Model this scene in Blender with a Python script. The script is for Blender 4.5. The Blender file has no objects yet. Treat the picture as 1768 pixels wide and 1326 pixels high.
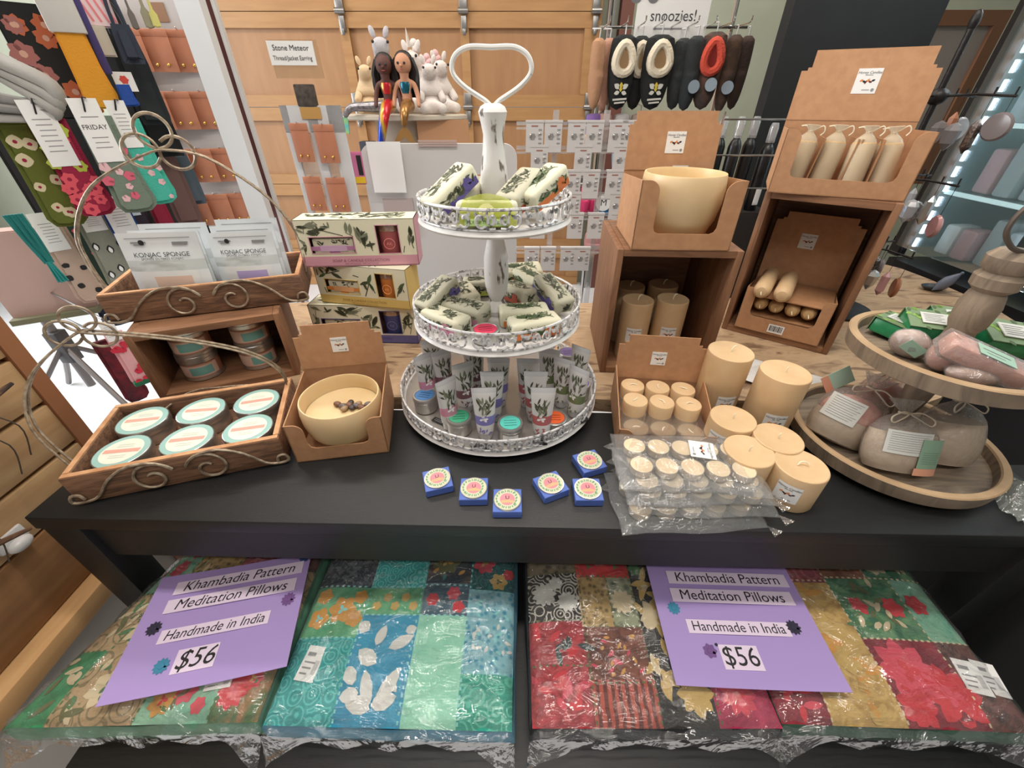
import bpy, bmesh, math, random
from mathutils import Matrix, Vector, Euler
C = bpy.context.scene.collection
scene = bpy.context.scene
PI = math.pi
# ------------------------------------------------------------------ camera, world, lights, exposure
FPX = 700.0
PITCH = math.radians(35)
CAMZ = 1.31
cam_d = bpy.data.cameras.new('camera'); cam = bpy.data.objects.new('camera', cam_d); C.objects.link(cam)
cam_d.sensor_fit = 'HORIZONTAL'; cam_d.sensor_width = 36; cam_d.lens = FPX / 1768 * 36
cam_d.clip_start = 0.02; cam_d.clip_end = 60
cam.location = (0, 0, CAMZ); cam.rotation_euler = (PI / 2 - PITCH, 0, 0)
scene.camera = cam
vs = scene.view_settings
scene.display_settings.display_device = 'sRGB'
vs.view_transform = 'Standard'; vs.look = 'None'; vs.gamma = 1.0; vs.use_curve_mapping = False
vs.exposure = -0.12
w = bpy.data.worlds.new('world'); scene.world = w; w.use_nodes = True
w.node_tree.nodes['Background'].inputs[0].default_value = (1.0, 0.93, 0.86, 1)
w.node_tree.nodes['Background'].inputs[1].default_value = 0.27

def area(name, loc, rot, size, power, col):
    d = bpy.data.lights.new(name, 'AREA'); d.shape = 'RECTANGLE'; d.size, d.size_y = size; d.energy = power; d.color = col
    o = bpy.data.objects.new(name, d); C.objects.link(o); o.location = loc; o.rotation_euler = rot
    return o
area('ceiling_lamp', (0.15, 0.55, 2.95), (0, 0, 0), (1.7, 0.14), 36, (1, 0.93, 0.84))
area('ceiling_lamp', (-1.3, 1.9, 2.95), (0, 0, 0), (1.5, 0.16), 29, (1, 0.93, 0.85))
area('ceiling_lamp', (0.9, 2.2, 2.95), (0, 0, 0), (1.5, 0.16), 30, (1, 0.92, 0.82))
area('ceiling_lamp', (0.2, -0.9, 2.95), (0, 0, 0), (1.8, 0.14), 24, (1, 0.94, 0.87))
area('window_daylight', (-3.9, 1.2, 1.7), (0, math.radians(-80), 0), (1.6, 2.0), 150, (0.93, 0.97, 1.0))

# ------------------------------------------------------------------ helpers
_c, _s = math.cos(PITCH), math.sin(PITCH)
def ray(u, v):
    a = (u - 884) / FPX; b = (v - 663) / FPX
    return Vector((a, _c - b * _s, -_s - b * _c))
def at(u, v, z):                      # where the sight line of the photo's (u, v) meets the height z
    d = ray(u, v); t = (z - CAMZ) / d.z
    return Vector((d.x * t, d.y * t, z))
def av(u, v, Y):                      # ... or the upright plane at distance Y
    d = ray(u, v); t = Y / d.y
    return Vector((d.x * t, Y, CAMZ + d.z * t))
def lin(c):
    c = c / 255.0
    return c / 12.92 if c <= 0.04045 else ((c + 0.055) / 1.055) ** 2.4
def rgb(c): return (lin(c[0]), lin(c[1]), lin(c[2]), 1)

MATS = {}
def node(nt, t, **k):
    n = nt.nodes.new(t)
    for a, b in k.items(): setattr(n, a, b)
    return n
def mat(name, col, rough=0.6, metal=0.0, col2=None, scale=8.0, stretch=(1, 1, 1), lo=0.35, hi=0.65, bump=0.0, bscale=None, kind='noise',
        spec=0.5, sss=0.0, trans=0.0, alpha=1.0, emit=None, estr=0.0, coat=0.0, detail=4.0, dist=0.0, col3=None):
    if name in MATS: return MATS[name]
    m = bpy.data.materials.new(name); m.use_nodes = True; nt = m.node_tree; b = nt.nodes['Principled BSDF']
    b.inputs['Base Color'].default_value = rgb(col); b.inputs['Roughness'].default_value = rough; b.inputs['Metallic'].default_value = metal
    b.inputs['Specular IOR Level'].default_value = spec
    if sss:
        b.inputs['Subsurface Weight'].default_value = sss; b.inputs['Subsurface Radius'].default_value = (0.02, 0.01, 0.004); b.inputs['Subsurface Scale'].default_value = 0.5
    if trans: b.inputs['Transmission Weight'].default_value = trans
    if alpha < 1: b.inputs['Alpha'].default_value = alpha
    if coat: b.inputs['Coat Weight'].default_value = coat
    if emit: b.inputs['Emission Color'].default_value = rgb(emit); b.inputs['Emission Strength'].default_value = estr
    tc = mp = None
    if col2 or bump:
        tc = node(nt, 'ShaderNodeTexCoord'); mp = node(nt, 'ShaderNodeMapping'); nt.links.new(tc.outputs['Object'], mp.inputs[0]); mp.inputs['Scale'].default_value = stretch
    if col2:
        if kind == 'noise':
            t = node(nt, 'ShaderNodeTexNoise'); t.inputs['Scale'].default_value = scale; t.inputs['Detail'].default_value = detail; t.inputs['Distortion'].default_value = dist; out = t.outputs[0]
        elif kind == 'wave':
            t = node(nt, 'ShaderNodeTexWave'); t.inputs['Scale'].default_value = scale; t.inputs['Distortion'].default_value = dist; t.inputs['Detail'].default_value = detail; out = t.outputs['Fac'] if 'Fac' in t.outputs else t.outputs[1]
        elif kind == 'voronoi':
            t = node(nt, 'ShaderNodeTexVoronoi'); t.inputs['Scale'].default_value = scale; out = t.outputs['Distance']
        elif kind == 'rings':
            t0 = node(nt, 'ShaderNodeTexVoronoi'); t0.inputs['Scale'].default_value = scale
            t = node(nt, 'ShaderNodeMath', operation='SINE'); mu = node(nt, 'ShaderNodeMath', operation='MULTIPLY'); mu.inputs[1].default_value = 26
            nt.links.new(mp.outputs[0], t0.inputs['Vector']); nt.links.new(t0.outputs['Distance'], mu.inputs[0]); nt.links.new(mu.outputs[0], t.inputs[0]); out = t.outputs[0]
        if kind != 'rings': nt.links.new(mp.outputs[0], t.inputs['Vector'])
        r = node(nt, 'ShaderNodeValToRGB'); e = r.color_ramp.elements; e[0].position = lo; e[1].position = hi; e[0].color = rgb(col); e[1].color = rgb(col2)
        if col3:
            x = e.new((lo + hi) / 2); x.color = rgb(col3)
        nt.links.new(out, r.inputs[0]); nt.links.new(r.outputs[0], b.inputs['Base Color'])
    if bump:
        t2 = node(nt, 'ShaderNodeTexNoise'); t2.inputs['Scale'].default_value = bscale or scale; t2.inputs['Detail'].default_value = 3
        nt.links.new(mp.outputs[0], t2.inputs['Vector'])
        bp = node(nt, 'ShaderNodeBump'); bp.inputs['Strength'].default_value = bump; bp.inputs['Distance'].default_value = 0.004
        nt.links.new(t2.outputs[0], bp.inputs['Height']); nt.links.new(bp.outputs[0], b.inputs['Normal'])
    MATS[name] = m
    return m
def film(name, tint=(235, 238, 240), haze=0.10, bump=0.5, bscale=18, rough=0.08, gl=0.16, stretch=(1, 1, 1)):   # thin clear plastic: see-through with a hazy, wrinkled gloss
    if name in MATS: return MATS[name]
    m = bpy.data.materials.new(name); m.use_nodes = True; nt = m.node_tree; nt.nodes.clear()
    out = node(nt, 'ShaderNodeOutputMaterial'); tr = node(nt, 'ShaderNodeBsdfTransparent'); df = node(nt, 'ShaderNodeBsdfDiffuse'); gs = node(nt, 'ShaderNodeBsdfGlossy')
    df.inputs[0].default_value = rgb(tint); gs.inputs['Roughness'].default_value = rough
    m1 = node(nt, 'ShaderNodeMixShader'); m1.inputs[0].default_value = haze; m2 = node(nt, 'ShaderNodeMixShader')
    lw = node(nt, 'ShaderNodeLayerWeight'); lw.inputs[0].default_value = 0.35
    tc = node(nt, 'ShaderNodeTexCoord'); mp = node(nt, 'ShaderNodeMapping'); mp.inputs['Scale'].default_value = stretch; nz = node(nt, 'ShaderNodeTexNoise'); nz.inputs['Scale'].default_value = bscale; nz.inputs['Detail'].default_value = 4; nz.inputs['Distortion'].default_value = 1.2
    bp = node(nt, 'ShaderNodeBump'); bp.inputs['Strength'].default_value = bump; bp.inputs['Distance'].default_value = 0.02
    nt.links.new(tc.outputs['Object'], mp.inputs[0]); nt.links.new(mp.outputs[0], nz.inputs['Vector']); nt.links.new(nz.outputs[0], bp.inputs['Height'])
    for x in (gs, lw): nt.links.new(bp.outputs[0], x.inputs['Normal'])
    ad = node(nt, 'ShaderNodeMath', operation='MULTIPLY_ADD'); ad.inputs[1].default_value = 0.5; ad.inputs[2].default_value = gl * 0.5
    nt.links.new(lw.outputs['Fresnel'], ad.inputs[0]); nt.links.new(ad.outputs[0], m2.inputs[0])
    nt.links.new(tr.outputs[0], m1.inputs[1]); nt.links.new(df.outputs[0], m1.inputs[2]); nt.links.new(m1.outputs[0], m2.inputs[1]); nt.links.new(gs.outputs[0], m2.inputs[2])
    nt.links.new(m2.outputs[0], out.inputs[0]); MATS[name] = m
    return m

def Tm(loc=(0, 0, 0), rot=(0, 0, 0), sc=(1, 1, 1)):
    return Matrix.LocRotScale(Vector(loc), Euler(rot), Vector(sc))
def catmull(p, n=6, closed=False):
    p = [Vector(q) for q in p]; N = len(p); o = []
    for i in range(N if closed else N - 1):
        g = (lambda k: p[k % N]) if closed else (lambda k: p[min(max(k, 0), N - 1)])
        a, b, c, d = g(i - 1), g(i), g(i + 1), g(i + 2)
        for j in range(n):
            t = j / n
            o.append(0.5 * ((2 * b) + (c - a) * t + (2 * a - 5 * b + 4 * c - d) * t * t + (3 * b - a - 3 * c + d) * t ** 3))
    if not closed: o.append(p[-1])
    return o
class MB:
    def __init__(s): s.v = []; s.f = []; s.m = []
    def add(s, vs_, fs, mi=0, T=None):
        k = len(s.v)
        s.v += [tuple(T @ Vector(q)) if T else tuple(q) for q in vs_]
        s.f += [tuple(i + k for i in f) for f in fs]
        s.m += [mi] * len(fs) if isinstance(mi, int) else list(mi)
        return s
    def bm(s, b, mi=0, T=None):
        b.verts.index_update()
        s.add([v.co.copy() for v in b.verts], [[v.index for v in f.verts] for f in b.faces], mi, T); b.free(); return s
    def box(s, c, size, mi=0, T=None, r=0.0, seg=2):
        b = bmesh.new(); bmesh.ops.create_cube(b, size=1)
        for v in b.verts: v.co = Vector((v.co.x * size[0] + c[0], v.co.y * size[1] + c[1], v.co.z * size[2] + c[2]))
        if r: bmesh.ops.bevel(b, geom=list(b.edges), offset=r, segments=seg, affect='EDGES', profile=0.5)
        return s.bm(b, mi, T)
    def prism(s, poly, ex, mi=0, T=None):
        n = len(poly); ex = Vector(ex); p = [Vector(q) for q in poly]
        nrm = Vector((0, 0, 0))
        for i in range(n): nrm += p[i].cross(p[(i + 1) % n])
        if nrm.dot(ex) > 0: p.reverse()
        v = p + [q + ex for q in p]
        return s.add(v, [tuple(range(n)), tuple(range(2 * n - 1, n - 1, -1))] + [(i, i + n, (i + 1) % n + n, (i + 1) % n) for i in range(n)], mi, T)
    def lathe(s, prof, n=32, mi=0, c=(0, 0, 0), T=None, sy=1.0, cap=True):
        v = []; f = []; P = len(prof)
        for r, z in prof:
            for i in range(n): a = 2 * PI * i / n; v.append((c[0] + r * math.cos(a), c[1] + r * sy * math.sin(a), c[2] + z))
        for j in range(P - 1):
            for i in range(n): f.append((j * n + i, j * n + (i + 1) % n, (j + 1) * n + (i + 1) % n, (j + 1) * n + i))
        if cap and prof[0][0] > 1e-6: f.append(tuple(range(n - 1, -1, -1)))
        if cap and prof[-1][0] > 1e-6: f.append(tuple((P - 1) * n + i for i in range(n)))
        return s.add(v, f, mi, T)
    def tube(s, pts, r, n=8, mi=0, closed=False, T=None, flat=1.0):
        p = [Vector(q) for q in pts]; N = len(p); v = []; f = []; up = None
        rr = r if isinstance(r, (list, tuple)) else [r] * N
        for i in range(N):
            t = (p[(i + 1) % N] - p[i - 1]) if closed else (p[min(i + 1, N - 1)] - p[max(i - 1, 0)])
            t = t.normalized() if t.length > 1e-9 else Vector((0, 0, 1))
            if up is None:
                up = t.orthogonal().normalized()
            up = (up - t * up.dot(t)); up = up.normalized() if up.length > 1e-6 else t.orthogonal().normalized()
            bn = t.cross(up)
            for k in range(n): a = 2 * PI * k / n; v.append(p[i] + (up * math.cos(a) + bn * math.sin(a) * flat) * rr[i])
        for i in range(N if closed else N - 1):
            j = (i + 1) % N
            for k in range(n): f.append((i * n + k, i * n + (k + 1) % n, j * n + (k + 1) % n, j * n + k))
        if not closed: f += [tuple(range(n - 1, -1, -1)), tuple((N - 1) * n + k for k in range(n))]
        return s.add(v, f, mi, T)
    def ball(s, c, r, mi=0, T=None, n=14):
        r = (r, r, r) if isinstance(r, (int, float)) else r
        b = bmesh.new(); bmesh.ops.create_uvsphere(b, u_segments=n, v_segments=max(6, n // 2 + 1), radius=1)
        for v in b.verts: v.co = Vector((v.co.x * r[0] + c[0], v.co.y * r[1] + c[1], v.co.z * r[2] + c[2]))
        return s.bm(b, mi, T)
    def grid(s, fn, nu, nv, mi=0, T=None, wrap=False):
        v = [fn(i / nu, j / nv) for j in range(nv + 1) for i in range(nu + (0 if wrap else 1))]; W = nu if wrap else nu + 1
        f = [(j * W + i, j * W + (i + 1) % W, (j + 1) * W + (i + 1) % W, (j + 1) * W + i) for j in range(nv) for i in range(nu)]
        m = mi if isinstance(mi, int) else [mi(i / nu, j / nv) for j in range(nv) for i in range(nu)]
        return s.add(v, f, m, T)
    def quad(s, w_, h_, mi=0, T=None, z=0.0):
        return s.add([(-w_ / 2, -h_ / 2, z), (w_ / 2, -h_ / 2, z), (w_ / 2, h_ / 2, z), (-w_ / 2, h_ / 2, z)], [(0, 1, 2, 3)], mi, T)
    def fan(s, pts, mi=0, T=None):            # flat or slightly bent outline
        return s.add(pts, [tuple(range(len(pts)))], mi, T)
    def leaf(s, x, y, a, l, wd, mi=0, T=None, z=0.0004):
        ca, sa = math.cos(a), math.sin(a); o = []
        for t, k in ((0, 0), (.25, .8), (.55, 1), (.8, .6), (1, 0), (.8, -.6), (.55, -1), (.25, -.8)):
            px, py = t * l, k * wd / 2; o.append((x + px * ca - py * sa, y + px * sa + py * ca, z))
        return s.fan(o, mi, T)
    def flower(s, x, y, r, n, mi=0, T=None, z=0.0005, a0=0.0, mc=None):
        for k in range(n): s.leaf(x, y, a0 + 2 * PI * k / n, r, r * 1.9 * math.sin(PI / n), mi, T, z + 0.00005 * (k % 2))
        if mc is not None: s.fan([(x + r * .28 * math.cos(2 * PI * k / 8), y + r * .28 * math.sin(2 * PI * k / 8), z + .0003) for k in range(8)], mc, T)
        return s
    def line(s, x0, y0, x1, y1, wd, mi=0, T=None, z=0.0004):
        d = Vector((x1 - x0, y1 - y0)); L = d.length or 1e-6; n = Vector((-d.y, d.x)) / L * wd / 2
        return s.fan([(x0 - n.x, y0 - n.y, z), (x1 - n.x, y1 - n.y, z), (x1 + n.x, y1 + n.y, z), (x0 + n.x, y0 + n.y, z)], mi, T)
    def text(s, body, size, mi=0, T=None, x=0, y=0, z=0.0005, align='CENTER', shear=0.0, sx=1.0, bold=0.0):
        cu = bpy.data.curves.new('t', 'FONT'); cu.body = body; cu.size = size; cu.align_x = align; cu.align_y = 'CENTER'; cu.shear = shear; cu.resolution_u = 3; cu.offset = bold
        o = bpy.data.objects.new('t', cu); C.objects.link(o)
        dg = bpy.context.evaluated_depsgraph_get(); me = o.evaluated_get(dg).to_mesh()
        v = [(q.co.x * sx + x, q.co.y + y, z) for q in me.vertices]; f = [tuple(q.vertices) for q in me.polygons]
        s.add(v, f, mi, T); o.evaluated_get(dg).to_mesh_clear(); bpy.data.objects.remove(o); bpy.data.curves.remove(cu)
        return s
    def build(s, name, mats, parent=None, loc=(0, 0, 0), rot=(0, 0, 0), smooth=True, ang=38, label=None):
        me = bpy.data.meshes.new(name); me.from_pydata(s.v, [], s.f)
        mats = mats if isinstance(mats, (list, tuple)) else [mats]
        for m in mats: me.materials.append(m)
        for p, i in zip(me.polygons, s.m): p.material_index = i
        if smooth:
            me.polygons.foreach_set('use_smooth', [True] * len(me.polygons)); me.set_sharp_from_angle(angle=math.radians(ang))
        me.update()
        o = bpy.data.objects.new(name, me); C.objects.link(o); o.parent = parent; o.location = loc; o.rotation_euler = rot
        if label: o['label'] = label
        return o
SEEN = {}
def tag(o, label, cat, group=None):
    n = len(label.split())
    if not 4 <= n <= 16: print('LABEL LENGTH', n, label)
    if label in SEEN and not (group and SEEN[label] == group): print('DUPLICATE LABEL', label)
    SEEN[label] = group
    o['label'] = label; o['category'] = cat
    if group: o['group'] = group
    return o
def thing(name, label, cat, loc=(0, 0, 0), rz=0.0, group=None, rot=None):
    o = bpy.data.objects.new(name, None); C.objects.link(o); o.empty_display_size = 0.02; o.location = loc; o.rotation_euler = rot or (0, 0, rz)
    return tag(o, label, cat, group)
def kids(o): return [q for q in list(C.objects) if q.parent == o]
def dup(root, label, loc, rot=(0, 0, 0), group=None, scale=None):
    def cp(o, par):
        n = o.copy(); C.objects.link(n); n.parent = par
        for k in kids(o): cp(k, n)
        return n
    r = cp(root, None); r.location = loc; r.rotation_euler = rot if isinstance(rot, (tuple, list, Euler)) else (0, 0, rot)
    if scale: r.scale = scale
    tag(r, label, root['category'], group or root.get('group'))
    return r
def structure(o): o['kind'] = 'structure'; return o

# ------------------------------------------------------------------ materials
BLACK = mat('black_stained_wood', (20, 21, 22), .48, col2=(26, 27, 28), scale=30, stretch=(1, 12, 12), bump=.15, bscale=120)
KRAFT = mat('kraft_board', (178, 132, 96), .75, col2=(188, 142, 104), scale=60, bump=.05, bscale=200)
KRAFTIN = mat('kraft_board_inside', (168, 122, 86), .8, col2=(176, 130, 92), scale=60)
WAX = mat('beeswax', (218, 187, 147), .5, col2=(210, 177, 135), scale=25, sss=.25, bump=.08, bscale=60)
WICK = mat('wick_cotton', (238, 226, 200), .8)
WHITE = mat('white_paper', (232, 231, 229), .6)
INK = mat('black_ink', (28, 27, 30), .6)
GREYINK = mat('grey_ink', (140, 140, 142), .6)
ORANGEINK = mat('orange_ink', (216, 130, 60), .6)
BROWNINK = mat('brown_ink', (110, 52, 36), .6)
CRATE = mat('brown_crate_wood', (146, 104, 74), .6, col2=(118, 82, 58), scale=7, stretch=(1, 9, 9), bump=.12, bscale=40, dist=1.0)
CRATEV = mat('brown_crate_wood_upright', (146, 104, 74), .6, col2=(118, 82, 58), scale=7, stretch=(9, 9, 1), bump=.12, bscale=40, dist=1.0)
TRAYW = mat('weathered_tray_wood', (140, 104, 78), .7, col2=(96, 70, 54), scale=14, stretch=(1, 7, 7), bump=.25, bscale=50, dist=1.4, col3=(122, 88, 66))
TRAYE = mat('pale_worn_wood', (206, 160, 118), .75, col2=(180, 128, 88), scale=40, bump=.2)
WIRE = mat('antique_cream_wire', (176, 160, 138), .5, metal=.35, col2=(122, 104, 86), scale=90)
DWIRE = mat('dark_wire', (92, 82, 74), .5, metal=.3)
SILVER = mat('brushed_tin', (198, 196, 192), .32, metal=.9)
CHROME = mat('chrome', (215, 215, 215), .15, metal=1)
DISTRESS = mat('distressed_white_paint', (222, 219, 216), .5, col2=(112, 100, 92), scale=70, stretch=(1, 1, .35), lo=.60, hi=.66, bump=.1)
FILI = mat('whitewashed_filigree_metal', (222, 221, 222), .38, metal=.25, col2=(112, 110, 110), scale=120, lo=.52, hi=.66)
BURL = mat('live_edge_wood', (166, 136, 106), .6, col2=(120, 92, 70), scale=5, stretch=(1, 3, 3), bump=.2, bscale=14, dist=2.5, col3=(178, 150, 118), detail=6)
CLEAR = film('clear_plastic', haze=.05, bump=.05, gl=.12)
BAG = film('plastic_bag', haze=.13, bump=.9, bscale=22, gl=.2, rough=.12)
# ------------------------------------------------------------------ the room
FLOORM = mat('pale_shop_floor', (228, 229, 232), .35, col2=(216, 217, 222), scale=3)
m = MB(); m.box((0, 0.5, -0.02), (9, 8, 0.04)); structure(m.build('floor', FLOORM))
CEILM = mat('ceiling_paint', (225, 222, 215), .8)
m = MB(); m.box((0, 0.5, 3.02), (9, 8, 0.04)); structure(m.build('ceiling', CEILM))
GREEN = mat('sage_wall_paint', (172, 176, 158), .85, col2=(166, 170, 152), scale=6)
YB = 3.4
m = MB(); m.box((2.55, YB + .08, 1.5), (4.0, .1, 3.0)); m.box((-3.3, YB + .08, 1.5), (2.4, .1, 3.0)); m.box((-.75, YB + .08, 2.75), (2.8, .1, .5))
structure(m.build('wall_back', GREEN))
m = MB(); m.box((4.45, .5, 1.5), (.1, 8, 3.0)); structure(m.build('wall_right', GREEN))
# the wooden roll-up door fills the back wall
DW = mat('varnished_door_wood', (172, 130, 84), .5, col2=(162, 119, 75), scale=4, stretch=(1, 1, 8))
DP = mat('door_panel_wood', (165, 123, 85), .5, col2=(155, 114, 77), scale=3, stretch=(6, 1, 1))
door = structure(bpy.data.objects.new('door_1', None)); C.objects.link(door); door.location = (0, YB, 0)
X0, X1 = -2.1, .56
zs = [-.2, .31, .79, 1.27, 1.76, 2.25, 2.7]
xs = [X0 + .1, -1.12, -.30, .44]
for k in range(len(zs) - 1):
    zz0, zz1 = max(zs[k], 0), zs[k + 1]
    m = MB()
    m.box(((X0 + X1) / 2, 0, zz0 + .035), (X1 - X0, .05, .07 - .004)); m.box(((X0 + X1) / 2, 0, zz1 - .04), (X1 - X0, .05, .08 - .004))
    for x, wd in ((X0 + .06, .13), (-1.06, .06), (-.30, .055), (X1 - .05, .10)): m.box((x, 0, (zz0 + zz1) / 2), (wd, .046, zz1 - zz0 - .14))
    sec = m.build('door_section', DW, door)
    m = MB(); m.box(((X0 + X1) / 2, .006, (zz0 + zz1) / 2), (X1 - X0 - .05, .014, zz1 - zz0 - .13)); m.build('door_panel', DP, sec)
HW = mat('galvanised_steel', (150, 148, 146), .35, metal=.85)
for z in (.79, 1.27, 1.76):
    for x in (X0 + .05, -1.06, -.30, X1 - .04):
        m = MB(); m.box((0, -.035, .035), (.05, .012, .09), r=.003); m.box((0, -.035, -.06), (.034, .012, .08), r=.003)
        m.lathe([(0.001, -.03), (.016, -.03), (.016, .03), (.001, .03)], 12, T=Tm((0, -.045, 0), (0, PI / 2, 0)))
        m.box((0, -.05, -.10), (.02, .01, .03), r=.002)
        m.build('hinge', HW, door, (x, 0, z))
# steel track and its brown post at the right end of the door, dark post at the left end
POST = mat('brown_painted_post', (104, 62, 52), .6)
m = MB(); m.box((.70, YB - .06, 1.5), (.075, .08, 3.0)); structure(m.build('trim_1', POST))
m = MB()
m.box((.62, YB - .07, 1.5), (.012, .06, 3.0)); m.box((.605, YB - .1, 1.5), (.03, .008, 3.0)); m.box((.605, YB - .04, 1.5), (.03, .008, 3.0)); structure(m.build('trim_2', HW))
m = MB(); m.box((X0 - .06, YB - .12, 1.5), (.06, .2, 3.0)); m.box((X0 - .12, YB - .22, 1.5), (.05, .02, 3.0)); structure(m.build('trim_3', mat('dark_track', (52, 46, 46), .4, metal=.5)))
# black boxed column on the right
COLM = mat('black_column_paint', (15, 16, 16), .75, col2=(20, 21, 21), scale=12)
m = MB()
a, b_ = av(1374, 0, 1.8), av(1640, 0, 1.8)
m.box(((a.x + b_.x) / 2, 1.8 + .03, 1.5), (b_.x - a.x, .06, 3.0)); structure(m.build('wall_column', COLM))
# low pale cabinet front at the bottom left is floor; the timber plinth beside it
# ------------------------------------------------------------------ display table, the lower nesting table, the live-edge slab
tb = thing('display_table', 'black wooden display table covered with trays, boxes and candles', 'table', (0, .4, 0), math.radians(-1.25))
m = MB(); m.box((.06, .148, .735), (1.72, .295, .03), r=.002); m.build('table_top', BLACK, tb)
m = MB(); m.box((.06, .026, .672), (1.60, .02, .096)); m.box((.06, .278, .672), (1.60, .02, .096)); m.box((-.76, .155, .672), (.02, .25, .096)); m.box((.88, .155, .672), (.02, .25, .096)); m.build('apron', BLACK, tb)
for x in (-.765, .885):
    for y in (.033, .262):
        m = MB(); m.box((x, y, .36), (.062, .056, .72), r=.0015); m.build('leg', BLACK, tb)
lt = thing('nesting_table', 'lower black nesting table carrying the bagged pillows', 'table', (0, .24, 0), math.radians(-1.0))
m = MB(); m.box((.03, .13, .45), (1.44, .42, .03), r=.002); m.build('table_top', BLACK, lt)
m = MB(); m.box((.03, -.03, .385), (1.32, .02, .10)); m.box((.03, .31, .385), (1.32, .02, .10)); m.build('apron', BLACK, lt)
for x in (-.66, .72):
    for y in (-.05, .306):
        m = MB(); m.box((x, y, .2175), (.06, .05, .435), r=.0015); m.build('leg', BLACK, lt)
bt = thing('live_edge_table', 'knotty live-edge wood slab table behind the black table', 'table', (0, 0, 0))
ed = [(-.80, .725), (-.6, .72), (-.45, .727), (-.34, .715), (-.2, .72), (0, .716), (.15, .722), (.3, .715), (.5, .723), (.75, .716), (.93, .725), (1.05, .80), (1.2, .93), (1.45, 1.05), (1.56, 1.22), (1.56, 1.62), (1.42, 1.70), (1.2, 1.55), (.9, 1.36), (.6, 1.27), (.2, 1.25), (-.2, 1.22), (-.6, 1.24), (-.78, 1.2), (-.82, 1.0)]
ed = [(p.x, p.y + .014 - .0218 * p.x, .722) for p in catmull([(x, y, 0) for x, y in ed], 3, True)]
m = MB(); m.prism(ed, (0, 0, .035)); m.build('slab', BURL, bt)
for x, y in ((-.7, .85), (-.7, 1.12), (1.0, 1.0), (1.35, 1.5)):
    m = MB(); m.box((x, y, .361), (.07, .07, .722), r=.004); m.build('leg', CRATEV, bt)
ZT, ZS = .75, .757
# ------------------------------------------------------------------ slatted timber fixture at the left edge
SLAT = mat('tan_slat_wood', (198, 164, 122), .6, col2=(180, 144, 102), scale=5, stretch=(8, 1, 8), bump=.1)
SLATE = mat('brown_slat_edge', (150, 100, 66), .6)
GAP = mat('dark_groove', (48, 30, 20), .8)
sl = thing('slat_fixture', 'tan slatted wooden display fixture left of the black table', 'shelving', (-.93, .18, 0))
m = MB()
for k in range(7):
    m.box((0, .03, .672 + .101 * k), (.03, .84, .092), r=.002)
m.build('slats', SLAT, sl)
m = MB(); m.box((-.02, .03, .65), (.012, .84, 1.2)); m.build('backing', GAP, sl)
m = MB(); m.box((-.005, .465, .65), (.05, .03, 1.3)); m.build('edge_post', SLATE, sl)
m = MB(); m.box((.0, .03, .545), (.032, .84, .150), r=.002); m.build('lower_board', mat('brown_pine_board', (158, 116, 76), .6, col2=(138, 98, 62), scale=5, stretch=(8, 1, 8)), sl)
m = MB(); m.box((-.01, .03, .21), (.05, .86, .42)); m.build('base_panel', mat('pale_grey_base', (196, 192, 186), .5), sl)
m = MB(); m.box((.01, .03, .445), (.09, .88, .045), r=.004); m.build('plinth', mat('plinth_pine', (206, 164, 114), .6, col2=(196, 150, 100), scale=6, stretch=(8, 1, 8)), sl)
# driftwood piece fixed on the slats
DRIFT = mat('gnarled_driftwood', (112, 80, 56), .8, col2=(40, 28, 24), scale=16, bump=.9, bscale=30, dist=1.5, lo=.4, hi=.62)
random.seed(5)
o = thing('driftwood_branch', 'dark gnarled driftwood branch hanging on the tan slats', 'driftwood', (-.885, .42, .82))
pts = catmull([(-.0, .11, .18), (.01, .06, .11), (.02, .03, .05), (.01, -.02, .0), (.02, -.06, -.05), (.0, -.12, -.10)], 5)
m = MB(); m.tube(pts, [.028 + .018 * random.random() for _ in pts], 9, T=Tm(sc=(.6, 1, 1)))
for k in range(9):
    p = pts[random.randrange(len(pts))]; m.tube(catmull([p, p + Vector((.01, random.uniform(-.05, .05), random.uniform(-.05, .04))), p + Vector((.015, random.uniform(-.1, .1), random.uniform(-.1, .05)))], 4), [.014, .011, .009, .008, .007, .006, .005, .004, .003], 6)
m.build('branch', DRIFT, o)
m = MB()
for k in range(7):
    y = random.uniform(-.12, .1); z = random.uniform(-.12, .1)
    m.tube(catmull([(.02, y, z), (.03, y + .03, z - .06), (.02, y + .02, z - .12)], 5), .0012, 5)
m.build('twig', DWIRE, o)
m = MB(); m.box((0, 0, .0), (.008, .05, .03), r=.004); m.ball((.01, 0, -.012), (.012, .02, .012))
o = m.build('price_holder', mat('frosted_plastic', (214, 214, 214), .3)); o.location = at(16, 932, .66); o.location.x = -.905; tag(o, 'small frosted clip on the tan slats near table corner', 'clip')
# ------------------------------------------------------------------ wooden trays with wire handles
def wpath(pts, r, n=6): return MB().tube(catmull(pts, n), r, 6)
def spiral(cx, cz, r0, r1, a0, a1, y, n=22):
    return [(cx + (r0 + (r1 - r0) * k / n) * math.cos(a0 + (a1 - a0) * k / n), y, cz + (r0 + (r1 - r0) * k / n) * math.sin(a0 + (a1 - a0) * k / n)) for k in range(n + 1)]
def wood_tray(t, L, D, H, th=.012):
    m = MB(); m.box((0, 0, .006), (L, D, .010)); m.build('tray_base', TRAYW, t)
    for sy in (-1, 1):
        m = MB(); m.box((0, sy * (D / 2 - th / 2), H / 2), (L, th, H), r=.002); m.box((0, sy * (D / 2 - th / 2), H + .0008), (L - .004, th - .003, .0022), 1); m.build('side_board', [TRAYW, TRAYE], t)
    for sx in (-1, 1):
        m = MB(); m.box((sx * (L / 2 - th / 2), 0, H / 2), (th, D - 2 * th, H), r=.002); m.box((sx * (L / 2 - th / 2), 0, H + .0008), (th - .003, D - 2 * th, .0022), 1); m.build('end_board', [TRAYW, TRAYE], t)
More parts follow.
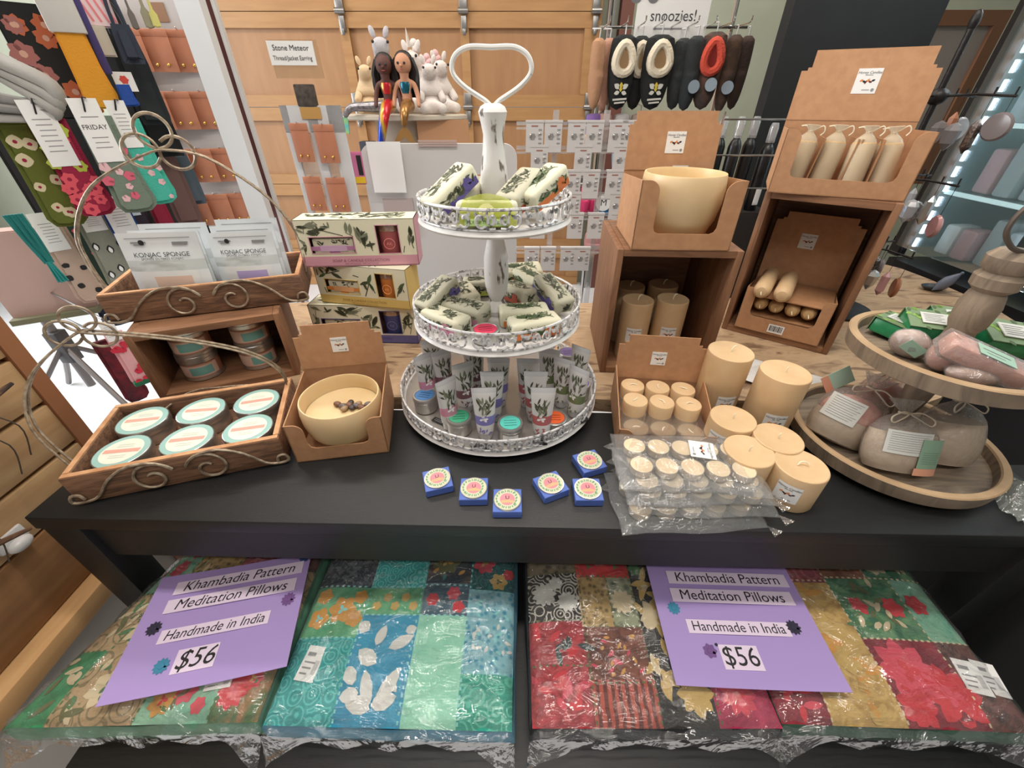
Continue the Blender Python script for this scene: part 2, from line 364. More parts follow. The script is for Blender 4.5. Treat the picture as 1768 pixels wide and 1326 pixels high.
def scrolls(t, L, D, H, r=.0026):
    y = -D / 2 - r - .0005; q = L / 2
    for sg in (-1, 1):       # two mirrored sweeping S scrolls meeting at the middle of the front board
        p = spiral(.11 * q, H * .38, H * .13, H * .36, PI * .2, PI * 2.35, y)
        p = [(x, yy, z) for x, yy, z in p]
        sweep = [(.17 * q, y, H * .98), (.40 * q, y, H * 1.06), (.62 * q, y, H * .72), (.78 * q, y, H * .2), (.90 * q, y, H * -.0 + .004), (1.02 * q, y, H * .12), (1.0 * q, y, H * .36), (.93 * q, y, H * .34), (.91 * q, y, H * .16)]
        a = spiral(.17 * q, H * .40, H * .12, H * .42, PI * 2.2, PI * .05, y, 18)
        a = a[:] + [(.17 * q + H * .42 * math.cos(-g), y, H * .40 + H * .42 * math.sin(-g)) for g in (0,)]
        pts = spiral(.035 + .17 * q - .02, H * .46, H * .14, H * .60, -PI * 1.7, PI * .9, y, 22) + sweep
        MB().tube(catmull([(sg * x, yy, z) for x, yy, z in pts], 3), r, 6).build('scroll', WIRE, t)
def bow(t, c, T, r=.0024):
    for k, (a, l) in enumerate(((PI / 2, 1.0), (PI / 2 + 1.75, .95), (PI / 2 - 1.75, .95))):
        pts = [Vector((0, 0, 0))]
        for j in range(1, 12):
            g = 2 * PI * j / 12; rr = .0235
            q = Vector((rr * l * math.cos(a), 0, rr * l * math.sin(a))) + Vector((rr * .95 * math.cos(a + PI + g), 0, rr * .95 * math.sin(a + PI + g)))
            pts.append(q)
        if k == 0: pts.append(Vector((0, 0, 0)))
        MB().tube(catmull(pts, 3), r, 6, T=T @ Matrix.Translation(c)).build('handle_curl', WIRE, t)
# lower tray at the table's front-left corner
A_yaw = math.atan2(.0955, .30)
A_c = at(280, 775, .80); A_c = Vector((-.608, .592, ZT + .001))
ta = thing('wire_handled_tray', 'worn wooden tray with curly wire trim holding six round tins', 'tray', A_c, A_yaw)
wood_tray(ta, .325, .205, .058); scrolls(ta, .325, .205, .058)
for dy in (-.005, .005):
    wpath([(.15, .09 + dy, .03), (.155, .07 + dy, .10), (.11, .065 + dy, .155), (.02, .06 + dy, .20), (-.085, .05 + dy, .236), (-.12, .05 + dy, .235), (-.18, .01 + dy, .19), (-.195, -.03 + dy, .12), (-.16, -.06 + dy, .03)], .0021).build('handle', WIRE, ta)
bow(ta, Vector((0, 0, 0)), Tm((-.105, .05, .240), (0, .25, .1)))
wpath([(-.12, -.0, .03), (-.05, .11, .052), (.03, .112, .056), (.10, .108, .05)], .002).build('back_wire', WIRE, ta)
# six tins with pale labels
TLAB = mat('pale_green_label', (150, 190, 184), .35); TCREAM = mat('cream_label', (226, 228, 214), .4, col2=(214, 222, 206), scale=20); TPINK = mat('salmon_label_band', (222, 160, 144), .4)
COPPER = mat('copper_toned_jar', (178, 128, 104), .4, metal=.2)
def lotion_tin(label):
    t = thing('lotion_tin', label, 'tin', group='round tins in the wooden tray')
    m = MB(); m.lathe([(.040, 0), (.0415, .002), (.0415, .030), (.040, .032)], 48); m.build('tin_body', SILVER, t)
    m = MB(); m.lathe([(.0425, .024), (.0432, .025), (.0432, .0375), (.0425, .039), (.0415, .0395), (.041, .0385), (.001, .0385)], 48); m.build('lid', SILVER, t)
    m = MB(); Z = .0392
    m.fan([(.0412 * math.cos(2 * PI * k / 48), .0412 * math.sin(2 * PI * k / 48), Z) for k in range(48)], 0)
    m.fan([(.0325 * math.cos(2 * PI * k / 40), .0325 * math.sin(2 * PI * k / 40), Z + .0003) for k in range(40)], 1)
    m.add([(-.0290, -.0045, Z + .0006), (.0290, -.0045, Z + .0006), (.0290, .0045, Z + .0006), (-.0290, .0045, Z + .0006)], [(0, 1, 2, 3)], 2)
    for y in (.016, .011, -.012, -.017): m.line(-.013, y, .013, y, .0012, 3, z=Z + .0006)
    m.build('label_disc', [TLAB, TCREAM, TPINK, mat('pale_label_print', (196, 200, 186), .5)], t)
    return t
spots = [((213, 725), 'back left corner of the tray'), ((322, 709), 'back middle of the tray'), ((425, 696), 'back right corner of the tray'), ((172, 786), 'front left corner of the tray'), ((283, 767), 'front middle of the tray'), ((402, 747), 'front right corner of the tray')]
tin_ix = {'back left corner of the tray': (-1, 1), 'back middle of the tray': (0, 1), 'back right corner of the tray': (1, 1), 'front left corner of the tray': (-1, -1), 'front middle of the tray': (0, -1), 'front right corner of the tray': (1, -1)}
first = None
for (u, v), wh in spots:
    ix, iy = tin_ix[wh]; loc = ta.matrix_basis @ Vector((ix * .1 + .0, iy * .0445 - .0, 0)); loc.z = ZT + .0235
    lb = 'round pale green labelled tin at the ' + wh
    if first is None:
        first = lotion_tin(lb); first.location = loc; first.rotation_euler = (0, 0, A_yaw - .12); first['label'] = lb
    else: dup(first, lb, loc, (0, 0, A_yaw - .12 + random.uniform(-.06, .1)))
for k, o in enumerate([q for q in C.objects if q.get('category') == 'tin']): o.location.z = ZT + .0128
# brown crate behind, with the second tray on top
def open_crate(name, label, loc, rz, W, D, H, th=.014):
    t = thing(name, label, 'crate', loc, rz)
    for sx in (-1, 1): MB().box((sx * (W / 2 - th / 2), 0, H / 2), (th, D, H), r=.0015).build('side_panel', CRATEV, t)
    MB().box((0, 0, H - th / 2), (W - 2 * th, D, th)).build('top_panel', CRATE, t)
    MB().box((0, 0, th / 2), (W - 2 * th, D, th)).build('bottom_panel', CRATE, t)
    MB().box((0, D / 2 - th / 4, H / 2), (W - 2 * th, th / 2, H - 2 * th)).build('back_panel', CRATE, t)
    return t
c1 = open_crate('wooden_crate', 'dark brown wooden crate of stacked copper jars under the upper tray', (-.690, .867, ZS + .001), .40, .285, .20, .163)
tb2 = thing('wire_handled_tray', 'weathered wooden tray on the dark crate holding white sponge pouches', 'tray', (-.692, .922, ZS + .166), .33)
wood_tray(tb2, .38, .19, .062); scrolls(tb2, .38, .19, .062)
for dy in (-.005, .005):
    wpath([(.193, .0 + dy, .04), (.198, .0 + dy, .12), (.16, .0 + dy, .21), (.08, .0 + dy, .285), (.02, .0 + dy, .305), (-.03, .0 + dy, .30), (-.14, .0 + dy, .25), (-.205, .0 + dy, .17), (-.213, -.01 + dy, .10), (-.194, -.03 + dy, .03)], .0022).build('handle', WIRE, tb2)
bow(tb2, Vector((0, 0, 0)), Tm((-.005, .0, .308), (0, .1, .1), (1.3, 1.3, 1.3)))
# four copper jars, two stacks of two, in the crate
def jar(label):
    t = thing('copper_jar', label, 'jar', group='copper jars in the crate')
    MB().lathe([(.037, 0), (.039, .003), (.039, .040), (.036, .043)], 36).build('jar_body', COPPER, t)
    m = MB(); m.lathe([(.0395, .043), (.041, .044), (.041, .052), (.0395, .053), (.041, .054), (.041, .060), (.039, .062), (.001, .061)], 36); m.lathe([(.0395, .0), (.0412, .001), (.0412, .006), (.0395, .007)], 36); m.build('lid', SILVER, t)
    m = MB()
    def cyl(a0, a1, z0, z1, mi, r=.0394): m.grid(lambda i, j: (r * math.sin(a0 + (a1 - a0) * i), -r * math.cos(a0 + (a1 - a0) * i), z0 + (z1 - z0) * j), 10, 1, mi)
    cyl(-1.3, 1.3, .010, .038, 0); cyl(-.2, 1.0, .014, .034, 1, .0396)
    m.build('label_band', [mat('peach_jar_label', (206, 176, 160), .5), mat('teal_jar_label', (112, 164, 158), .5)], t)
    return t
j0 = jar('copper jar at the bottom of the left stack in the crate'); b = Vector((-.738, .817, ZS + .016)); j0.location = b; j0.rotation_euler = (0, 0, .2)
dup(j0, 'copper jar on top of the left stack in the crate', b + Vector((.002, 0, .0625)), .15)
b2 = Vector((-.628, .866, ZS + .016))
dup(j0, 'copper jar at the bottom of the right stack in the crate', b2, .35); dup(j0, 'copper jar on top of the right stack in the crate', b2 + Vector((0, .002, .0625)), .3)
# white pouches of konjac sponge standing in the upper tray
POUCH = mat('glossy_white_pouch', (226, 230, 232), .25, col2=(214, 220, 224), scale=9, bump=.25, bscale=18)
PPIC = mat('misty_pouch_print', (196, 202, 202), .3, col2=(120, 120, 116), scale=14, stretch=(1, 1, 3), lo=.5, hi=.8)
WINDOW = mat('pouch_window', (222, 224, 224), .15, bump=.4, bscale=20)
def pouch(label, pic):
    t = thing('sponge_pouch', label, 'pouch', group='sponge pouches in the upper tray')
    W, H = .138, .146
    m = MB()
    def sh(sg):
        def fn(i, j):
            x = (i - .5) * W; z = j * H; bul = .012 * math.sin(PI * i) ** .7 * max(0, math.sin(PI * min(1, j / .78))) ** .8
            return (x, sg * (bul + .0008), z)
        return fn
    m.grid(sh(-1), 12, 14, lambda i, j: 1 if .49 < j < .63 else 0); m.grid(sh(1), 12, 14, 0)
    # window with the sponge showing
    fr = sh(-1)
    def wn(i, j):
        p = fr(.12 + .76 * i, .14 + .36 * j); return (p[0], p[1] - .0008, p[2])
    m.grid(wn, 8, 5, lambda i, j: 3 if (i - .5) ** 2 + (j - .45) ** 2 < .09 else 2)
    T = Tm((0, -.0022, 0), (PI / 2, 0, 0))
    def fy(j): return -fr(.5, j)[1]
    for body, z, sz in (('KONJAC SPONGE', .715, .0122), ('SPONGE EN FIBRES KONJAC', .662, .0062)):
        m.text(body, sz, 4, Tm((0, fr(.5, z)[1] - .0016, z * H), (PI / 2 - .12, 0, 0)), sx=1.0 if sz > .01 else .95)
    for x0, x1, z in ((-.048, -.022, .875), (-.044, -.026, .85), (.022, .050, .865), (.022, .048, .845)):
        m.line(x0, z * H, x1, z * H, .0032 if z > .82 else .002, 5, Tm((0, -.0018, 0), (PI / 2, 0, 0)))
    m.lathe([(.0035, 0), (.005, .0004), (.0035, .0008)], 16, 4, T=Tm((-.030, -.002, .875 * H), (PI / 2, 0, 0)))
    m.line(-.056, .93 * H, .056, .93 * H, .0012, 5, Tm((0, -.0015, 0), (PI / 2, 0, 0)))
    m.build('pouch_bag', [POUCH, PPIC, WINDOW, pic, INK, GREYINK], t)
    return t
PCH = mat('peach_sponge', (214, 188, 172), .8); LIL = mat('lilac_sponge', (176, 160, 206), .8)
tbz = ZS + .153 + .0125
TB = tb2.matrix_basis
def tl(x, y, z=.0135): return TB @ Vector((x, y, z))
pl = pouch('front white sponge pouch with peach sponge, left of the tray', PCH); pl.location = tl(-.062, -.060); pl.rotation_euler = (-.10, 0, .12); pl.scale = (1.12, 1, 1.04)
dup(pl, 'second white sponge pouch in the left row of the tray', tl(-.060, -.026), (-.10, 0, .14), scale=(1, 1, 1.02))
dup(pl, 'rearmost white sponge pouch in the left row of the tray', tl(-.052, .010), (-.10, 0, .14), scale=(1, 1, 1.05))
pr_ = pouch('front white sponge pouch with lilac sponge, right of the tray', LIL); pr_.location = tl(.087, -.058); pr_.rotation_euler = (-.10, 0, .16); pr_.scale = (.96, 1, .96)
dup(pr_, 'second white sponge pouch in the right row of the tray', tl(.088, -.024), (-.10, 0, .16), scale=(.96, 1, 1.0)); dup(pr_, 'rearmost white sponge pouch in the right row of the tray', tl(.092, .012), (-.10, 0, .16), scale=(.96, 1, 1.04))
# ------------------------------------------------------------------ soap and candle gift boxes
CREAM = mat('cream_printed_paper', (224, 220, 194), .5)
LEAFD = mat('dark_leaf_print', (66, 70, 50), .6); LEAFG = mat('grey_green_leaf_print', (122, 126, 104), .6); LEAFM = mat('green_leaf_print', (74, 94, 58), .6)
def leafy(m, w_, h_, n, T, mats, rnd, size=.012, stems=True):
    for k in range(n):
        x = rnd.uniform(-w_ / 2, w_ / 2); y = rnd.uniform(-h_ / 2, h_ / 2); a = rnd.uniform(.2, 2.9)
        l = size * rnd.uniform(.7, 1.3)
        dx, dy = math.cos(a), math.sin(a)
        x1, y1 = x + dx * l * 1.6, y + dy * l * 1.6
        if abs(x1) > w_ / 2 or abs(y1) > h_ / 2: x1, y1 = x * .7, y * .5
        mi = mats[k % len(mats)]
        if stems: m.line(x, y, x1, y1, size * .055, mi, T, .0003)
        for s_, fr in ((1, .3), (-1, .55), (1, .85)):
            xx, yy = x + (x1 - x) * fr, y + (y1 - y) * fr; l2 = l * rnd.uniform(.5, .9); aa = a + s_ * .7
            ex, ey = xx + l2 * math.cos(aa), yy + l2 * math.sin(aa)
            if abs(ex) < w_ / 2 and abs(ey) < h_ / 2 and abs(xx) < w_ / 2 and abs(yy) < h_ / 2: m.leaf(xx, yy, aa, l2, l2 * .32, mi, T, .0004 + .00002 * k)
def gift_box(label, band, cand, soapc, inkc, loc, rz, seed, roll=0.0, big=False):
    rnd = random.Random(seed)
    t = thing('gift_box', label, 'box', loc, group='boxed soap and candle sets', rot=(0, roll, rz))
    W, D, H = .232, .072, .098
    # carton: front with a square window for the candle and a soap window
    m = MB()
    m.box((0, 0, .0012), (W, D, .0024), 1); m.box((0, 0, H - .0008), (W, D, .0016), 0); m.box((0, D / 2 - .0008, H / 2), (W, .0016, H), 0)
    m.box((-W / 2 + .0008, 0, H / 2), (.0016, D, H), 1); m.box((W / 2 - .0008, 0, H / 2), (.0016, D, H), 1)
    y = -D / 2 + .0008
    def fr(x0, x1, z0, z1, mi=0): m.box(((x0 + x1) / 2, y, (z0 + z1) / 2), (x1 - x0, .0016, z1 - z0), mi)
    wx0, wx1, wz0, wz1 = .038, .084, .0255, .086; sx0, sx1, sz0, sz1 = -.094, -.006, .020 + .008, .064
    fr(-W / 2, W / 2, 0, .0225, 1)
    fr(-W / 2, sx0, .0225, H); fr(sx0, sx1, sz1, H); fr(sx0, sx1, .0225, sz0); fr(sx1, wx0, .0225, H); fr(wx0, wx1, wz1, H); fr(wx0, wx1, .0225, wz0); fr(wx1, W / 2, .0225, H)
    for (a, b_, c_, d) in ((sx0, sx1, sz0, sz1), (wx0, wx1, wz0, wz1)):
        for (x0, x1, z0, z1) in ((a, b_, d - .0015, d), (a, b_, c_, c_ + .0015), (a, a + .0015, c_, d), (b_ - .0015, b_, c_, d)): m.box(((x0 + x1) / 2, y - .001, (z0 + z1) / 2), (x1 - x0, .001, z1 - z0), 1)
    F = Tm((0, -D / 2 - .0002, 0), (PI / 2, 0, 0))
    sz = .040 if big else .028
    for cx_, cz_, w_, h_, n in ((-.05, .080, .125, .032, 7), (.016, .056, .042, .062, 4), (.099, .056, .028, .062, 3), (-.105, .055, .02, .064, 2)):
        leafy(m, w_, h_, n + (2 if not big else 0), F @ Matrix.Translation((cx_, cz_, 0)), (2, 3) if not big else (2, 4), rnd, sz)
    leafy(m, W * .95, D * .9, 20, Tm((0, 0, H + .0001)), (2, 3), rnd, sz)
    m.text('SOAP & CANDLE COLLECTION', .0082, 5, F, 0, .0125, .0006); m.text('NET WT 6.2 OZ   NET WT 5.2 OZ', .0045, 5, F, 0, .0055, .0006)
    m.build('carton', [CREAM, band, LEAFD, LEAFG, LEAFM, inkc], t)
    # candle glass behind the window
    m = MB(); cx_ = (wx0 + wx1) / 2
    m.lathe([(.020, .004), (.0215, .007), (.0215, .070), (.001, .070)], 28, 0, (cx_, -.008, 0)); cnd = m.build('candle', cand, t)
    m = MB(); m.lathe([(.0222, .070), (.0225, .072), (.0225, .084), (.0215, .084), (.0215, .0705)], 28, 0, (cx_, -.008, 0)); m.build('glass_rim', film('amber_glass', tint=(220, 170, 140), haze=.35, bump=0, gl=.2), cnd)
    m = MB(); m.tube([(cx_ + .011 * math.cos(2 * PI * q / 24), -.0302, .045 + .011 * math.sin(2 * PI * q / 24)) for q in range(24)], .0007, 5, closed=True); m.text('AK', .009, 0, Tm((cx_, -.0304, .045), (PI / 2, 0, 0))); m.build('emblem', mat('emblem_' + cand.name, tuple(min(255, c + 46) for c in EMB[cand.name]), .5), cnd)
    m = MB(); m.tube([(cx_, -.008, .070), (cx_ + .001, -.008, .082)], .0008, 5); m.build('wick', WICK, cnd)
    m = MB(); m.box((-.05, -.006, .038), (.082, .05, .044), 0, r=.006); leafy(m, .076, .018, 9, Tm((-.05, -.0313, .050), (PI / 2, 0, 0)), (1, 1), rnd, .010); m.box((-.05, -.0322, .0385), (.086, .0012, .0085), 2); m.box((-.05, -.0328, .0385), (.052, .0012, .0120), 3); m.flower(-.05, .029, .012, 7, 2, Tm((0, -.0316, 0), (PI / 2, 0, 0))); m.build('soap_bar', [CREAM, LEAFD, soapc, mat('soft_' + soapc.name, (196, 160, 190) if 'plum' in soapc.name else ((226, 170, 120) if 'orange' in soapc.name else (120, 116, 170)), .5)], t)
    MB().box((0, D / 2 - .03, .045), (W - .006, .002, .08)).build('liner', mat('liner_brown', (120, 84, 70), .7), t)
    return t
EMB = {'indigo_wax': (70, 76, 128), 'amber_wax': (208, 128, 62), 'dusty_pink_wax': (176, 92, 92)}
PINKB = mat('rose_band', (206, 150, 164), .5); YELB = mat('straw_band', (214, 184, 108), .5); PURB = mat('violet_band', (92, 88, 138), .5)
gy = 1.025
gift_box('violet banded soap and candle gift box at the bottom of its stack', PURB, mat('indigo_wax', (70, 76, 128), .4, sss=.1), PURB, mat('violet_print', (60, 56, 104), .5), (-.398, gy, ZS + .001), -.04, 3).scale = (1.22, 1.0, 1.12)
gift_box('yellow banded soap and candle gift box in the middle of its stack', YELB, mat('amber_wax', (208, 128, 62), .4, sss=.1), mat('orange_soap_band', (218, 140, 74), .5), mat('yellow_print', (150, 122, 60), .5), (-.375, gy - .004, ZS + .112), -.20, 8, big=True).scale = (1.08, 1.0, 1.06)
gift_box('pink banded soap and candle gift box on top of its stack', PINKB, mat('dusty_pink_wax', (176, 92, 92), .4, sss=.1), mat('plum_soap_band', (176, 120, 160), .5), mat('rose_print', (140, 90, 104), .5), (-.372, gy + .0, ZS + .217), .07, 11).scale = (1.2, 1.0, 1.12)
# ------------------------------------------------------------------ kraft display boxes
def kraft_label(parent, loc, rot, s=.034):
    m = MB(); T = Tm(loc, rot)
    m.box((0, 0, .0003), (s, s * 1.02, .0006), 0, T)
    m.text('Honey Candles', s * .155, 1, T, 0, s * .34, .0008, shear=.2); m.line(-s * .16, s * .24, s * .16, s * .24, s * .03, 2, T, .0008)
    for x, y, a, mi in ((-.24, .02, .5, 3), (-.12, -.02, -.5, 1), (-.05, -.05, 1.2, 4), (.04, .03, .9, 3), (.13, -.03, -.4, 4), (.24, .02, .4, 1)):
        m.leaf(x * s - .08 * s * math.cos(a), y * s - .08 * s * math.sin(a), a, s * .17, s * .09, mi, T, .0008)
    m.line(-s * .1, -s * .36, s * .22, -s * .36, s * .035, 2, T, .0008); m.lathe([(.001, .0007), (s * .07, .0007), (s * .07, .0009), (.001, .0009)], 12, 2, (s * .34, -s * .36, 0), T)
    return m.build('label', [WHITE, INK, GREYINK, ORANGEINK, BROWNINK], parent)
def kraft_box(label, loc, rz, W, D, hs_b, hs_f, lip, wing, flap_z0, flap_z1, lab=(0, .5, .034), lean=.10, sh=.012, shz=.32, rot=None, ws=None):
    """W x D box; side walls hs_b high at the back falling to hs_f in front; front panel with a low lip and rounded side wings; notched back card"""
    t = thing('kraft_display_box', label, 'box', loc, rz, rot=rot)
    e = .002; x1 = W / 2; y0, y1 = -D / 2, D / 2; r = min(wing, (hs_f - lip)) * .6
    m = MB(); m.box((0, 0, e / 2), (W, D, e), 0)
    for sx in (-1, 1): m.prism([(sx * x1, y0, 0), (sx * x1, y1, 0), (sx * x1, y1, hs_b), (sx * x1, y0, hs_f)], (-sx * e, 0, 0), 0)
    def arc(cx_, cz_, a0, a1, k=6): return [(cx_ + r * math.cos(a0 + (a1 - a0) * i / k), y0, cz_ + r * math.sin(a0 + (a1 - a0) * i / k)) for i in range(k + 1)]
    wi = -x1 + wing
    L_ = [(-x1, y0, 0), (wi, y0, 0)] + [(wi, y0, lip)] + ([] if not r else []) + [(wi, y0, hs_f - r)] + arc(wi - r, hs_f - r, 0, PI / 2)[1:] + [(-x1, y0, hs_f)]
    m.prism(L_, (0, e, 0), 0); m.prism([(-x, y, z) for x, y, z in reversed(L_)], (0, e, 0), 0)
    m.prism([(wi, y0, 0), (-wi, y0, 0), (-wi, y0, lip), (wi, y0, lip)], (0, e, 0), 0)
    r2 = min(.012, lip)
    for sg in (-1, 1): m.prism([(sg * wi, y0, lip), (sg * (wi + r2), y0, lip), (sg * (wi + r2 * .3), y0, lip + r2 * .3), (sg * wi, y0, lip + r2)], (0, e, 0), 0)
    m.prism([(-x1, y1, 0), (x1, y1, 0), (x1, y1, flap_z0), (-x1, y1, flap_z0)], (0, -e, 0), 0)
    m.build('box_body', KRAFT, t, smooth=False)
    h = flap_z1 - flap_z0; zs_ = h * (1 - shz)
    F = Tm((0, y1 - e / 2, flap_z0), (-lean, 0, 0))
    m = MB(); m.prism([(-x1, 0, 0), (x1, 0, 0), (x1, 0, zs_), (x1 - sh, 0, zs_), (x1 - sh, 0, zs_ + .006), (x1 - sh * 1.6, 0, zs_ + .006), (x1 - sh * 1.6, 0, h), (-x1 + sh * 1.6, 0, h), (-x1 + sh * 1.6, 0, zs_ + .006), (-x1 + sh, 0, zs_ + .006), (-x1 + sh, 0, zs_), (-x1, 0, zs_)], (0, -e, 0), 0, F)
    fl = m.build('back_flap', KRAFT, t, smooth=False)
    q = F @ Vector((lab[0], -e - .0001, h * lab[1])); kraft_label(fl, q, (PI / 2 - lean, 0, 0), lab[2])
    return t
def price_tag(parent, loc, rot, w_=.03, h_=.022, dark=False):
    m = MB(); T = Tm(loc, rot); m.box((0, 0, .0003), (w_, h_, .0005), 0, T); m.line(-w_ * .38, h_ * .25, w_ * .05, h_ * .25, h_ * .12, 1, T, .0007)
    for k in range(3): m.line(-w_ * .38, h_ * (.02 - .16 * k), w_ * (.2 - .1 * k), h_ * (.02 - .16 * k), h_ * .05, 1, T, .0007)
    for k in range(6): m.line(w_ * (.2 + .04 * k), -h_ * .3, w_ * (.2 + .04 * k), h_ * .1, w_ * .018, 1, T, .0007)
    m.build('price_tag', [WHITE, GREYINK], parent)
BWAX = mat('pale_translucent_wax_bowl', (224, 200, 158), .4, col2=(216, 186, 138), scale=9, sss=.18)
def wax_bowl(label, loc, R, H):
    t = thing('wax_bowl', label, 'bowl', loc, group='beeswax bowls')
    pr = [(.45, 0), (.62, .02), (.80, .14), (.93, .34), (.99, .58), (1.0, .78), (.97, .97), (.955, 1.0), (.93, 1.0), (.915, .97), (.93, .78), (.90, .55), (.90, .66), (.82, .64), (.5, .63), (.001, .625)]
    MB().lathe([(a * R, b * H) for a, b in pr], 56).build('bowl_shell', BWAX, t)
    return t
kraft_box('kraft box holding the pebble-filled wax bowl at the table front', (-.335, .636, ZT + .001), .17, .168, .165, .100, .088, .030, .030, .105, .200, lab=(.0, .52, .031), lean=.06, shz=.26)
wb = wax_bowl('cream wax bowl with pebbles inside, in the low kraft box', (-.331, .624, ZT + .004), .0765, .094)
random.seed(21)
PEB = [mat('pebble_grey', (96, 86, 84), .4), mat('pebble_brown', (112, 76, 60), .4), mat('pebble_dark', (58, 50, 50), .35), mat('pebble_tan', (146, 120, 92), .4)]
for k, wh in enumerate(['leftmost', 'second from the left', 'third from the left', 'lowest', 'topmost', 'palest', 'second from the right', 'rightmost', 'darkest', 'rearmost']):
    a = k * 2.4; r = .006 + .0028 * k
    m = MB(); m.ball((0, 0, 0), (.0085, .0065, .005), n=10)
    o = m.build('pebble', PEB[k % 4], loc=(-.313 + r * math.cos(a) * 1.1, .628 + r * math.sin(a) * .42, ZT + .0688), rot=(0, 0, a)); tag(o, 'small polished pebble in the cream wax bowl', 'pebble', 'polished pebbles in the bowl')
# ------------------------------------------------------------------ three-tier white stand
SX, SY = -.030, .757
st = thing('tiered_stand', 'tall distressed white three-tier stand with pierced galleries and loop handle', 'stand', (SX, SY, ZT))
def tier(z0, R, h, thick, mirror=False):
    m = MB(); m.lathe([(R * .9, z0), (R, z0 + .002), (R + .004, z0 + thick * .5), (R, z0 + thick), (R - .004, z0 + thick + .0005), (.001, z0 + thick + .0005)], 72)
    tr = m.build('tray_disc', mat('white_tray_enamel', (224, 222, 220), .45, col2=(206, 203, 200), scale=30), st)
    if mirror: MB().lathe([(R - .006, z0 + thick + .0008), (.001, z0 + thick + .0008)], 64, cap=False).build('mirror_plate', mat('old_mirror', (196, 190, 184), .22, metal=.65), tr)
    zb = z0 + thick + .001
    m = MB()
    for z, r in ((zb + .0015, .0016), (zb + h - .002, .0024)): m.tube([(R * math.cos(2 * PI * k / 72), R * math.sin(2 * PI * k / 72), z) for k in range(72)], r, 6, closed=True)
    m.build('rim_wire', FILI, tr)
    n = int(2 * PI * R / (h * 1.15)); m = MB(); da = 2 * PI / n
    def on(x, z, k, sg):     # x in -1..1 across one motif
        a = (k + .5 + sg * x * .5) * da; return (R * math.cos(a), R * math.sin(a), zb + z * h)
    for k in range(n):
        sg = 1 if k % 2 else -1
        def sp(cx_, cz_, r0, r1, a0, a1, n_=13): return [(cx_ + (r0 + (r1 - r0) * i / n_) * math.cos(a0 + (a1 - a0) * i / n_), cz_ + .8 * (r0 + (r1 - r0) * i / n_) * math.sin(a0 + (a1 - a0) * i / n_)) for i in range(n_ + 1)]
        for path, r in ((sp(-.38, .52, .10, .50, 0, 1.75 * PI) + [(.35, .12), (.8, .14)], .0023), (sp(.50, .58, .08, .36, PI, -.7 * PI, 11) + [(.1, .9)], .0021)):
            m.tube([on(x, z, k, sg) for x, z in path], r, 5, flat=1.0)
        for cx_, cz_, a, l in ((-.38, .52, .6, .5), (-.38, .52, 2.4, .42), (.5, .6, -.8, .45), (.1, .35, .9, .4), (.85, .3, 1.7, .45), (-.85, .85, -.8, .4)):
            pts = [(cx_ + l * t * math.cos(a) - wd * math.sin(a), cz_ + .8 * (l * t * math.sin(a) + wd * math.cos(a))) for t, wd in ((0, 0), (.4, .12), (1, 0), (.4, -.12))]
            q = [on(x, min(max(z, .03), .97), k, sg) for x, z in pts]; c = Vector(((k + .5) * da, 0, 0))
            v = [Vector(p) for p in q]; nr = Vector((v[0].x, v[0].y, 0)).normalized() * .0012
            m.add([p + nr for p in v] + [p - nr for p in v], [(0, 1, 2, 3), (7, 6, 5, 4)] + [(i, i + 4, (i + 1) % 4 + 4, (i + 1) % 4) for i in range(4)])
    m.build('pierced_gallery', FILI, tr)
    return zb
R3, R2, R1 = .214, .162, .130
Z3 = tier(.012, R3, .030, .012, True); Z2 = tier(.196, R2, .036, .012); Z1 = tier(.385, R1, .033, .012)
for k in range(4):
    a = PI / 2 * k - 1.28; m = MB(); m.lathe([(.010, .012 if math.sin(a) < -.1 else .0055), (.013, .009 if math.sin(a) < -.1 else .004), (.012, .004 if math.sin(a) < -.1 else .002), (.006, 0)], 16, 0, (.19 * math.cos(a), .19 * math.sin(a), 0)); m.build('foot', DISTRESS, st, (0, 0, .0072 if math.sin(a) > -.1 else 0))
def column(prof, n=32):
    MB().lathe(prof, n).build('turned_column', DISTRESS, st)
column([(.022, Z3), (.022, .035), (.014, .045), (.012, .06), (.018, .09), (.019, .13), (.013, .16), (.012, .175), (.020, .185), (.022, .196)])
column([(.024, Z2), (.025, .218), (.018, .228), (.014, .236), (.016, .243), (.021, .256), (.0235, .285), (.0225, .32), (.017, .345), (.014, .36), (.019, .372), (.022, .385)])
column([(.022, Z1), (.0235, .42), (.024, .445), (.021, .47), (.0175, .495), (.016, .515), (.019, .53), (.0225, .545), (.019, .552), (.012, .556), (.001, .556)])
m = MB()
hp = catmull([(.0, 0, .552), (.012, 0, .560), (.042, 0, .577), (.058, 0, .594), (.054, 0, .612), (.034, 0, .6225), (0, 0, .6225), (-.034, 0, .6225), (-.054, 0, .612), (-.058, 0, .594), (-.042, 0, .577), (-.012, 0, .560)], 6, True)
m.tube(hp, .0035, 8, closed=True); m.build('loop_handle', mat('chipped_white_metal', (228, 226, 222), .45, col2=(60, 48, 42), scale=70, lo=.66, hi=.70), st)
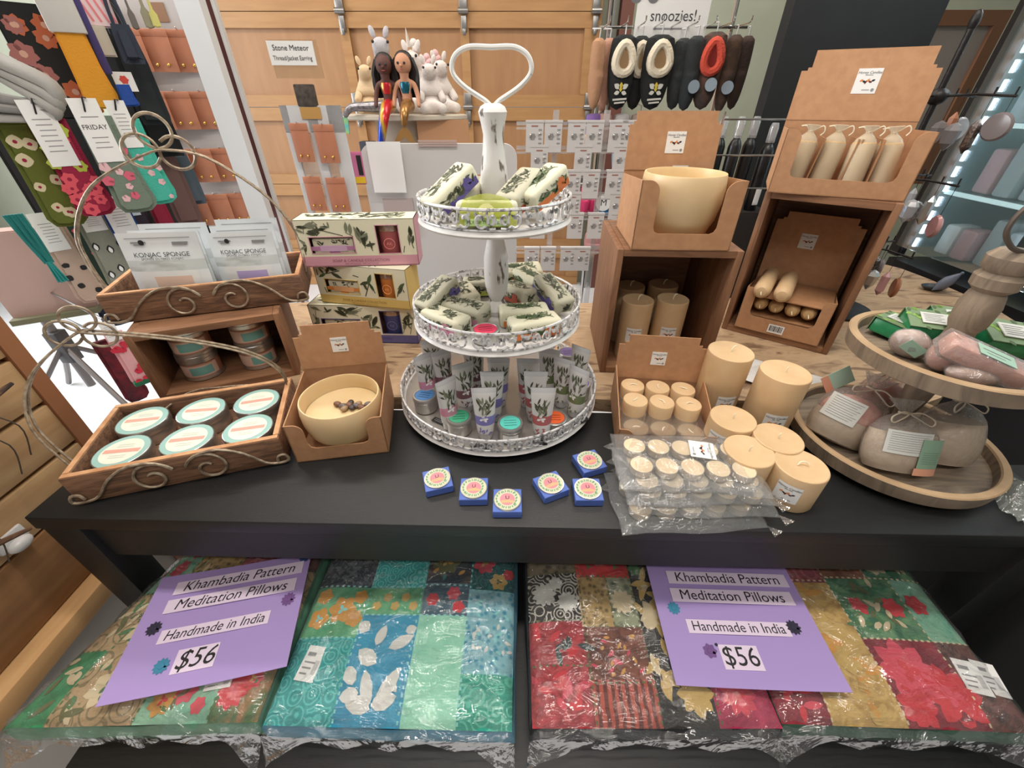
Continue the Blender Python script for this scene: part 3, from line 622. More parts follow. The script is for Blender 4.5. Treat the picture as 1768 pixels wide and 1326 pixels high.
# ------------------------------------------------------------------ wrapped soaps
SOAPC = {'pink': mat('pink_soap_band', (206, 140, 166), .5), 'orange': mat('orange_soap_label', (216, 122, 66), .5), 'violet': mat('violet_soap_label', (96, 84, 150), .5), 'green': mat('lime_soap_label', (196, 206, 92), .45), 'red': mat('brick_soap_label', (178, 78, 54), .5)}
WRAP = mat('cream_soap_wrapper', (218, 214, 188), .55, bump=.1, bscale=60)
WRAPG = mat('grey_cream_soap_wrapper', (190, 186, 164), .6, bump=.1, bscale=60)
def wrapped_soap(label, col, big, seed, wrap=WRAP):
    rnd = random.Random(seed)
    t = thing('wrapped_soap', label, 'soap', group='wrapped soaps on the tiered stand')
    L, W, H = .094, .044, .034
    m = MB(); m.box((0, 0, H / 2), (L, W, H), 0, r=.0075, seg=3)
    i0, i1 = (1, 2)
    for w_, h_, T, n in ((L * .86, W * .72, Tm((0, 0, H + .0002)), 22), (L * .84, H * .6, Tm((0, -W / 2 - .0002, H / 2), (PI / 2, 0, 0)), 16), (L * .84, H * .6, Tm((0, W / 2 + .0002, H / 2), (PI / 2, 0, PI)), 12), (W * .66, H * .6, Tm((L / 2 + .0002, 0, H / 2), (PI / 2, 0, PI / 2)), 6), (W * .66, H * .6, Tm((-L / 2 - .0002, 0, H / 2), (PI / 2, 0, -PI / 2)), 6)):
        leafy(m, w_, h_, n, T, (1, 2, 1), rnd, .021 if big else .0150)
    for sx in (-1, 1):
        for a_, b_ in (((-W * .36, H * .12), (0, H * .5)), ((W * .36, H * .12), (0, H * .5)), ((-W * .36, H * .88), (0, H * .5)), ((W * .36, H * .88), (0, H * .5))): m.line(a_[0], a_[1], b_[0], b_[1], .0006, 2, Tm((sx * (L / 2 + .0002), 0, 0), (PI / 2, 0, sx * PI / 2)), .0004)
    m.build('wrapper', [wrap, LEAFD if not big else LEAFM, LEAFG], t)
    m = MB()
    def band(i, j):   # printed band low round the front side
        x = (i - .5) * L * .86; return (x, -W / 2 - .0006, .004 + .013 * j * (1 - .25 * math.cos(3 * x / L)))
    m.grid(band, 8, 1, 0)
    m.flower(L * .22, .016, .011, 7, 0, Tm((0, -W / 2 - .0004, 0), (PI / 2, 0, 0)), .0006)
    m.build('printed_band', col, t)
    return t
PROTO = {}
def soap(label, key, x, y, z, rot):
    R_ = Euler(rot).to_matrix()
    z = z + .0005 - min((R_ @ Vector((sx * .044, sy * .020, sz * .032 + (.001 if sz == 0 else 0)))).z for sx in (-1, 1) for sy in (-1, 1) for sz in (0, 1))
    if key not in PROTO:
        c, b = key.split('/')
        o = wrapped_soap(label, SOAPC[c], 'big' in b, len(PROTO) * 7 + 1, WRAPG if 'grey' in b else WRAP); PROTO[key] = o; o.location = (SX + x, SY + y, ZT + z); o.rotation_euler = rot; return o
    return dup(PROTO[key], label, (SX + x, SY + y, ZT + z), rot)
z = Z2 + .0015
soap('pink banded wrapped soap at the front left of the middle tier', 'pink/small', -.092, -.078, z, (.0, 0, -.62))
soap('greyish wrapped soap lying just behind the pink banded bar', 'pink/grey', -.058, -.036, z + .0, (.12, .0, -.50))
soap('upright wrapped soap leaning on the left rim of the middle tier', 'violet/grey', -.112, -.006, z + .006, (0, -.35, .95))
soap('wrapped soap pointing at the column from the back left', 'violet/small', -.066, .035, z + .0, (0, .05, 1.9))
soap('plain backed wrapped soap behind the column, middle tier', 'green/grey', -.03, .092, z, (0, 0, .1))
soap('orange blossom wrapped soap at the front right of the middle tier', 'orange/big', .070, -.098, z, (0, 0, .32))
soap('orange blossom wrapped soap directly right of the column base', 'orange/big', .052, -.052, z + .0, (0, 0, .12))
soap('greyish wrapped soap standing behind the column on its right', 'red/grey', .044, .040, z + .0, (0, -.1, -.98))
soap('leafy wrapped soap at the back right of the middle tier', 'red/big', .072, .086, z + .004, (0, .2, -.8))
soap('violet ended wrapped soap leaning on the right rim, middle tier', 'violet/grey', .108, .008, z + .008, (0, .3, -1.05))
soap('small leafy wrapped soap at the far back of the middle tier', 'orange/big', .048, .128, z + .012, (.3, 0, .2))
z = Z1 + .0015
soap('lime green wrapped soap at the front of the top tier', 'green/big', -.008, -.092, z, (-.12, 0, 0))
soap('violet ended wrapped soap standing up at the top tier left', 'violet/small', -.062, -.045, z + .006, (.0, -.55, .75))
soap('wrapped soap beside the column on the top tier left', 'red/grey', -.045, -.005, z + .0, (0, -.25, 1.2))
soap('orange ended wrapped soap on the right rim of the top tier', 'orange/big', .083, -.038, z + .012, (.0, -.42, .82))
soap('grey wrapped soap between lime and orange bars, top tier', 'red/grey', .046, -.040, z + .010, (.0, -.35, 1.05))
soap('cream wrapped soap behind the column on the top tier', 'pink/small', .03, .07, z, (0, 0, .3))
# red glossy seed beads on top tier, small lime organza bag of soap
m = MB(); m.ball((0, 0, 0), (.014, .012, .010)); o = m.build('wooden_bead', mat('red_brown_bead', (140, 62, 40), .3), loc=(SX - .028, SY + .03, ZT + Z1 + .046)); tag(o, 'red brown bead on the soap behind the top tier column', 'bead')
o = thing('net_pouch', 'lime net pouch with pale badge draped over the front top-tier soap', 'pouch', (SX - .008, SY - .118, ZT + Z1 + .002))
m = MB(); m.grid(lambda i, j: ((i - .5) * .092 * (1 - .25 * j * j), -.003 - .002 * math.sin(9 * i) + .014 * j, .003 + .044 * j - .008 * (2 * i - 1) ** 2 * j), 16, 6); m.build('net_cloth', film('lime_net', tint=(206, 214, 90), haze=.62, bump=.3, gl=.05, rough=.3), o)
m = MB(); T = Tm((0, -.0015, .026), (PI / 2 - .3, 0, 0)); m.fan([(.012 * math.cos(2 * PI * k / 16), .010 * math.sin(2 * PI * k / 16), .0005) for k in range(16)], 0, T); m.text('AK', .010, 1, T, 0, 0, .001); m.build('badge', [mat('pale_lime_badge', (226, 224, 150), .5), GREYINK], o)
m = MB(); T = Tm((0, -.0045, .010), (PI / 2 - .3, 0, 0)); m.quad(.066, .010, 0, T, .0004); m.text('LILY OF THE VALLEY', .0066, 1, T, 0, 0, .0009); m.build('name_strip', [mat('mint_strip', (186, 214, 140), .5), mat('dark_green_ink', (70, 84, 50), .6)], o)
# ------------------------------------------------------------------ small tins with coloured lids
TINC = {}
TBODY = mat('satin_tin', (186, 184, 180), .38, metal=.85)
def balm_tin(label, cname, col, loc, h=.036, r=.0235, tagd=False):
    t = thing('salve_tin', label, 'tin', loc, random.uniform(-.3, .3))
    MB().lathe([(r * .93, 0), (r, .0015), (r, h * .72), (r * .97, h * .74)], 36).build('tin_body', TBODY, t)
    m = MB(); m.lathe([(r * 1.03, h * .70), (r * 1.05, h * .72), (r * 1.05, h * .95), (r * 1.0, h), (r * .88, h), (r * .85, h - .0012), (.001, h - .0012)], 36); m.build('lid', TBODY, t)
    m = MB(); m.fan([(r * .84 * math.cos(2 * PI * k / 32), r * .84 * math.sin(2 * PI * k / 32), h - .0004) for k in range(32)], 0)
    for k in range(3): m.line(-r * .5, r * (.25 - .3 * k), r * .5, r * (.25 - .3 * k), .0012, 1, z=h)
    m.build('lid_label', [col, mat(cname + '_print', tuple(int(c * .55) for c in LC[cname]), .6)], t)
    if tagd:
        m = MB(); m.grid(lambda i, j: ((r + .0004) * math.sin(-.7 + 1.3 * i), -(r + .0004) * math.cos(-.7 + 1.3 * i), h * (.1 + .5 * j)), 8, 1); m.build('side_label', WHITE, t)
    return t
LC = dict(blue=(72, 122, 176), green=(66, 160, 122), aqua=(92, 200, 186), orange=(214, 92, 44), violet=(124, 96, 178), dim_violet=(112, 92, 140), red=(214, 58, 92))
LM = {k: mat(k + '_lid_label', v, .45) for k, v in LC.items()}
z3 = ZT + Z3 + .0012
def onz(u, v, zz): p = at(u, v, zz); return (p.x, p.y)
def tin_at(label, c, u, v, base, **k):      # u, v: the middle of the lid in the photo
    h = k.get('h', .036); x, y = onz(u, v, base + h); d = math.hypot(x - SX, y - SY); q = min(1, ((R3 if base < .9 else R2) - .034) / d); x, y = SX + (x - SX) * q, SY + (y - SY) * q; return balm_tin(label, c, LM[c], (x, y, base), **k)
tin_at('silver tin with blue lid label at bottom tier left', 'blue', 733, 681, z3)
tin_at('silver tin with green lid label at the bottom tier front', 'green', 792, 718, z3)
tin_at('silver tin with aqua lid label and side sticker, bottom tier front', 'aqua', 881, 729, z3, tagd=True)
tin_at('short silver tin with orange lid label at bottom tier right', 'orange', 973, 731, z3, h=.022)
tin_at('silver tin with violet lid label at the bottom tier right', 'violet', 1020, 663, z3)
tin_at('dim violet lidded tin at the back right of bottom tier', 'dim_violet', 993, 604, z3, h=.045)
tin_at('round tin with bright red lid label on the middle tier', 'red', 838, 567, ZT + Z2 + .001, h=.022, r=.024)
# ------------------------------------------------------------------ hand cream tubes standing on their caps
TUBEW = mat('pearl_tube_plastic', (208, 206, 204), .3); CRIMP = mat('clear_crimp', (196, 196, 198), .25)
def cream_tube(label, cname, col, seed):
    rnd = random.Random(seed)
    t = thing('hand_cream_tube', label, 'tube', group=None)
    def rad(j):
        return .0150 * (1 - j) ** .75 + .0006, .0150 + .006 * j
    H = .088; zc = .016
    m = MB()
    def fn(i, j):
        d, wd = rad(j); a = 2 * PI * i; return (wd * math.cos(a), d * math.sin(a), zc + H * j)
    m.grid(fn, 24, 10, lambda i, j: 1 if j > .86 else (2 if .14 < j < .36 else 0), wrap=True)
    T = Tm((0, -.0153, zc), (PI / 2, 0, 0))
    def put(x, y): # flat print pressed onto the front
        j = y / H; d, wd = rad(j); s_ = max(0, 1 - (x / wd) ** 2) ** .5; return (x, -d * s_ - .0004, zc + y)
    def leaf2(x, y, a, l, wd, mi):
        o = []
        for tt, k in ((0, 0), (.35, .9), (.7, .8), (1, 0), (.7, -.8), (.35, -.9)):
            px, py = x + tt * l * math.cos(a) - k * wd / 2 * math.sin(a), y + tt * l * math.sin(a) + k * wd / 2 * math.cos(a); o.append(put(px, py))
        m.fan(o, mi)
    for k in range(22):
        x = rnd.uniform(-.010, .010); y = rnd.uniform(.030, .062); leaf2(x, y, rnd.uniform(.7, 2.4), .014, .0036, 3 if k % 2 else 4)
    for k in range(8): leaf2(rnd.uniform(-.009, .009), rnd.uniform(.002, .010), rnd.uniform(0, 6), .007, .003, 2)
    for k in range(7): leaf2(-.002, .031, 2 * PI * k / 7, .008, .005, 2 if k % 2 else 5)
    m.build('tube_body', [TUBEW, CRIMP, col, LEAFD, LEAFG, WHITE], t)
    MB().lathe([(.0118, 0), (.0126, .001), (.0134, .016), (.012, .0168)], 24).build('cap', mat('pearl_cap', (190, 188, 188), .3), t)
    return t
TC = dict(lavender=mat('lavender_print', (122, 116, 178), .5), rose=mat('rose_red_print', (178, 96, 98), .5), pink=mat('soft_pink_print', (204, 138, 158), .5), green=mat('moss_print', (112, 124, 84), .5), plum=mat('plum_print', (120, 84, 92), .5))
TP = {}
def tube(label, c, u, v, rz, tilt=0.0, s=1.10):     # u, v: the foot of the cap in the photo
    x, y = onz(u, v, z3)
    if c not in TP:
        o = cream_tube(label, c, TC[c], len(TP) * 5 + 2); TP[c] = o; o.location = (x, y, z3); o.rotation_euler = (tilt, 0, rz); o.scale = (s, s, s); return o
    return dup(TP[c], label, (x, y, z3), (tilt, 0, rz), scale=(s, s, s))
tube('lavender hand cream tube at the front of its row', 'lavender', 839, 752, .06)
tube('lavender hand cream tube second in its row', 'lavender', 852, 722, .0); tube('lavender hand cream tube at the back of its row', 'lavender', 862, 697, .0)
tube('rose hand cream tube at the front of its row, right half', 'rose', 934, 752, -.02)
tube('rose hand cream tube second in its row, right half', 'rose', 922, 722, -.05); tube('rose hand cream tube at the back of its row', 'rose', 910, 698, -.05)
tube('pink hand cream tube turned sideways behind the green-lidded tin', 'pink', 778, 736, .75)
tube('pink hand cream tube at the far left behind the blue-lidded tin', 'pink', 742, 690, .7); 
tube('plum hand cream tube right of the sideways pink one', 'plum', 805, 706, .5); tube('plum hand cream tube at the back left of bottom tier', 'plum', 770, 682, .6)
tube('plum hand cream tube in the back left shade beside column', 'plum', 822, 676, .3)
tube('green hand cream tube at the front right beside violet tin', 'green', 992, 715, -.75); tube('green hand cream tube second on the right side', 'green', 968, 698, -.55)
tube('green hand cream tube in the back right shade', 'green', 944, 680, -.3); tube('green hand cream tube at the far right rear', 'green', 995, 676, -.7)
tube('pink hand cream tube at the back left corner of bottom tier', 'pink', 752, 660, .6)
# dark bar pieces lying on the bottom tier
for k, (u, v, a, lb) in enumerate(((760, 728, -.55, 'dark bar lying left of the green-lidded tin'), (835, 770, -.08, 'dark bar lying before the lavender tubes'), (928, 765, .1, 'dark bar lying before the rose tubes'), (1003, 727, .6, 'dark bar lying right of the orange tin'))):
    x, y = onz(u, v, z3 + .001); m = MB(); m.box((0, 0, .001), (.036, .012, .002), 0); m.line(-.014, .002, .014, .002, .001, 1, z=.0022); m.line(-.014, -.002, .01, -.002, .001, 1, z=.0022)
    o = m.build('dark_bar', [mat('dark_bar_black', (40, 38, 40), .4), GREYINK], loc=(x, y, z3), rot=(0, 0, a)); tag(o, lb, 'bar')
# ------------------------------------------------------------------ six blue balm cartons on the black table
BLUEC = mat('periwinkle_carton', (86, 112, 190), .5); CREAMC = mat('cream_disc_print', (206, 206, 178), .5); SAGE = mat('sage_disc_print', (112, 158, 120), .5); ROSEP = mat('pink_disc_print', (222, 140, 150), .5); SANDP = mat('sand_disc_print', (218, 176, 128), .5)
def balm(label):
    t = thing('balm_carton', label, 'tin')
    m = MB(); m.box((0, 0, .0078), (.0475, .0475, .0152), 0, r=.0008, seg=1); m.build('carton_sleeve', BLUEC, t)
    m = MB(); m.lathe([(.0225, .001), (.0232, .002), (.0232, .016), (.0225, .0175), (.001, .0175)], 36); m.build('tin', SILVER, t)
    m = MB(); Z = .0178; ci = lambda r, mi, z, sx=1, sy=1, x=0, y=0: m.fan([(x + r * sx * math.cos(2 * PI * k / 36), y + r * sy * math.sin(2 * PI * k / 36), z) for k in range(36)], mi)
    ci(.0228, 6, Z); ci(.0215, 1, Z + .0001); ci(.0125, 3, Z + .0002)
    for k in range(6): m.leaf(-.010 + .004 * k, -.0085, 1.2 + .15 * k, .0075, .004, 4, None, Z + .0003)
    m.leaf(-.004, -.004, .2, .010, .005, 4, None, Z + .00032); m.text('U', .010, 5, None, 0, .003, Z + .0004)
    for k in range(5): m.leaf(.0135 * math.cos(.0 + .35 * k - .7), .0175 * math.sin(.35 * k - .7), 1.0, .006, .003, 2, None, Z + .0003); m.leaf(-.0175 * math.cos(.35 * k - .7), .0175 * math.sin(.35 * k - .7) - .002, 1.8, .006, .003, 2, None, Z + .0003)
    for a0, n in ((PI / 2, 7), (-PI / 2, 10)):
        for i in range(n):
            a = a0 + (i - (n - 1) / 2) * .21; m.line(.0148 * math.cos(a), .0148 * math.sin(a), .0188 * math.cos(a + .05 * (i % 3 - 1)), .0188 * math.sin(a + .05 * (i % 3 - 1)), .0016, 2, None, Z + .0004)
    m.build('lid_print', [BLUEC, CREAMC, SAGE, ROSEP, SANDP, INK, SILVER], t)
    return t
bl = None
for (u, v), rz, lb in (((755, 825), .30, 'blue balm carton furthest left before the stand'), ((818, 842), .02, 'blue balm carton second from the left before the stand'), ((876, 862), .0, 'blue balm carton nearest the table front edge'), ((951, 834), .42, 'turned blue balm carton right of the stand foot'), ((1018, 794), .35, 'blue balm carton furthest back, near the tealights'), ((1015, 843), .0, 'blue balm carton at the front right of its group')):
    x, y = onz(u, v, ZT + .018)
    if bl is None: bl = balm(lb); bl.location = (x, y, ZT + .0005); bl.rotation_euler = (0, 0, rz); bl['group'] = 'blue balm cartons on the table'
    else: dup(bl, lb, (x, y, ZT + .0005), rz)
# ------------------------------------------------------------------ right half: crates, kraft boxes, beeswax candles
cl = open_crate('wooden_crate', 'brown wooden crate with pillar candles inside, below the wax bowl box', (.352, .958, ZS + .001), -.06, .255, .25, .301)
cr = open_crate('wooden_crate', 'taller brown wooden crate with the kraft taper box inside', (.795, 1.095, ZS + .001), -.63, .265, .235, .371, th=.015)
kraft_box('kraft box holding the empty wax bowl on top of the brown crate', (.345, .925, ZS + .303), -.05, .195, .19, .115, .128, .032, .036, .122, .232, lab=(.005, .48, .040), lean=.08, sh=.008, shz=.22)
wax_bowl('honey coloured wax bowl in the kraft box above the crate', (.352, .920, ZS + .306), .083, .128)
o = [q for q in C.objects if q.name.startswith('kraft_display_box')][-1]
price_tag(o, (.025, .0925, .118), (PI / 2, 0, 0), .034, .026)
# pillars in the crate
def pillar(label, loc, R, H, rz=0.0, lab=True, lab_a=-.25, lab_z=.30, wick=0, ls=.034, lw=None):
    t = thing('pillar_candle', label, 'candle', loc, rz, group='beeswax pillar candles')
    MB().lathe([(R * .98, 0), (R, .002), (R, H - .004), (R * .985, H - .001), (R * .95, H), (R * .6, H - .0015), (.001, H - .002)], 48).build('wax_body', WAX, t)
    m = MB(); wp = [(0, 0, H - .003), (.001, 0, H + .004), (.004, .002, H + .009), (.009, .003, H + .010)] if wick == 0 else [(0, 0, H - .003), (0, 0, H + .006), (.002, 0, H + .010)] if wick == 1 else [(-.006, 0, H - .001), (-.002, .002, H + .004), (.005, .001, H + .005), (.010, -.002, H + .002)]
    m.tube(catmull(wp, 4), .0013, 6); m.build('wick', WICK, t)
    if lab:
        m = MB(); s = ls; hw = s / R / 2; rr = R + .0005; z0 = H * lab_z
        cp = lambda x, y, dz=0: ((rr + dz) * math.sin(lab_a + x / R), -(rr + dz) * math.cos(lab_a + x / R), z0 + y)
        m.grid(lambda i, j: cp((i - .5) * s, (j - .5) * s), 10, 1, 0)
        tx = MB(); tx.text('Honey Candles', s * .155, 0, None, 0, s * .33, 0, shear=.2)
        k = len(m.v); m.v += [cp(x, y, .0004) for x, y, z in tx.v]; m.f += [tuple(i + k for i in f) for f in tx.f]; m.m += [1] * len(tx.f)
        def lf(x, y, a, l, wd, mi): m.fan([cp(x + t_ * l * math.cos(a) - k_ * wd / 2 * math.sin(a), y + t_ * l * math.sin(a) + k_ * wd / 2 * math.cos(a), .0004) for t_, k_ in ((0, 0), (.3, .9), (.7, .8), (1, 0), (.7, -.8), (.3, -.9))], mi)
        for x, y, a, mi in ((-.24, .02, .5, 3), (-.12, -.02, -.5, 1), (-.05, -.05, 1.2, 4), (.04, .03, .9, 3), (.13, -.03, -.4, 4), (.24, .02, .4, 1)): lf((x - .08 * math.cos(a)) * s, (y - .08 * math.sin(a)) * s, a, s * .17, s * .09, mi)
        for x0, x1, y in ((-.1, .25, -.36), (-.16, .16, .22)): m.fan([cp(x0 * s, (y - .02) * s, .0004), (cp(x1 * s, (y - .02) * s, .0004)), cp(x1 * s, (y + .02) * s, .0004), cp(x0 * s, (y + .02) * s, .0004)], 2)
        m.build('label', [WHITE, INK, GREYINK, ORANGEINK, BROWNINK], t)
    return t
zc = ZS + .0155
for (x, y), H, lb in (((.300, .905), .150, 'front left pillar candle inside the brown crate'), ((.385, .910), .150, 'front right pillar candle inside the brown crate'), ((.303, .995), .150, 'back left pillar candle inside the brown crate'), ((.389, 1.0), .152, 'back right pillar candle inside the brown crate')): pillar(lb, (x, y, zc), .037, H, lab_a=-.2, lab_z=.48, ls=.036)
# free standing pillars on the black table
p = at(1262, 603, ZT + .150); pillar('tall pillar candle beside the votive box, left of the two', (p.x - .003, p.y - .008, ZT + .001), .043, .150, lab_a=.02, lab_z=.32, ls=.037)
p = at(1355, 642, ZT + .143); pillar('tall pillar candle nearest the salt-soap bags, right of the two', (p.x + .002, p.y + .0, ZT + .001), .044, .143, lab_a=-.25, lab_z=.36, ls=.039, wick=1)
for (u, v), H, la, wk, lb in (((1266, 722), .076, -.9, 1, 'short pillar candle at the foot of the left tall pillar'), ((1344, 756), .074, -1.0, 1, 'short pillar candle at the foot of the right tall pillar'), ((1294, 778), .072, -1.5, 1, 'short pillar candle touching the tealight packs'), ((1384, 803), .072, -.75, 2, 'short pillar candle nearest the table front, labelled on the left')):
    p = at(u, v, ZT + H); pillar(lb, (p.x, p.y, ZT + .001), .0405, H, lab_a=la, lab_z=.52, ls=.036, wick=wk)
# votive box
kb = kraft_box('kraft box of votive candles in clear tray at the table front', (.302, .648, ZT + .001), -.13, .178, .165, .092, .050, .020, .028, .062, .165, lab=(-.004, .50, .030), lean=.04, sh=.012, shz=.22)
kbm = kb.matrix_basis
m = MB()
for i in range(3):
    for j in range(3): m.lathe([(.0235, .003), (.0242, .018), (.024, .032), (.026, .0325)], 20, 0, (-.052 + .052 * i, -.052 + .052 * j, 0))
m.box((0, 0, .033), (.165, .155, .0006)); o = m.build('clear_tray', film('clear_cup_plastic', haze=.04, bump=.02, gl=.14)); o.matrix_basis = kbm @ Matrix.Translation((0, 0, .001)); tag(o, 'clear moulded plastic tray inside the votive box', 'plastic tray')
vp = None; n = 0
for j, row in ((1, 'back'), (0, 'middle')):
    for i, col in enumerate(('left', 'centre', 'right')):
        loc = kbm @ Vector((-.052 + .052 * i, -.052 + .052 * (j + 1), .004)); lb = f'votive candle in the {row} row of the kraft box, {col}'
        if vp is None:
            vp = thing('votive_candle', lb, 'candle', loc, 0, 'votive candles in the kraft box')
            MB().lathe([(.0215, 0), (.0232, .003), (.0248, .056), (.0235, .0585), (.001, .0585)], 32).build('wax_body', WAX, vp)
            MB().tube(catmull([(-.007, -.001, .0592), (0, .001, .0605), (.008, -.001, .0592)], 4), .0012, 6).build('wick', WICK, vp)
        else: dup(vp, lb, loc, (0, 0, n * 1.3))
        n += 1
for i, col in enumerate(('left', 'centre', 'right')): dup(vp, f'votive candle lying low behind the front lip of the kraft box, {col}', kbm @ Vector((-.052 + .052 * i, -.050, .0035)), (0, 0, i), scale=(1, 1, .5))
# tealight packs: a stack of four clear bags, ten tealights each
TLC = mat('clear_tealight_cup', (206, 208, 208), .2, alpha=.45); TLA = mat('grey_tealight_shadow_card', (150, 152, 152), .4)
def tealight_row(rootloc, rz, tilt, names, vis=True):
    Mx = Matrix.Translation(rootloc) @ Euler((tilt, 0, rz)).to_matrix().to_4x4()
    return Mx
tp_c = (at(1100, 787, .79) + at(1268, 828, .79)) / 2
tl0 = None
for k in range(4):
    zz = ZT + .001 + .0175 * k
    sh = ((-.006, -.034, .10), (.014, -.018, .03), (.006, -.010, .06), (0, 0, -.02))[k]
    cx, cy, rz = .293 + sh[0], .488 + sh[1], -.05 + sh[2]
    Mx = Matrix.Translation((cx, cy, zz)) @ Euler((0, 0, rz)).to_matrix().to_4x4()
    wh = ('bottom', 'second lowest', 'second highest', 'topmost')[k]
    bag = thing('tealight_bag', f'clear plastic bag of ten tealights, {wh} of its stack', 'bag', (cx, cy, zz), rz, 'tealight bags in a stack')
    m = MB(); rnd = random.Random(k)
    def top(i, j):
        x = (i - .5) * .236; y = (j - .5) * .130; e = min(1, 6 * min(i, 1 - i, j, 1 - j)) ; return (x + .003 * math.sin(9 * j), y + .003 * math.sin(8 * i + k), .0015 + .0155 * e ** .5 + .0008 * math.sin(20 * i + 3 * k) * math.sin(17 * j))
    m.grid(top, 26, 16, 0); m.grid(lambda i, j: (lambda p: (p[0], p[1], .0004))(top(i, j)), 6, 4, 0)
    if k == 3: pass
    for i, (x0, y0) in enumerate(((.118, -.06), (.118, .05), (-.118, .04))): m.fan([(x0, y0, .002), (x0 + (.018 if x0 > 0 else -.016), y0 - .012, .0035), (x0, y0 - .02, .002)])
    m.build('clear_film', film('tealight_film', haze=.09, bump=.35, bscale=24, gl=.12), bag)
    if k == 3:
        T = Tm((.037, .018, .0175), (.0, .0, -.25)); kraft_label(bag, (.030, .016, .0178), (0, 0, -PI / 2 - .15), .040)
    for i in range(5):
        for j in range(2):
            loc = Mx @ Vector((-.082 + .041 * i + .004 * (1 - j), -.0225 + .045 * j, .0012)); lb = 'ivory tealight in the {} bag of the stack, {} row, {}'.format(wh, ('front', 'back')[j], ('far left', 'left of centre', 'centre', 'right of centre', 'far right')[i])
            if tl0 is None:
                tl0 = thing('tealight', lb, 'candle', loc, 0, 'tealights in clear bags')
                MB().lathe([(.0175, 0), (.0185, .001), (.0190, .0145), (.0186, .0145), (.0182, .0135)], 28).build('clear_cup', film('cup_plastic', haze=.16, bump=.0, gl=.16), tl0)
                MB().lathe([(.0178, .0012), (.0181, .0132), (.0176, .0138), (.001, .0140)], 28).build('wax', mat('ivory_wax', (228, 208, 176), .5, col2=(222, 200, 166), scale=40, sss=.2), tl0)
                MB().tube([(0, 0, .0138), (.001, .001, .0152)], .0008, 5).build('wick', WICK, tl0)
            else: dup(tl0, lb, loc, (0, 0, i + j))
# ------------------------------------------------------------------ box of pouched candles above the taller crate
q4 = kraft_box('kraft box of net-wrapped candles on top of the taller crate', (.765, 1.075, ZS + .373), -.46, .262, .17, .125, .128, .034, .032, .140, .275, lab=(.005, .56, .046), lean=.10, sh=.012, shz=.28)
qm = q4.matrix_basis
NET = film('cotton_net', tint=(232, 216, 186), haze=.45, bump=.4, bscale=120, gl=.02, rough=.5); TAPER = mat('dull_beeswax', (206, 172, 124), .55, col2=(196, 160, 112), scale=30, sss=.1)
for k, (x, tl_, lb) in enumerate(((-.088, .10, 'net-wrapped candle at the left end of the high kraft box'), (-.030, .06, 'net-wrapped candle second from left in the high kraft box'), (.030, -.03, 'net-wrapped candle third from left in the high kraft box'), (.086, -.16, 'net-wrapped candle at the right end of the high kraft box'))):
    loc = qm @ Vector((x, -.035 + .012 * (k % 2), .004)); t = thing('wrapped_candle', lb, 'candle', loc, 0, 'net-wrapped candles in the high box', rot=(-.06, tl_ * .6, -.46))
    MB().lathe([(.0215, 0), (.0225, .002), (.0225, .098), (.021, .100), (.001, .100)], 28).build('wax_body', TAPER, t)
    m = MB(); m.lathe([(.0238, 0), (.0245, .05), (.0242, .094), (.018, .106), (.007, .117), (.005, .120), (.009, .124), (.016, .130), (.013, .131)], 22); m.build('net_pouch', NET, t)
    m = MB(); m.tube(catmull([(.005, 0, .119), (0, -.0055, .119), (-.005, 0, .119), (0, .005, .119), (.006, -.003, .121), (.020, -.008, .130), (.026, -.006, .120), (.021, -.004, .112)], 4), .0013, 6); m.tube(catmull([(-.004, -.004, .120), (-.013, -.008, .128), (-.022, -.004, .127)], 4), .0013, 6); m.build('drawstring', WICK, t)
for k, (x, lb) in enumerate(((-.060, 'kraft divider card left of the second wrapped candle'), (.006, 'kraft divider card left of the third wrapped candle'), (.016, 'kraft divider card touching the third wrapped candle'), (.058, 'kraft divider card left of the last wrapped candle'))):
    m = MB(); m.box((0, 0, .054), (.0025, .10, .106)); o = m.build('divider_card', KRAFTIN); o.matrix_basis = qm @ Tm((x, .0, .0035), (0, .10 - .03 * k, 0)); tag(o, lb, 'card')
# taper box inside the taller crate
q5 = kraft_box('kraft box of round-ended taper candles inside the taller crate', (.775, 1.065, ZS + .018), -.63, .205, .17, .09, .120, .042, .026, .100, .285, lab=(-.012, .62, .038), lean=.06, sh=.014, shz=.12)
q5m = q5.matrix_basis
m = MB(); m.box((-.002, -.087, .020), (.038, .0006, .024)); 
for k in range(9): m.box((-.016 + .0035 * k, -.0875, .021), (.0016 if k % 3 else .0024, .0004, .016), 1)
m.build('barcode_label', [WHITE, INK], q5)
MB().box((0, -.003, .098), (.198, .155, .0025)).build('inner_shelf', KRAFTIN, q5)
def taper(label, v, tilt, rz, L=.15, R=.0195, round_=False):
    t = thing('taper_candle', label, 'candle', q5m @ Vector(v), 0, 'taper candles in the taller crate', rot=(PI / 2 + tilt, 0, -.63 + rz))
    pr = [(.001, 0), (R * .9, .001), (R, .004), (R, L - .022), (R * .92, L - .010), (R * .6, L - .002), (.003, L)] 
    MB().lathe(pr, 28).build('wax_body', WAX if 'upper' in label else TAPER, t)
    if not round_: MB().tube(catmull([(0, 0, L - .002), (.001, 0, L + .008), (.003, -.003, L + .014)], 4), .0012, 6).build('wick', WICK, t)
    return t
for x, rnd_, lb in ((-.066, False, 'upper taper candle on the left of the inner shelf'), (-.018, True, 'upper taper candle with smooth round end on the shelf')): taper(lb, (x, .055, .120), 0, 0, L=.165, R=.021, round_=rnd_)
for x, lb in ((-.060, 'lower taper candle at the left of the box window'), (-.022, 'lower taper candle second from left in box window'), (.017, 'lower taper candle third from left in box window'), (.055, 'lower taper candle at the right of the box window')): taper(lb, (x, .065, .074), .0, 0, L=.142, R=.0185)
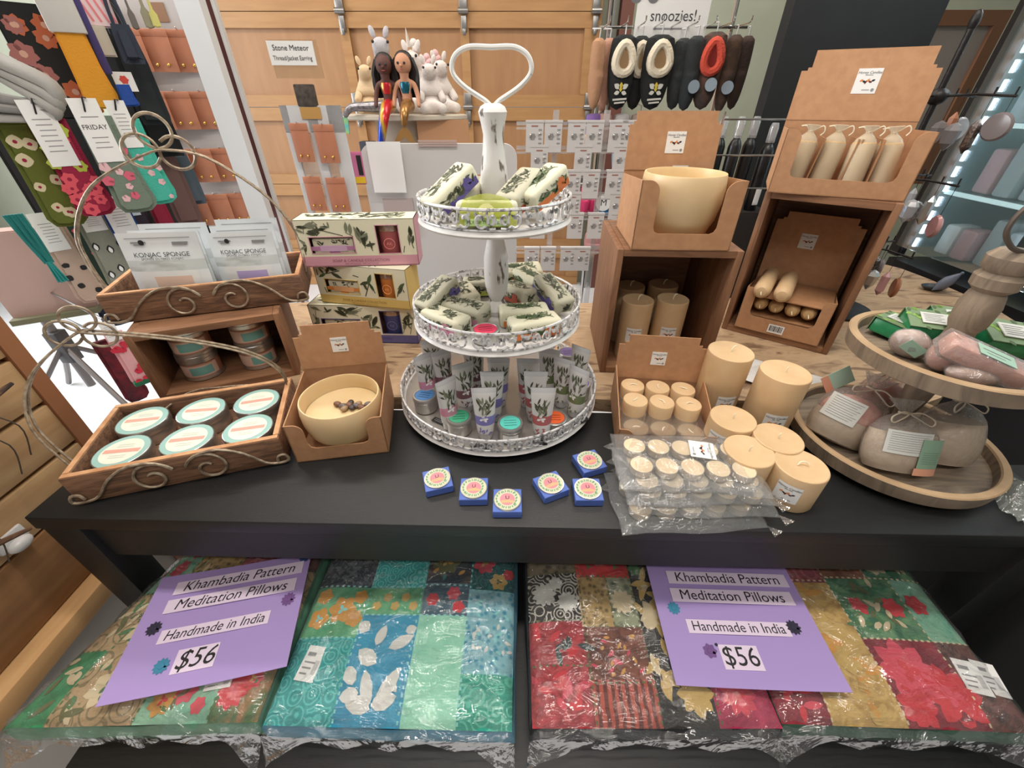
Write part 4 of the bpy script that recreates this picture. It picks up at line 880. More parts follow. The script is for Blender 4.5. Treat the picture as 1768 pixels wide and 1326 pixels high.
for k in range(3):
    m = MB(); m.box((0, 0, 0), (.190, .140, .003)); o = m.build('divider_card', KRAFTIN); o.matrix_basis = q5m @ Matrix.Translation((0, -.008, .028 + .0075 * k)); tag(o, ('lowest', 'middle', 'topmost')[k] + ' kraft card below the tapers in the box window', 'card')
# crumpled white paper and bubble wrap under the taller crate
m = MB(); rnd = random.Random(4)
hts = {}
def cr_(i, j):
    h = hts.setdefault((round(i * 14), round(j * 10)), rnd.uniform(0, 1)); e = min(1, 4 * min(i, 1 - i, j, 1 - j))
    return ((i - .5) * .30, (j - .5) * .12, .002 + .022 * h * (.25 + .75 * e))
m.grid(cr_, 14, 10); o = m.build('crumpled_paper', mat('crumpled_tissue', (206, 202, 198), .5, bump=.5, bscale=40), loc=(.60, .835, ZS + .0015), rot=(0, 0, -.62), smooth=False); tag(o, 'crumpled pale packing paper between tall candles and the taller crate', 'paper')
# ------------------------------------------------------------------ bagged patchwork pillows on the lower table
def fab(name, c1, c2, kind, sc, lo=.35, hi=.6, dist=1.0, c3=None, st_=(1, 1, 1)): return mat('fabric_' + name, c1, .85, col2=c2, kind=kind, scale=sc, lo=lo, hi=hi, dist=dist, bump=.5, bscale=160, col3=c3, stretch=st_)
FB = dict(
 tealpaisley=fab('teal_paisley', (44, 150, 150), (84, 186, 182), 'rings', 44, .1, .9), lightteal=fab('light_teal', (48, 170, 170), (110, 206, 200), 'rings', 50, .2, .9),
 darkteal=fab('dark_teal', (10, 84, 88), (24, 112, 112), 'rings', 46, .2, .9), greenpaisley=fab('green_paisley', (40, 150, 130), (86, 182, 160), 'rings', 38, .2, .9),
 mint=fab('mint', (132, 196, 172), (150, 208, 184), 'noise', 30), mintgrey=fab('grey_mint', (88, 136, 124), (106, 150, 138), 'noise', 30), blue=fab('bright_blue', (34, 134, 170), (52, 150, 184), 'noise', 20),
 sky=fab('sky_lace', (52, 140, 168), (130, 180, 190), 'voronoi', 90, .2, .5), navy=fab('navy_stitch', (44, 54, 66), (92, 104, 110), 'noise', 90, .45, .6), glitter=fab('beige_sequin', (84, 80, 68), (178, 170, 146), 'voronoi', 130, .2, .6),
 greengold=fab('green_gold', (70, 150, 110), (110, 176, 130), 'noise', 24), slate=fab('slate_leaf', (62, 92, 108), (118, 140, 150), 'noise', 26, .45, .6), darkbrown=fab('dark_brown_blue', (30, 52, 66), (84, 70, 60), 'noise', 18, .42, .62), 
 red=fab('red_weave', (136, 30, 40), (186, 64, 72), 'noise', 40, .35, .7, 2.0), lace=fab('white_lace', (44, 40, 38), (196, 192, 182), 'rings', 46, .35, .75), olive=fab('olive_dark', (62, 56, 42), (120, 108, 80), 'voronoi', 80, .2, .6),
 rosedark=fab('umber_rose', (44, 38, 32), (70, 60, 50), 'noise', 40), brownleaf=fab('brown_leaf', (84, 46, 38), (130, 78, 60), 'noise', 50), zig=fab('zigzag_brown', (104, 44, 36), (176, 78, 58), 'wave', 26, .4, .6, 3.0), gold=fab('gold_embroidery', (110, 90, 54), (178, 150, 96), 'voronoi', 100, .15, .55),
 sage=fab('sage_stitch', (84, 92, 72), (150, 156, 128), 'voronoi', 60, .2, .6), scarlet=fab('scarlet', (196, 44, 40), (214, 70, 60), 'noise', 30), maroon=fab('maroon_dark', (60, 34, 32), (104, 62, 54), 'voronoi', 60, .2, .6), black=fab('black_cotton', (28, 26, 26), (40, 36, 34), 'noise', 30),
 magenta=fab('magenta', (150, 24, 66), (180, 52, 88), 'noise', 30), beigepaisley=fab('beige_paisley', (176, 150, 112), (130, 118, 84), 'rings', 26, .55, .8), aqua=fab('pale_aqua', (104, 164, 140), (140, 186, 160), 'noise', 20), emerald=fab('emerald', (30, 120, 74), (52, 140, 92), 'noise', 30),
 golden=fab('ochre_silk', (170, 136, 72), (200, 168, 100), 'noise', 22, dist=3.0), greensprig=fab('green_sprig', (40, 104, 74), (96, 142, 100), 'noise', 30, .42, .6), crimson=fab('crimson_rose', (112, 20, 38), (140, 34, 50), 'noise', 24), brownrust=fab('rust_sprig', (120, 70, 48), (150, 96, 68), 'noise', 40), mauve=fab('dusk_rose', (140, 60, 70), (168, 88, 92), 'rings', 24, .3, .8), greenflower=fab('green_multiflower', (70, 104, 62), (150, 110, 70), 'noise', 30, .42, .58))
DEC = {k: mat('stitch_' + k, c, .8) for k, c in dict(white=(206, 206, 200), orange=(200, 146, 66), gold=(190, 160, 92), red=(198, 44, 56), green=(70, 116, 70), dark=(40, 60, 60), aqua=(130, 200, 200), pinkred=(206, 70, 90), cream=(206, 190, 156), olive=(96, 100, 60), teal=(36, 110, 110)).items()}
DK = list(DEC)
PW, PD, PH = .382, .40, .072
def pillow(label, cx, cy, rz, layout, sidec, decor, seed, stitch='aqua', tags=(), W=PW, zb=.4665, taper=0.0):
    rnd = random.Random(seed)
    t = thing('meditation_pillow', label, 'pillow', (cx, cy, zb), rz, 'bagged patchwork pillows')
    keys = sorted({l[4] for l in layout}); mats = [FB[k] for k in keys] + [DEC[k] for k in DK]; off = len(keys)
    def top(u, v, dz=0.0):
        e = (1 - abs(2 * u - 1) ** 5) * (1 - abs(2 * v - 1) ** 6); wob = .003 * math.sin(9 * u + seed) * math.sin(7 * v + 2 * seed)
        return ((u - .5) * W + taper * v * (1 - u), (v - .5) * PD, PH - .014 + (.014 + wob) * max(e, 0) ** .6 + dz)
    def mf(i, j):
        i += .5 / 40; j += .5 / 40
        for a, b, c, d, k in layout:
            if a <= i < c and b <= j < d: return keys.index(k)
        return 0
    m = MB(); m.grid(top, 40, 40, mf)
    def put(pts, dk, dz=.0009):
        m.fan([top(min(max(x, .004), .996), min(max(y, .004), .996), dz) for x, y in pts], off + DK.index(dk))
    def leaf(x, y, a, l, wd, dk, dz=.0009):
        o = []
        for tt, k in ((0, 0), (.2, .75), (.5, 1), (.8, .65), (1, 0), (.8, -.65), (.5, -1), (.2, -.75)):
            px, py = tt * l, k * wd / 2; o.append((x + (px * math.cos(a) - py * math.sin(a)) / W, y + (px * math.sin(a) + py * math.cos(a)) / PD))
        put(o, dk, dz)
    def flower(x, y, r, n, dk, mid=None, a0=0.0):
        for k in range(n): leaf(x, y, a0 + 2 * PI * k / n, r, r * 1.5 * math.sin(PI / n) + .002, dk, .0009 + .0001 * (k % 2))
        if mid:
            for k in range(3): leaf(x, y, a0 + 2 * PI * k / 3, r * .38, r * .25, mid, .0013)
    def sprays(a, b, c, d, n, dks, l=.02):
        for k in range(n):
            x, y = rnd.uniform(a + .02, c - .02), rnd.uniform(b + .02, d - .02); leaf(x, y, rnd.uniform(0, 6.3), l * rnd.uniform(.6, 1.1), l * .36, dks[k % len(dks)], .0009 + .00002 * (k % 9))
    for f in decor:
        if f[0] == 'flower': flower(*f[1:])
        elif f[0] == 'spray': sprays(*f[1:])
        else: leaf(*f[1:])
    for a, b, c, d, k in layout:     # running stitch along every patch edge
        for s in range(int((d - b) * PD / .011)):
            y = b + (s + .3) * .011 / PD
            if a > .02: put([(a - .004, y), (a + .004, y), (a + .004, y + .012), (a - .004, y + .012)], stitch, .0007)
        for s in range(int((c - a) * W / .011)):
            x = a + (s + .3) * .011 / W
            if b > .02: put([(x, b - .004), (x + .014, b - .004), (x + .014, b + .004), (x, b + .004)], stitch, .0007)
    m.build('patchwork_cover', mats, t, ang=60)
    m = MB(); N = 120
    def per(s):
        s = (s % 1) * 4; k = int(s); f = s - k
        return [(f, 0), (1, f), (1 - f, 1), (0, 1 - f)][k]
    def side(i, j):
        u, v = per(i); p = top(u, v); bul = .006 * math.sin(PI * j) + .0015 * math.sin(40 * i + 9 * j); d = Vector((u - .5, v - .5)); d = d / max(d.length, .01)
        return (p[0] + d.x * bul, p[1] + d.y * bul, .0015 + (p[2] - .0012) * j)
    m.grid(side, N, 5, 0, wrap=True); m.grid(lambda i, j: (top(i, j)[0], (j - .5) * PD, .0015), 2, 2); m.build('side_panel', sidec, t, ang=60)
    # clear bag: wrinkled sheet over the top, down the front, loose crumpled hem
    m = MB()
    def bag(i, j):
        u = -.010 + 1.02 * i; v = -.03 + 1.04 * j; p = top(min(max(u, 0), 1), min(max(v, 0), 1)); wr = .0022 * math.sin(31 * u + 13 * v + seed) + .0018 * math.sin(47 * v - 21 * u + 2 * seed) + .0012 * math.sin(83 * u + 61 * v)
        return ((u - .5) * W + taper * v * (1 - u), (v - .5) * PD, p[2] + .0058 + wr - (.012 if not 0 <= u <= 1 else 0) - (.010 if v < 0 else 0))
    m.grid(bag, 50, 46)
    def hem(i, j):
        p = bag(i, 0); k = j; e = abs(2 * i - 1) ** 6
        return (p[0] + .006 * k * math.sin(17 * i + seed), p[1] - .004 * k - .030 * k * k * e - .003 * math.sin(29 * i + 5 * k) * k, p[2] - k * (.022 + .008 * math.sin(13 * i + seed) + .020 * e))
    m.grid(hem, 60, 8); m.build('plastic_bag', PBAG, t, ang=80)
    for (u, v, a, w_, h_) in tags:
        p = top(u, v); price_tag(t, (p[0], p[1], p[2] + .0012), (0, 0, a), w_, h_)
    return t
PBAG = film('pillow_bag', haze=.04, bump=1.0, bscale=11, gl=.11, rough=.05, stretch=(1, 2.2, 1))
SD = dict(teal=mat('sky_blue_velvet', (86, 150, 176), .9, col2=(74, 136, 164), scale=30), green=mat('sea_green_velvet', (104, 156, 128), .9, col2=(88, 138, 112), scale=30), black=mat('charcoal_velvet', (34, 36, 40), .9, col2=(24, 26, 28), scale=30), dgreen=mat('bottle_green_velvet', (62, 98, 80), .9, col2=(50, 84, 68), scale=30))
yc = .405
pillow('teal patchwork pillow with white lilies, in a clear bag', -.187, yc, -.02, [(0, 0, .28, .30, 'tealpaisley'), (0, .30, .28, .53, 'greengold'), (0, .53, .28, .73, 'navy'), (0, .73, .28, 1.01, 'glitter'), (.28, 0, .54, .40, 'blue'), (.28, .40, .54, .53, 'greengold'), (.28, .53, .54, .68, 'lightteal'), (.28, .68, .54, 1.01, 'darkteal'), (.54, 0, .78, .40, 'mint'), (.54, .40, .78, .54, 'slate'), (.54, .54, .78, .76, 'darkbrown'), (.54, .76, .78, 1.01, 'slate'), (.78, 0, 1.01, .18, 'greenpaisley'), (.78, .18, 1.01, .52, 'sky'), (.78, .52, 1.01, .74, 'darkteal'), (.78, .74, 1.01, 1.01, 'mintgrey')], SD['teal'],
  [('flower', .17, .42, .026, 6, 'orange', 'aqua'), ('flower', .07, .38, .02, 5, 'orange', 'aqua'), ('flower', .06, .48, .016, 5, 'orange'), ('flower', .24, .38, .016, 5, 'orange'), ('flower', .24, .48, .014, 5, 'orange')] + [('leaf', *a, 'white', .001 + .00008 * i) for i, a in enumerate(((.42, .05, 2.9, .045, .024), (.42, .06, .35, .040, .024), (.41, .05, 1.9, .055, .02), (.44, .06, 1.1, .06, .022), (.40, .20, 2.6, .04, .026), (.38, .27, 1.3, .035, .018), (.44, .26, .5, .045, .02), (.50, .33, .3, .02, .016), (.33, .33, 2.6, .025, .022), (.33, .17, -2.6, .022, .03), (.46, .16, -.8, .03, .014), (.36, .10, 3.4, .03, .022)))]
  + [('flower', .33 + .045 * k, .44 + .04 * (k % 2), .009, 5, 'gold') for k in range(5)] + [('flower', .60, .47, .013, 6, 'red'), ('flower', .70, .50, .014, 6, 'pinkred'), ('flower', .73, .44, .012, 5, 'red'), ('flower', .84, .66, .024, 7, 'pinkred', 'gold'), ('flower', .97, .61, .012, 6, 'red'), ('flower', .92, .57, .018, 6, 'gold', 'olive'), ('flower', .64, .66, .03, 7, 'olive', 'gold'), ('spray', .55, .78, .77, .97, 14, ['white', 'aqua'], .03), ('spray', .79, .2, .99, .5, 22, ['aqua', 'white'], .015), ('spray', .55, .56, .77, .74, 8, ['orange', 'teal'], .02)], 2, 'aqua', [(.115, .20, -.12, .032, .052)])
pillow('black and red patchwork pillow with gold embroidery, in a clear bag', .222, yc, .0, [(0, 0, .26, .20, 'red'), (0, .20, .26, .38, 'red'), (0, .38, .26, .60, 'lace'), (0, .60, .26, .82, 'olive'), (0, .82, .26, 1.01, 'rosedark'), (.26, 0, .52, .14, 'zig'), (.26, .14, .52, .35, 'brownleaf'), (.26, .35, .40, .58, 'gold'), (.40, .35, .52, .58, 'sage'), (.26, .58, .52, .68, 'scarlet'), (.26, .68, .52, 1.01, 'maroon'), (.52, 0, .76, .62, 'black'), (.52, .62, .76, 1.01, 'rosedark'), (.76, 0, 1.01, .22, 'magenta'), (.76, .22, 1.01, .6, 'crimson'), (.76, .6, 1.01, 1.01, 'maroon')], SD['black'],
  [('spray', .53, .02, .75, .6, 44, ['gold', 'cream', 'gold'], .034), ('flower', .60, .40, .03, 9, 'cream'), ('flower', .68, .10, .03, 8, 'gold'), ('flower', .12, .91, .026, 9, 'cream', 'white'), ('spray', .27, .15, .51, .34, 20, ['orange', 'pinkred'], .014), ('flower', .46, .46, .024, 12, 'cream'), ('flower', .32, .63, .018, 8, 'red', 'green'), ('flower', .46, .63, .018, 8, 'red', 'green'), ('spray', .02, .22, .24, .36, 10, ['dark', 'red'], .03), ('flower', .86, .10, .03, 9, 'pinkred', 'red'), ('spray', .01, .02, .25, .19, 12, ['red', 'pinkred'], .03), ('flower', .56, .62, .014, 6, 'green'), ('flower', .08, .50, .024, 11, 'white'), ('flower', .19, .46, .020, 10, 'white'), ('flower', .14, .55, .014, 7, 'white'), ('flower', .65, .78, .034, 9, 'olive', 'cream')], 5, 'olive')
pillow('green and beige paisley pillow at the left table end, in bag', -.588, yc + .004, .02, [(0, 0, .16, .25, 'emerald'), (0, .25, .16, .5, 'beigepaisley'), (0, .5, .2, .75, 'aqua'), (0, .75, .2, 1.01, 'greenflower'), (.16, 0, .5, .6, 'beigepaisley'), (.2, .6, .5, 1.01, 'gold'), (.5, 0, .8, .2, 'aqua'), (.8, 0, 1.01, .2, 'greenflower'), (.5, .2, 1.01, .6, 'beigepaisley'), (.5, .6, .75, 1.01, 'mauve'), (.75, .6, 1.01, 1.01, 'maroon')], SD['green'],
  [('flower', .30, .12, .03, 7, 'cream', 'green'), ('flower', .22, .34, .028, 8, 'cream', 'teal'), ('spray', .02, .26, .5, .6, 34, ['olive', 'cream', 'green'], .028), ('spray', .02, .02, .5, .25, 20, ['green', 'cream', 'olive'], .03), ('flower', .86, .09, .024, 8, 'red', 'pinkred'), ('flower', .66, .10, .02, 7, 'pinkred'), ('flower', .74, .05, .012, 6, 'pinkred'), ('flower', .58, .07, .022, 7, 'orange', 'red'), ('spray', .5, .02, .98, .2, 22, ['green', 'olive', 'red'], .02), ('spray', .2, .62, .5, .98, 40, ['cream', 'olive', 'gold'], .024), ('flower', .10, .62, .02, 7, 'pinkred'), ('flower', .14, .72, .02, 7, 'pinkred'), ('spray', .0, .5, .2, .9, 16, ['red', 'olive'], .016), ('flower', .92, .14, .018, 8, 'red', 'orange')], 7, 'green', [(.78, .135, .15, .04, .03)], taper=.13)
pillow('green, ochre and crimson patchwork pillow at the right table end', .612, yc, -.03, [(0, 0, .2, .25, 'crimson'), (0, .25, .2, 1.01, 'gold'), (.2, 0, .5, .56, 'golden'), (.2, .56, .5, .74, 'mauve'), (.2, .74, 1.01, 1.01, 'rosedark'), (.5, 0, .82, .30, 'crimson'), (.5, .30, .82, .58, 'greensprig'), (.5, .58, .72, .74, 'brownrust'), (.72, .58, 1.01, .74, 'greensprig'), (.82, 0, 1.01, .30, 'maroon'), (.82, .30, 1.01, .58, 'aqua')], SD['dgreen'],
  [('flower', .62, .18, .05, 8, 'pinkred', 'red'), ('flower', .74, .10, .045, 8, 'red', 'pinkred'), ('flower', .57, .06, .03, 7, 'red'), ('flower', .58, .44, .018, 6, 'red'), ('flower', .75, .44, .020, 6, 'red'), ('flower', .88, .46, .020, 6, 'red'), ('spray', .52, .32, .8, .56, 22, ['cream', 'green', 'olive'], .026), ('flower', .36, .28, .05, 9, 'gold', 'orange'), ('spray', .22, .02, .48, .54, 30, ['gold', 'orange', 'gold'], .034), ('flower', .80, .66, .026, 7, 'cream', 'gold'), ('spray', .72, .58, .98, .73, 16, ['cream', 'olive'], .026), ('flower', .55, .66, .018, 6, 'pinkred'), ('flower', .64, .66, .018, 6, 'cream'), ('spray', .02, .02, .18, .24, 12, ['red', 'pinkred'], .03)], 9, 'cream', [(.88, .17, -.2, .036, .05), (.96, .17, -.25, .034, .05)])
# ------------------------------------------------------------------ two purple price signs lying on the pillows
VIO = mat('violet_card', (164, 142, 200), .65); STRIP = mat('pale_lilac_strip', (222, 206, 228), .6)
FL = dict(black=mat('black_foam', (44, 40, 62), .7), teal=mat('teal_foam', (56, 128, 160), .7), plum=mat('plum_foam', (112, 78, 136), .7), blue=mat('blue_foam', (54, 76, 130), .7))
def sign(label, loc, rot, shear, stickers, fs=1.0):
    t = thing('price_sign', label, 'sign', loc, 0, 'violet pillow price signs', rot=rot)
    W, D = .272, .208
    m = MB(); m.grid(lambda i, j: ((i - .5) * W, (j - .5) * D, .0035 * (2 * i - 1) ** 2), 16, 2); m.grid(lambda i, j: ((.5 - i) * W, (j - .5) * D, .0035 * (2 * i - 1) ** 2 - .0006), 16, 2); m.build('card', VIO, t)
    for body, x, y, w_, h_, sz, sx in (('Khambadia Pattern', .012, .074, .226, .025, .0262, .98), ('Meditation Pillows', .008, .040, .222, .025, .0262, .98), ('Handmade in India', -.002, -.014, .176, .023, .0232, .92), ('$56', -.016, -.060, .064, .037, .041, .95)):
        zz = .0035 * (2 * (x + w_ * .5) / W) ** 2 + .0008
        m = MB(); m.box((x, y, zz), (w_, h_, .0008)); s_ = m.build('text_strip', STRIP, t)
        m = MB(); m.text(body, sz, 0, None, x, y, zz + .0007, shear=shear, sx=sx, bold=.0003 * 0); m.build('lettering', INK, s_)
    for x, y, r, n, c in stickers:
        m = MB()
        zz = .0035 * (2 * x / W) ** 2
        m.flower(x, y, r, n, 0, None, zz + .0009); m.lathe([(.001, zz + .0008), (r * .4, zz + .0008), (r * .36, zz + .0018), (.001, zz + .002)], 10, 0, (x, y, 0)); m.build('flower_sticker', FL[c], t)
    return t
sign('violet price sign on the green and beige pillow, teal flower below', (-.521, .352, .551), (0, 0, .20), .22, [(.124, .092, .010, 8, 'blue'), (.112, .012, .013, 11, 'plum'), (-.106, .004, .013, 11, 'black'), (-.066, -.062, .013, 11, 'teal')])
sign('violet price sign across the black and green pillows, teal flower above', (.398, .350, .552), (0, 0, -.035), .0, [(-.105, .016, .012, 10, 'teal'), (.095, -.010, .013, 11, 'black'), (-.064, -.052, .012, 7, 'plum'), (-.050, -.042, .003, 6, 'black')])
# ------------------------------------------------------------------ grey round two-tier tray at the right
GW = mat('grey_washed_wood', (150, 132, 112), .7, col2=(112, 98, 84), scale=9, stretch=(1, 6, 1), bump=.2, bscale=30, dist=1.2); GWT = mat('pale_rim_wood', (180, 152, 118), .7, col2=(160, 132, 100), scale=14, bump=.15)
rx, ry = .726, .586
rt = thing('round_tier_tray', 'grey-washed round wooden two-tier tray at the right table end', 'stand', (rx, ry, ZT))
def round_tray(z0, R, h):
    m = MB(); m.lathe([(R * .96, z0), (R + .002, z0 + .004), (R + .006, z0 + h - .002)], 64, 0, cap=False); m.lathe([(R + .006, z0 + h - .002), (R + .004, z0 + h), (R - .006, z0 + h), (R - .008, z0 + h - .003)], 64, 1, cap=False); m.lathe([(R - .008, z0 + h - .003), (R - .010, z0 + .012), (.001, z0 + .012)], 64, 0, cap=False); m.lathe([(R * .96, z0), (.001, z0)], 64, 0, cap=False); m.build('tray', [GW, GWT], rt)
round_tray(.010, .160, .032); round_tray(.196, .133, .032)
MB().lathe([(.020, .022), (.024, .03), (.016, .05), (.013, .08), (.019, .12), (.022, .15), (.016, .18), (.022, .196)], 28).build('column', GW, rt)
MB().lathe([(.026, .208), (.028, .222), (.020, .236), (.018, .256), (.024, .27), (.026, .30), (.022, .318), (.020, .322), (.028, .33), (.029, .345), (.023, .352), (.028, .358), (.029, .374), (.020, .384), (.001, .386)], 28).build('column', GW, rt)
m = MB(); m.tube(catmull([(-.0, -.012, .384), (-.03, -.014, .392), (-.052, -.014, .415), (-.046, -.014, .445), (-.01, -.012, .462), (.03, -.01, .464), (.06, -.008, .45), (.062, -.006, .415), (.03, -.008, .392), (.0, -.012, .384)], 6), .0034, 8); m.build('loop_handle', DWIRE, rt)
for k in range(3):
    a = 2.1 * k - 1.75; MB().lathe([(.012, 0), (.014, .003), (.013, .010)], 16, 0, (.13 * math.cos(a), .13 * math.sin(a), 0)).build('foot', GW, rt)
zu, zl = ZT + .209, ZT + .023
# things on the upper tier
PINKS = mat('pink_salt_soap', (206, 138, 118), .35, col2=(222, 168, 150), scale=40, sss=.15); GREENS = mat('green_glycerine_soap', (36, 120, 76), .25, col2=(52, 140, 92), scale=30); PAPERL = mat('pale_paper_label', (206, 206, 200), .5); MINTL = mat('mint_label', (156, 190, 170), .5)
CW = film('clear_wrap', haze=.16, bump=.6, bscale=40, gl=.2)
def soap_box(label, loc, rot, s=1.0):
    t = thing('boxed_soap', label, 'soap', loc, 0, 'green soaps on the round tray', rot=rot); t.scale = (s, s, s)
    MB().box((0, 0, .013), (.064, .044, .024), r=.003).build('soap_bar', GREENS, t)
    m = MB()
    m.box((0, .0, .0262), (.066, .046, .0012), 0); m.box((0, .0235, .0135), (.066, .0012, .025), 0); rnd = random.Random(3)
    for k in range(26): m.leaf(rnd.uniform(-.03, .03), rnd.uniform(-.02, .02), rnd.uniform(0, 6), .010, .006, 1 + k % 2, None, .0272)
    m.build('printed_sleeve', [mat('leafy_green_sleeve', (112, 134, 96), .5), LEAFM, mat('lime_leaf', (128, 168, 72), .6)], t)
    m = MB(); m.box((.002, 0, .0285), (.036, .026, .0012), 0)
    for k in range(5): m.line(-.013, .008 - .004 * k, .013 - .004 * (k % 2), .008 - .004 * k, .0009, 1, z=.0296)
    m.build('label', [PAPERL, GREYINK], t)
    return t
def P_(u, v, z):
    p = at(u, v, z); d = math.hypot(p.x - rx, p.y - ry); q = min(1, .090 / d) if z < ZT + .3 else 1
    return (rx + (p.x - rx) * q, ry + (p.y - ry) * q, z)
a = soap_box('green soap with white label standing at the front of the upper tray', P_(1592, 572, zu + .02), (.30, 0, -.38), 1.05)
dup(a, 'green soap lying at the left edge of the upper tray', P_(1533, 575, zu + .0015), (.1, .1, .55))
dup(a, 'green soap with blank label behind the front one', P_(1628, 530, zu + .015), (.35, 0, -.25))
dup(a, 'green soap right of the pink bar, by the wood column', P_(1742, 592, zu + .012), (.35, .1, -.2), scale=(1.2, 1.2, 1.2))
t = thing('pink_soap_bar', 'long pink soap bar in clear wrap with mint label', 'soap', P_(1700, 622, zu + .038), 0, rot=(.25, .32, -.42))
MB().box((0, 0, 0), (.112, .036, .026), r=.005).build('soap_bar', PINKS, t); MB().box((0, 0, 0), (.122, .040, .030), r=.004).build('clear_wrap', CW, t)
m = MB(); m.box((0, -.004, .0158), (.05, .024, .0006)); m.line(-.02, -.002, .018, -.002, .0016, 1, z=.0165); m.line(-.016, -.009, .01, -.009, .001, 1, z=.0165); m.build('label', [MINTL, GREYINK], t)
def lump(label, loc, r, rot, seed, matl, wrap=True, name='bath_salt_pouch', lab=None):
    rnd = random.Random(seed); t = thing(name, label, 'pouch', loc, 0, rot=rot)
    m = MB(); m.ball((0, 0, 0), r, n=20); m.v = [(x * (1 + .05 * math.sin(90 * y + seed)), y * (1 + .05 * math.sin(70 * z)), z * (1 + .05 * math.sin(80 * x + seed))) for x, y, z in m.v]; m.build('filling', matl, t)
    if wrap:
        m = MB(); m.ball((0, 0, 0), [q * 1.07 for q in r], n=20); m.v = [(x * (1 + .05 * math.sin(90 * y + seed) + .02 * math.sin(300 * z)), y * (1 + .05 * math.sin(70 * z)), z * (1 + .05 * math.sin(80 * x + seed))) for x, y, z in m.v]; m.build('clear_wrap', CW, t)
    if lab: m = MB(); m.box((0, -r[1] * 1.02, .004), (r[0] * 1.1, .0006, r[2] * .9), 0); m.build('label', lab, t)
    return t
lump('round pink bath-salt pouch at the front rim of the upper tray', P_(1632, 616, zu + .024), (.026, .022, .022), (0, .2, .4), 1, PINKS)
lump('pale pink pouch with mint paper left of the round pink one', P_(1572, 594, zu + .022), (.028, .018, .022), (.2, .5, -.5), 2, mat('pale_pink_fill', (206, 176, 160), .5), lab=MINTL)
lump('clear pouch of blush salt at the bottom front of the upper tray', P_(1686, 645, zu + .016), (.040, .020, .016), (0, 0, -.15), 3, mat('blush_fill', (196, 154, 132), .5, col2=(212, 178, 158), scale=60))
# organza bags on the lower tier
ORG = film('organza', tint=(216, 202, 192), haze=.20, bump=.35, bscale=90, gl=.08, rough=.3); LINEN = mat('cream_linen', (200, 180, 154), .9, col2=(190, 170, 144), scale=90, bump=.2, bscale=200); SALT = mat('pink_salt', (206, 122, 108), .5, col2=(226, 166, 152), scale=70, bump=.6, bscale=80)
def organza(label, loc, rot, W=.052, D=.030, H=.105, full=True, fill=True, green=True, neck=(0, 0), l0=-.75, l1=.35):
    t = thing('organza_bag', label, 'bag', loc, 0, 'organza gift bags on the round tray', rot=rot)
    pr = [(.30, 0), (.85, .03), (1.0, .18), (1.0, .40), (.90, .58), (.60, .72), (.22, .80), (.16, .83), (.30, .90), (.48, 1.0)]
    def rad(j):
        k = j * (len(pr) - 1); i = min(int(k), len(pr) - 2); f = k - i; return pr[i][0] + (pr[i + 1][0] - pr[i][0]) * f, pr[i][1] + (pr[i + 1][1] - pr[i][1]) * f
    def fn(i, j, s=1.0):
        r, z = rad(j); a = 2 * PI * i; ru = 1 + (.10 * math.sin(9 * a) * max(0, (z - .55)) * 2) ; fl = .35 if z > .83 else 1
        return (s * W * r * ru * math.cos(a) + neck[0] * max(0, z - .5), s * D * r * ru * math.sin(a) * (fl if z > .83 else 1) + neck[1] * max(0, z - .5), H * z)
    m = MB(); m.grid(fn, 40, 24, wrap=True); m.build('organza_pouch', ORG, t)
    m = MB(); m.grid(lambda i, j: fn(i, .02 + (.42 if not fill else .30) * j, .965), 32, 9, wrap=True); m.build('linen_base', LINEN, t)
    if fill: m = MB(); m.ball((0, 0, H * .40), (W * .90, D * .90, H * .27), n=20); m.build('salt', SALT, t)
    m = MB(); zk = H * .815; kx, ky = neck[0] * .31, neck[1] * .31
    m.tube([(kx + .010 * math.cos(2 * PI * k / 14), ky + .007 * math.sin(2 * PI * k / 14), zk) for k in range(14)], .0016, 6, closed=True)
    for s in (-1, 1):
        m.tube(catmull([(kx, ky - .008, zk), (kx + s * .014, ky - .014, zk + .004), (kx + s * .034, ky - .018, zk - .006), (kx + s * .030, ky - .018, zk - .016), (kx + s * .010, ky - .013, zk - .006), (kx, ky - .008, zk)], 5), .0012, 6)
    m.build('ribbon', mat('cream_cord', (206, 192, 170), .7), t)
    def wrapc(x0, x1, z0, z1, dr=.0012):
        def g(i, j):
            x = x0 + (x1 - x0) * i; z = z0 + (z1 - z0) * j; q = max(0, 1 - min(1, (x / (W * 1.0)) ** 2)) ** .5
            return (x, -D * q - dr, z)
        return g
    if full:
        m = MB(); m.grid(wrapc(W * l0, W * l1, H * .30, H * .62), 10, 3, 0)
        for k in range(9): m.grid(wrapc(W * (l0 + .07), W * (l1 - .07 - .06 * (k % 3)), H * (.585 - .03 * k), H * (.590 - .03 * k), .0018), 8, 1, 1)
        m.build('text_label', [PAPERL, GREYINK], t)
        if green:
            m = MB(); m.grid(wrapc(W * .08, W * .82, H * .14, H * .54, .0026), 8, 2, 0); m.grid(wrapc(W * .02, W * .78, H * .04, H * .14, .0030), 8, 1, 1)
            for k in range(6): m.grid(wrapc(W * .16, W * (.72 - .05 * (k % 2)), H * (.36 - .03 * k), H * (.365 - .03 * k), .0032), 6, 1, 2)
            m.build('hang_card', [mat('sage_card', (136, 168, 144), .5), mat('coral_card', (222, 160, 132), .5), mat('sage_ink', (96, 126, 106), .6)], t)
    return t
organza('organza bag of pink salt with white label, left on the lower tray', (.612, .575, zl + .002), (-.35, .25, -.45), W=.058, D=.036, H=.142, green=False, neck=(.02, .03), l0=-.92, l1=-.05)
organza('organza bag with text label and sage card, front of the lower tray', (.672, .500, zl + .002), (-.42, .05, -.12), W=.059, D=.033, H=.126, fill=False, neck=(.0, .02))
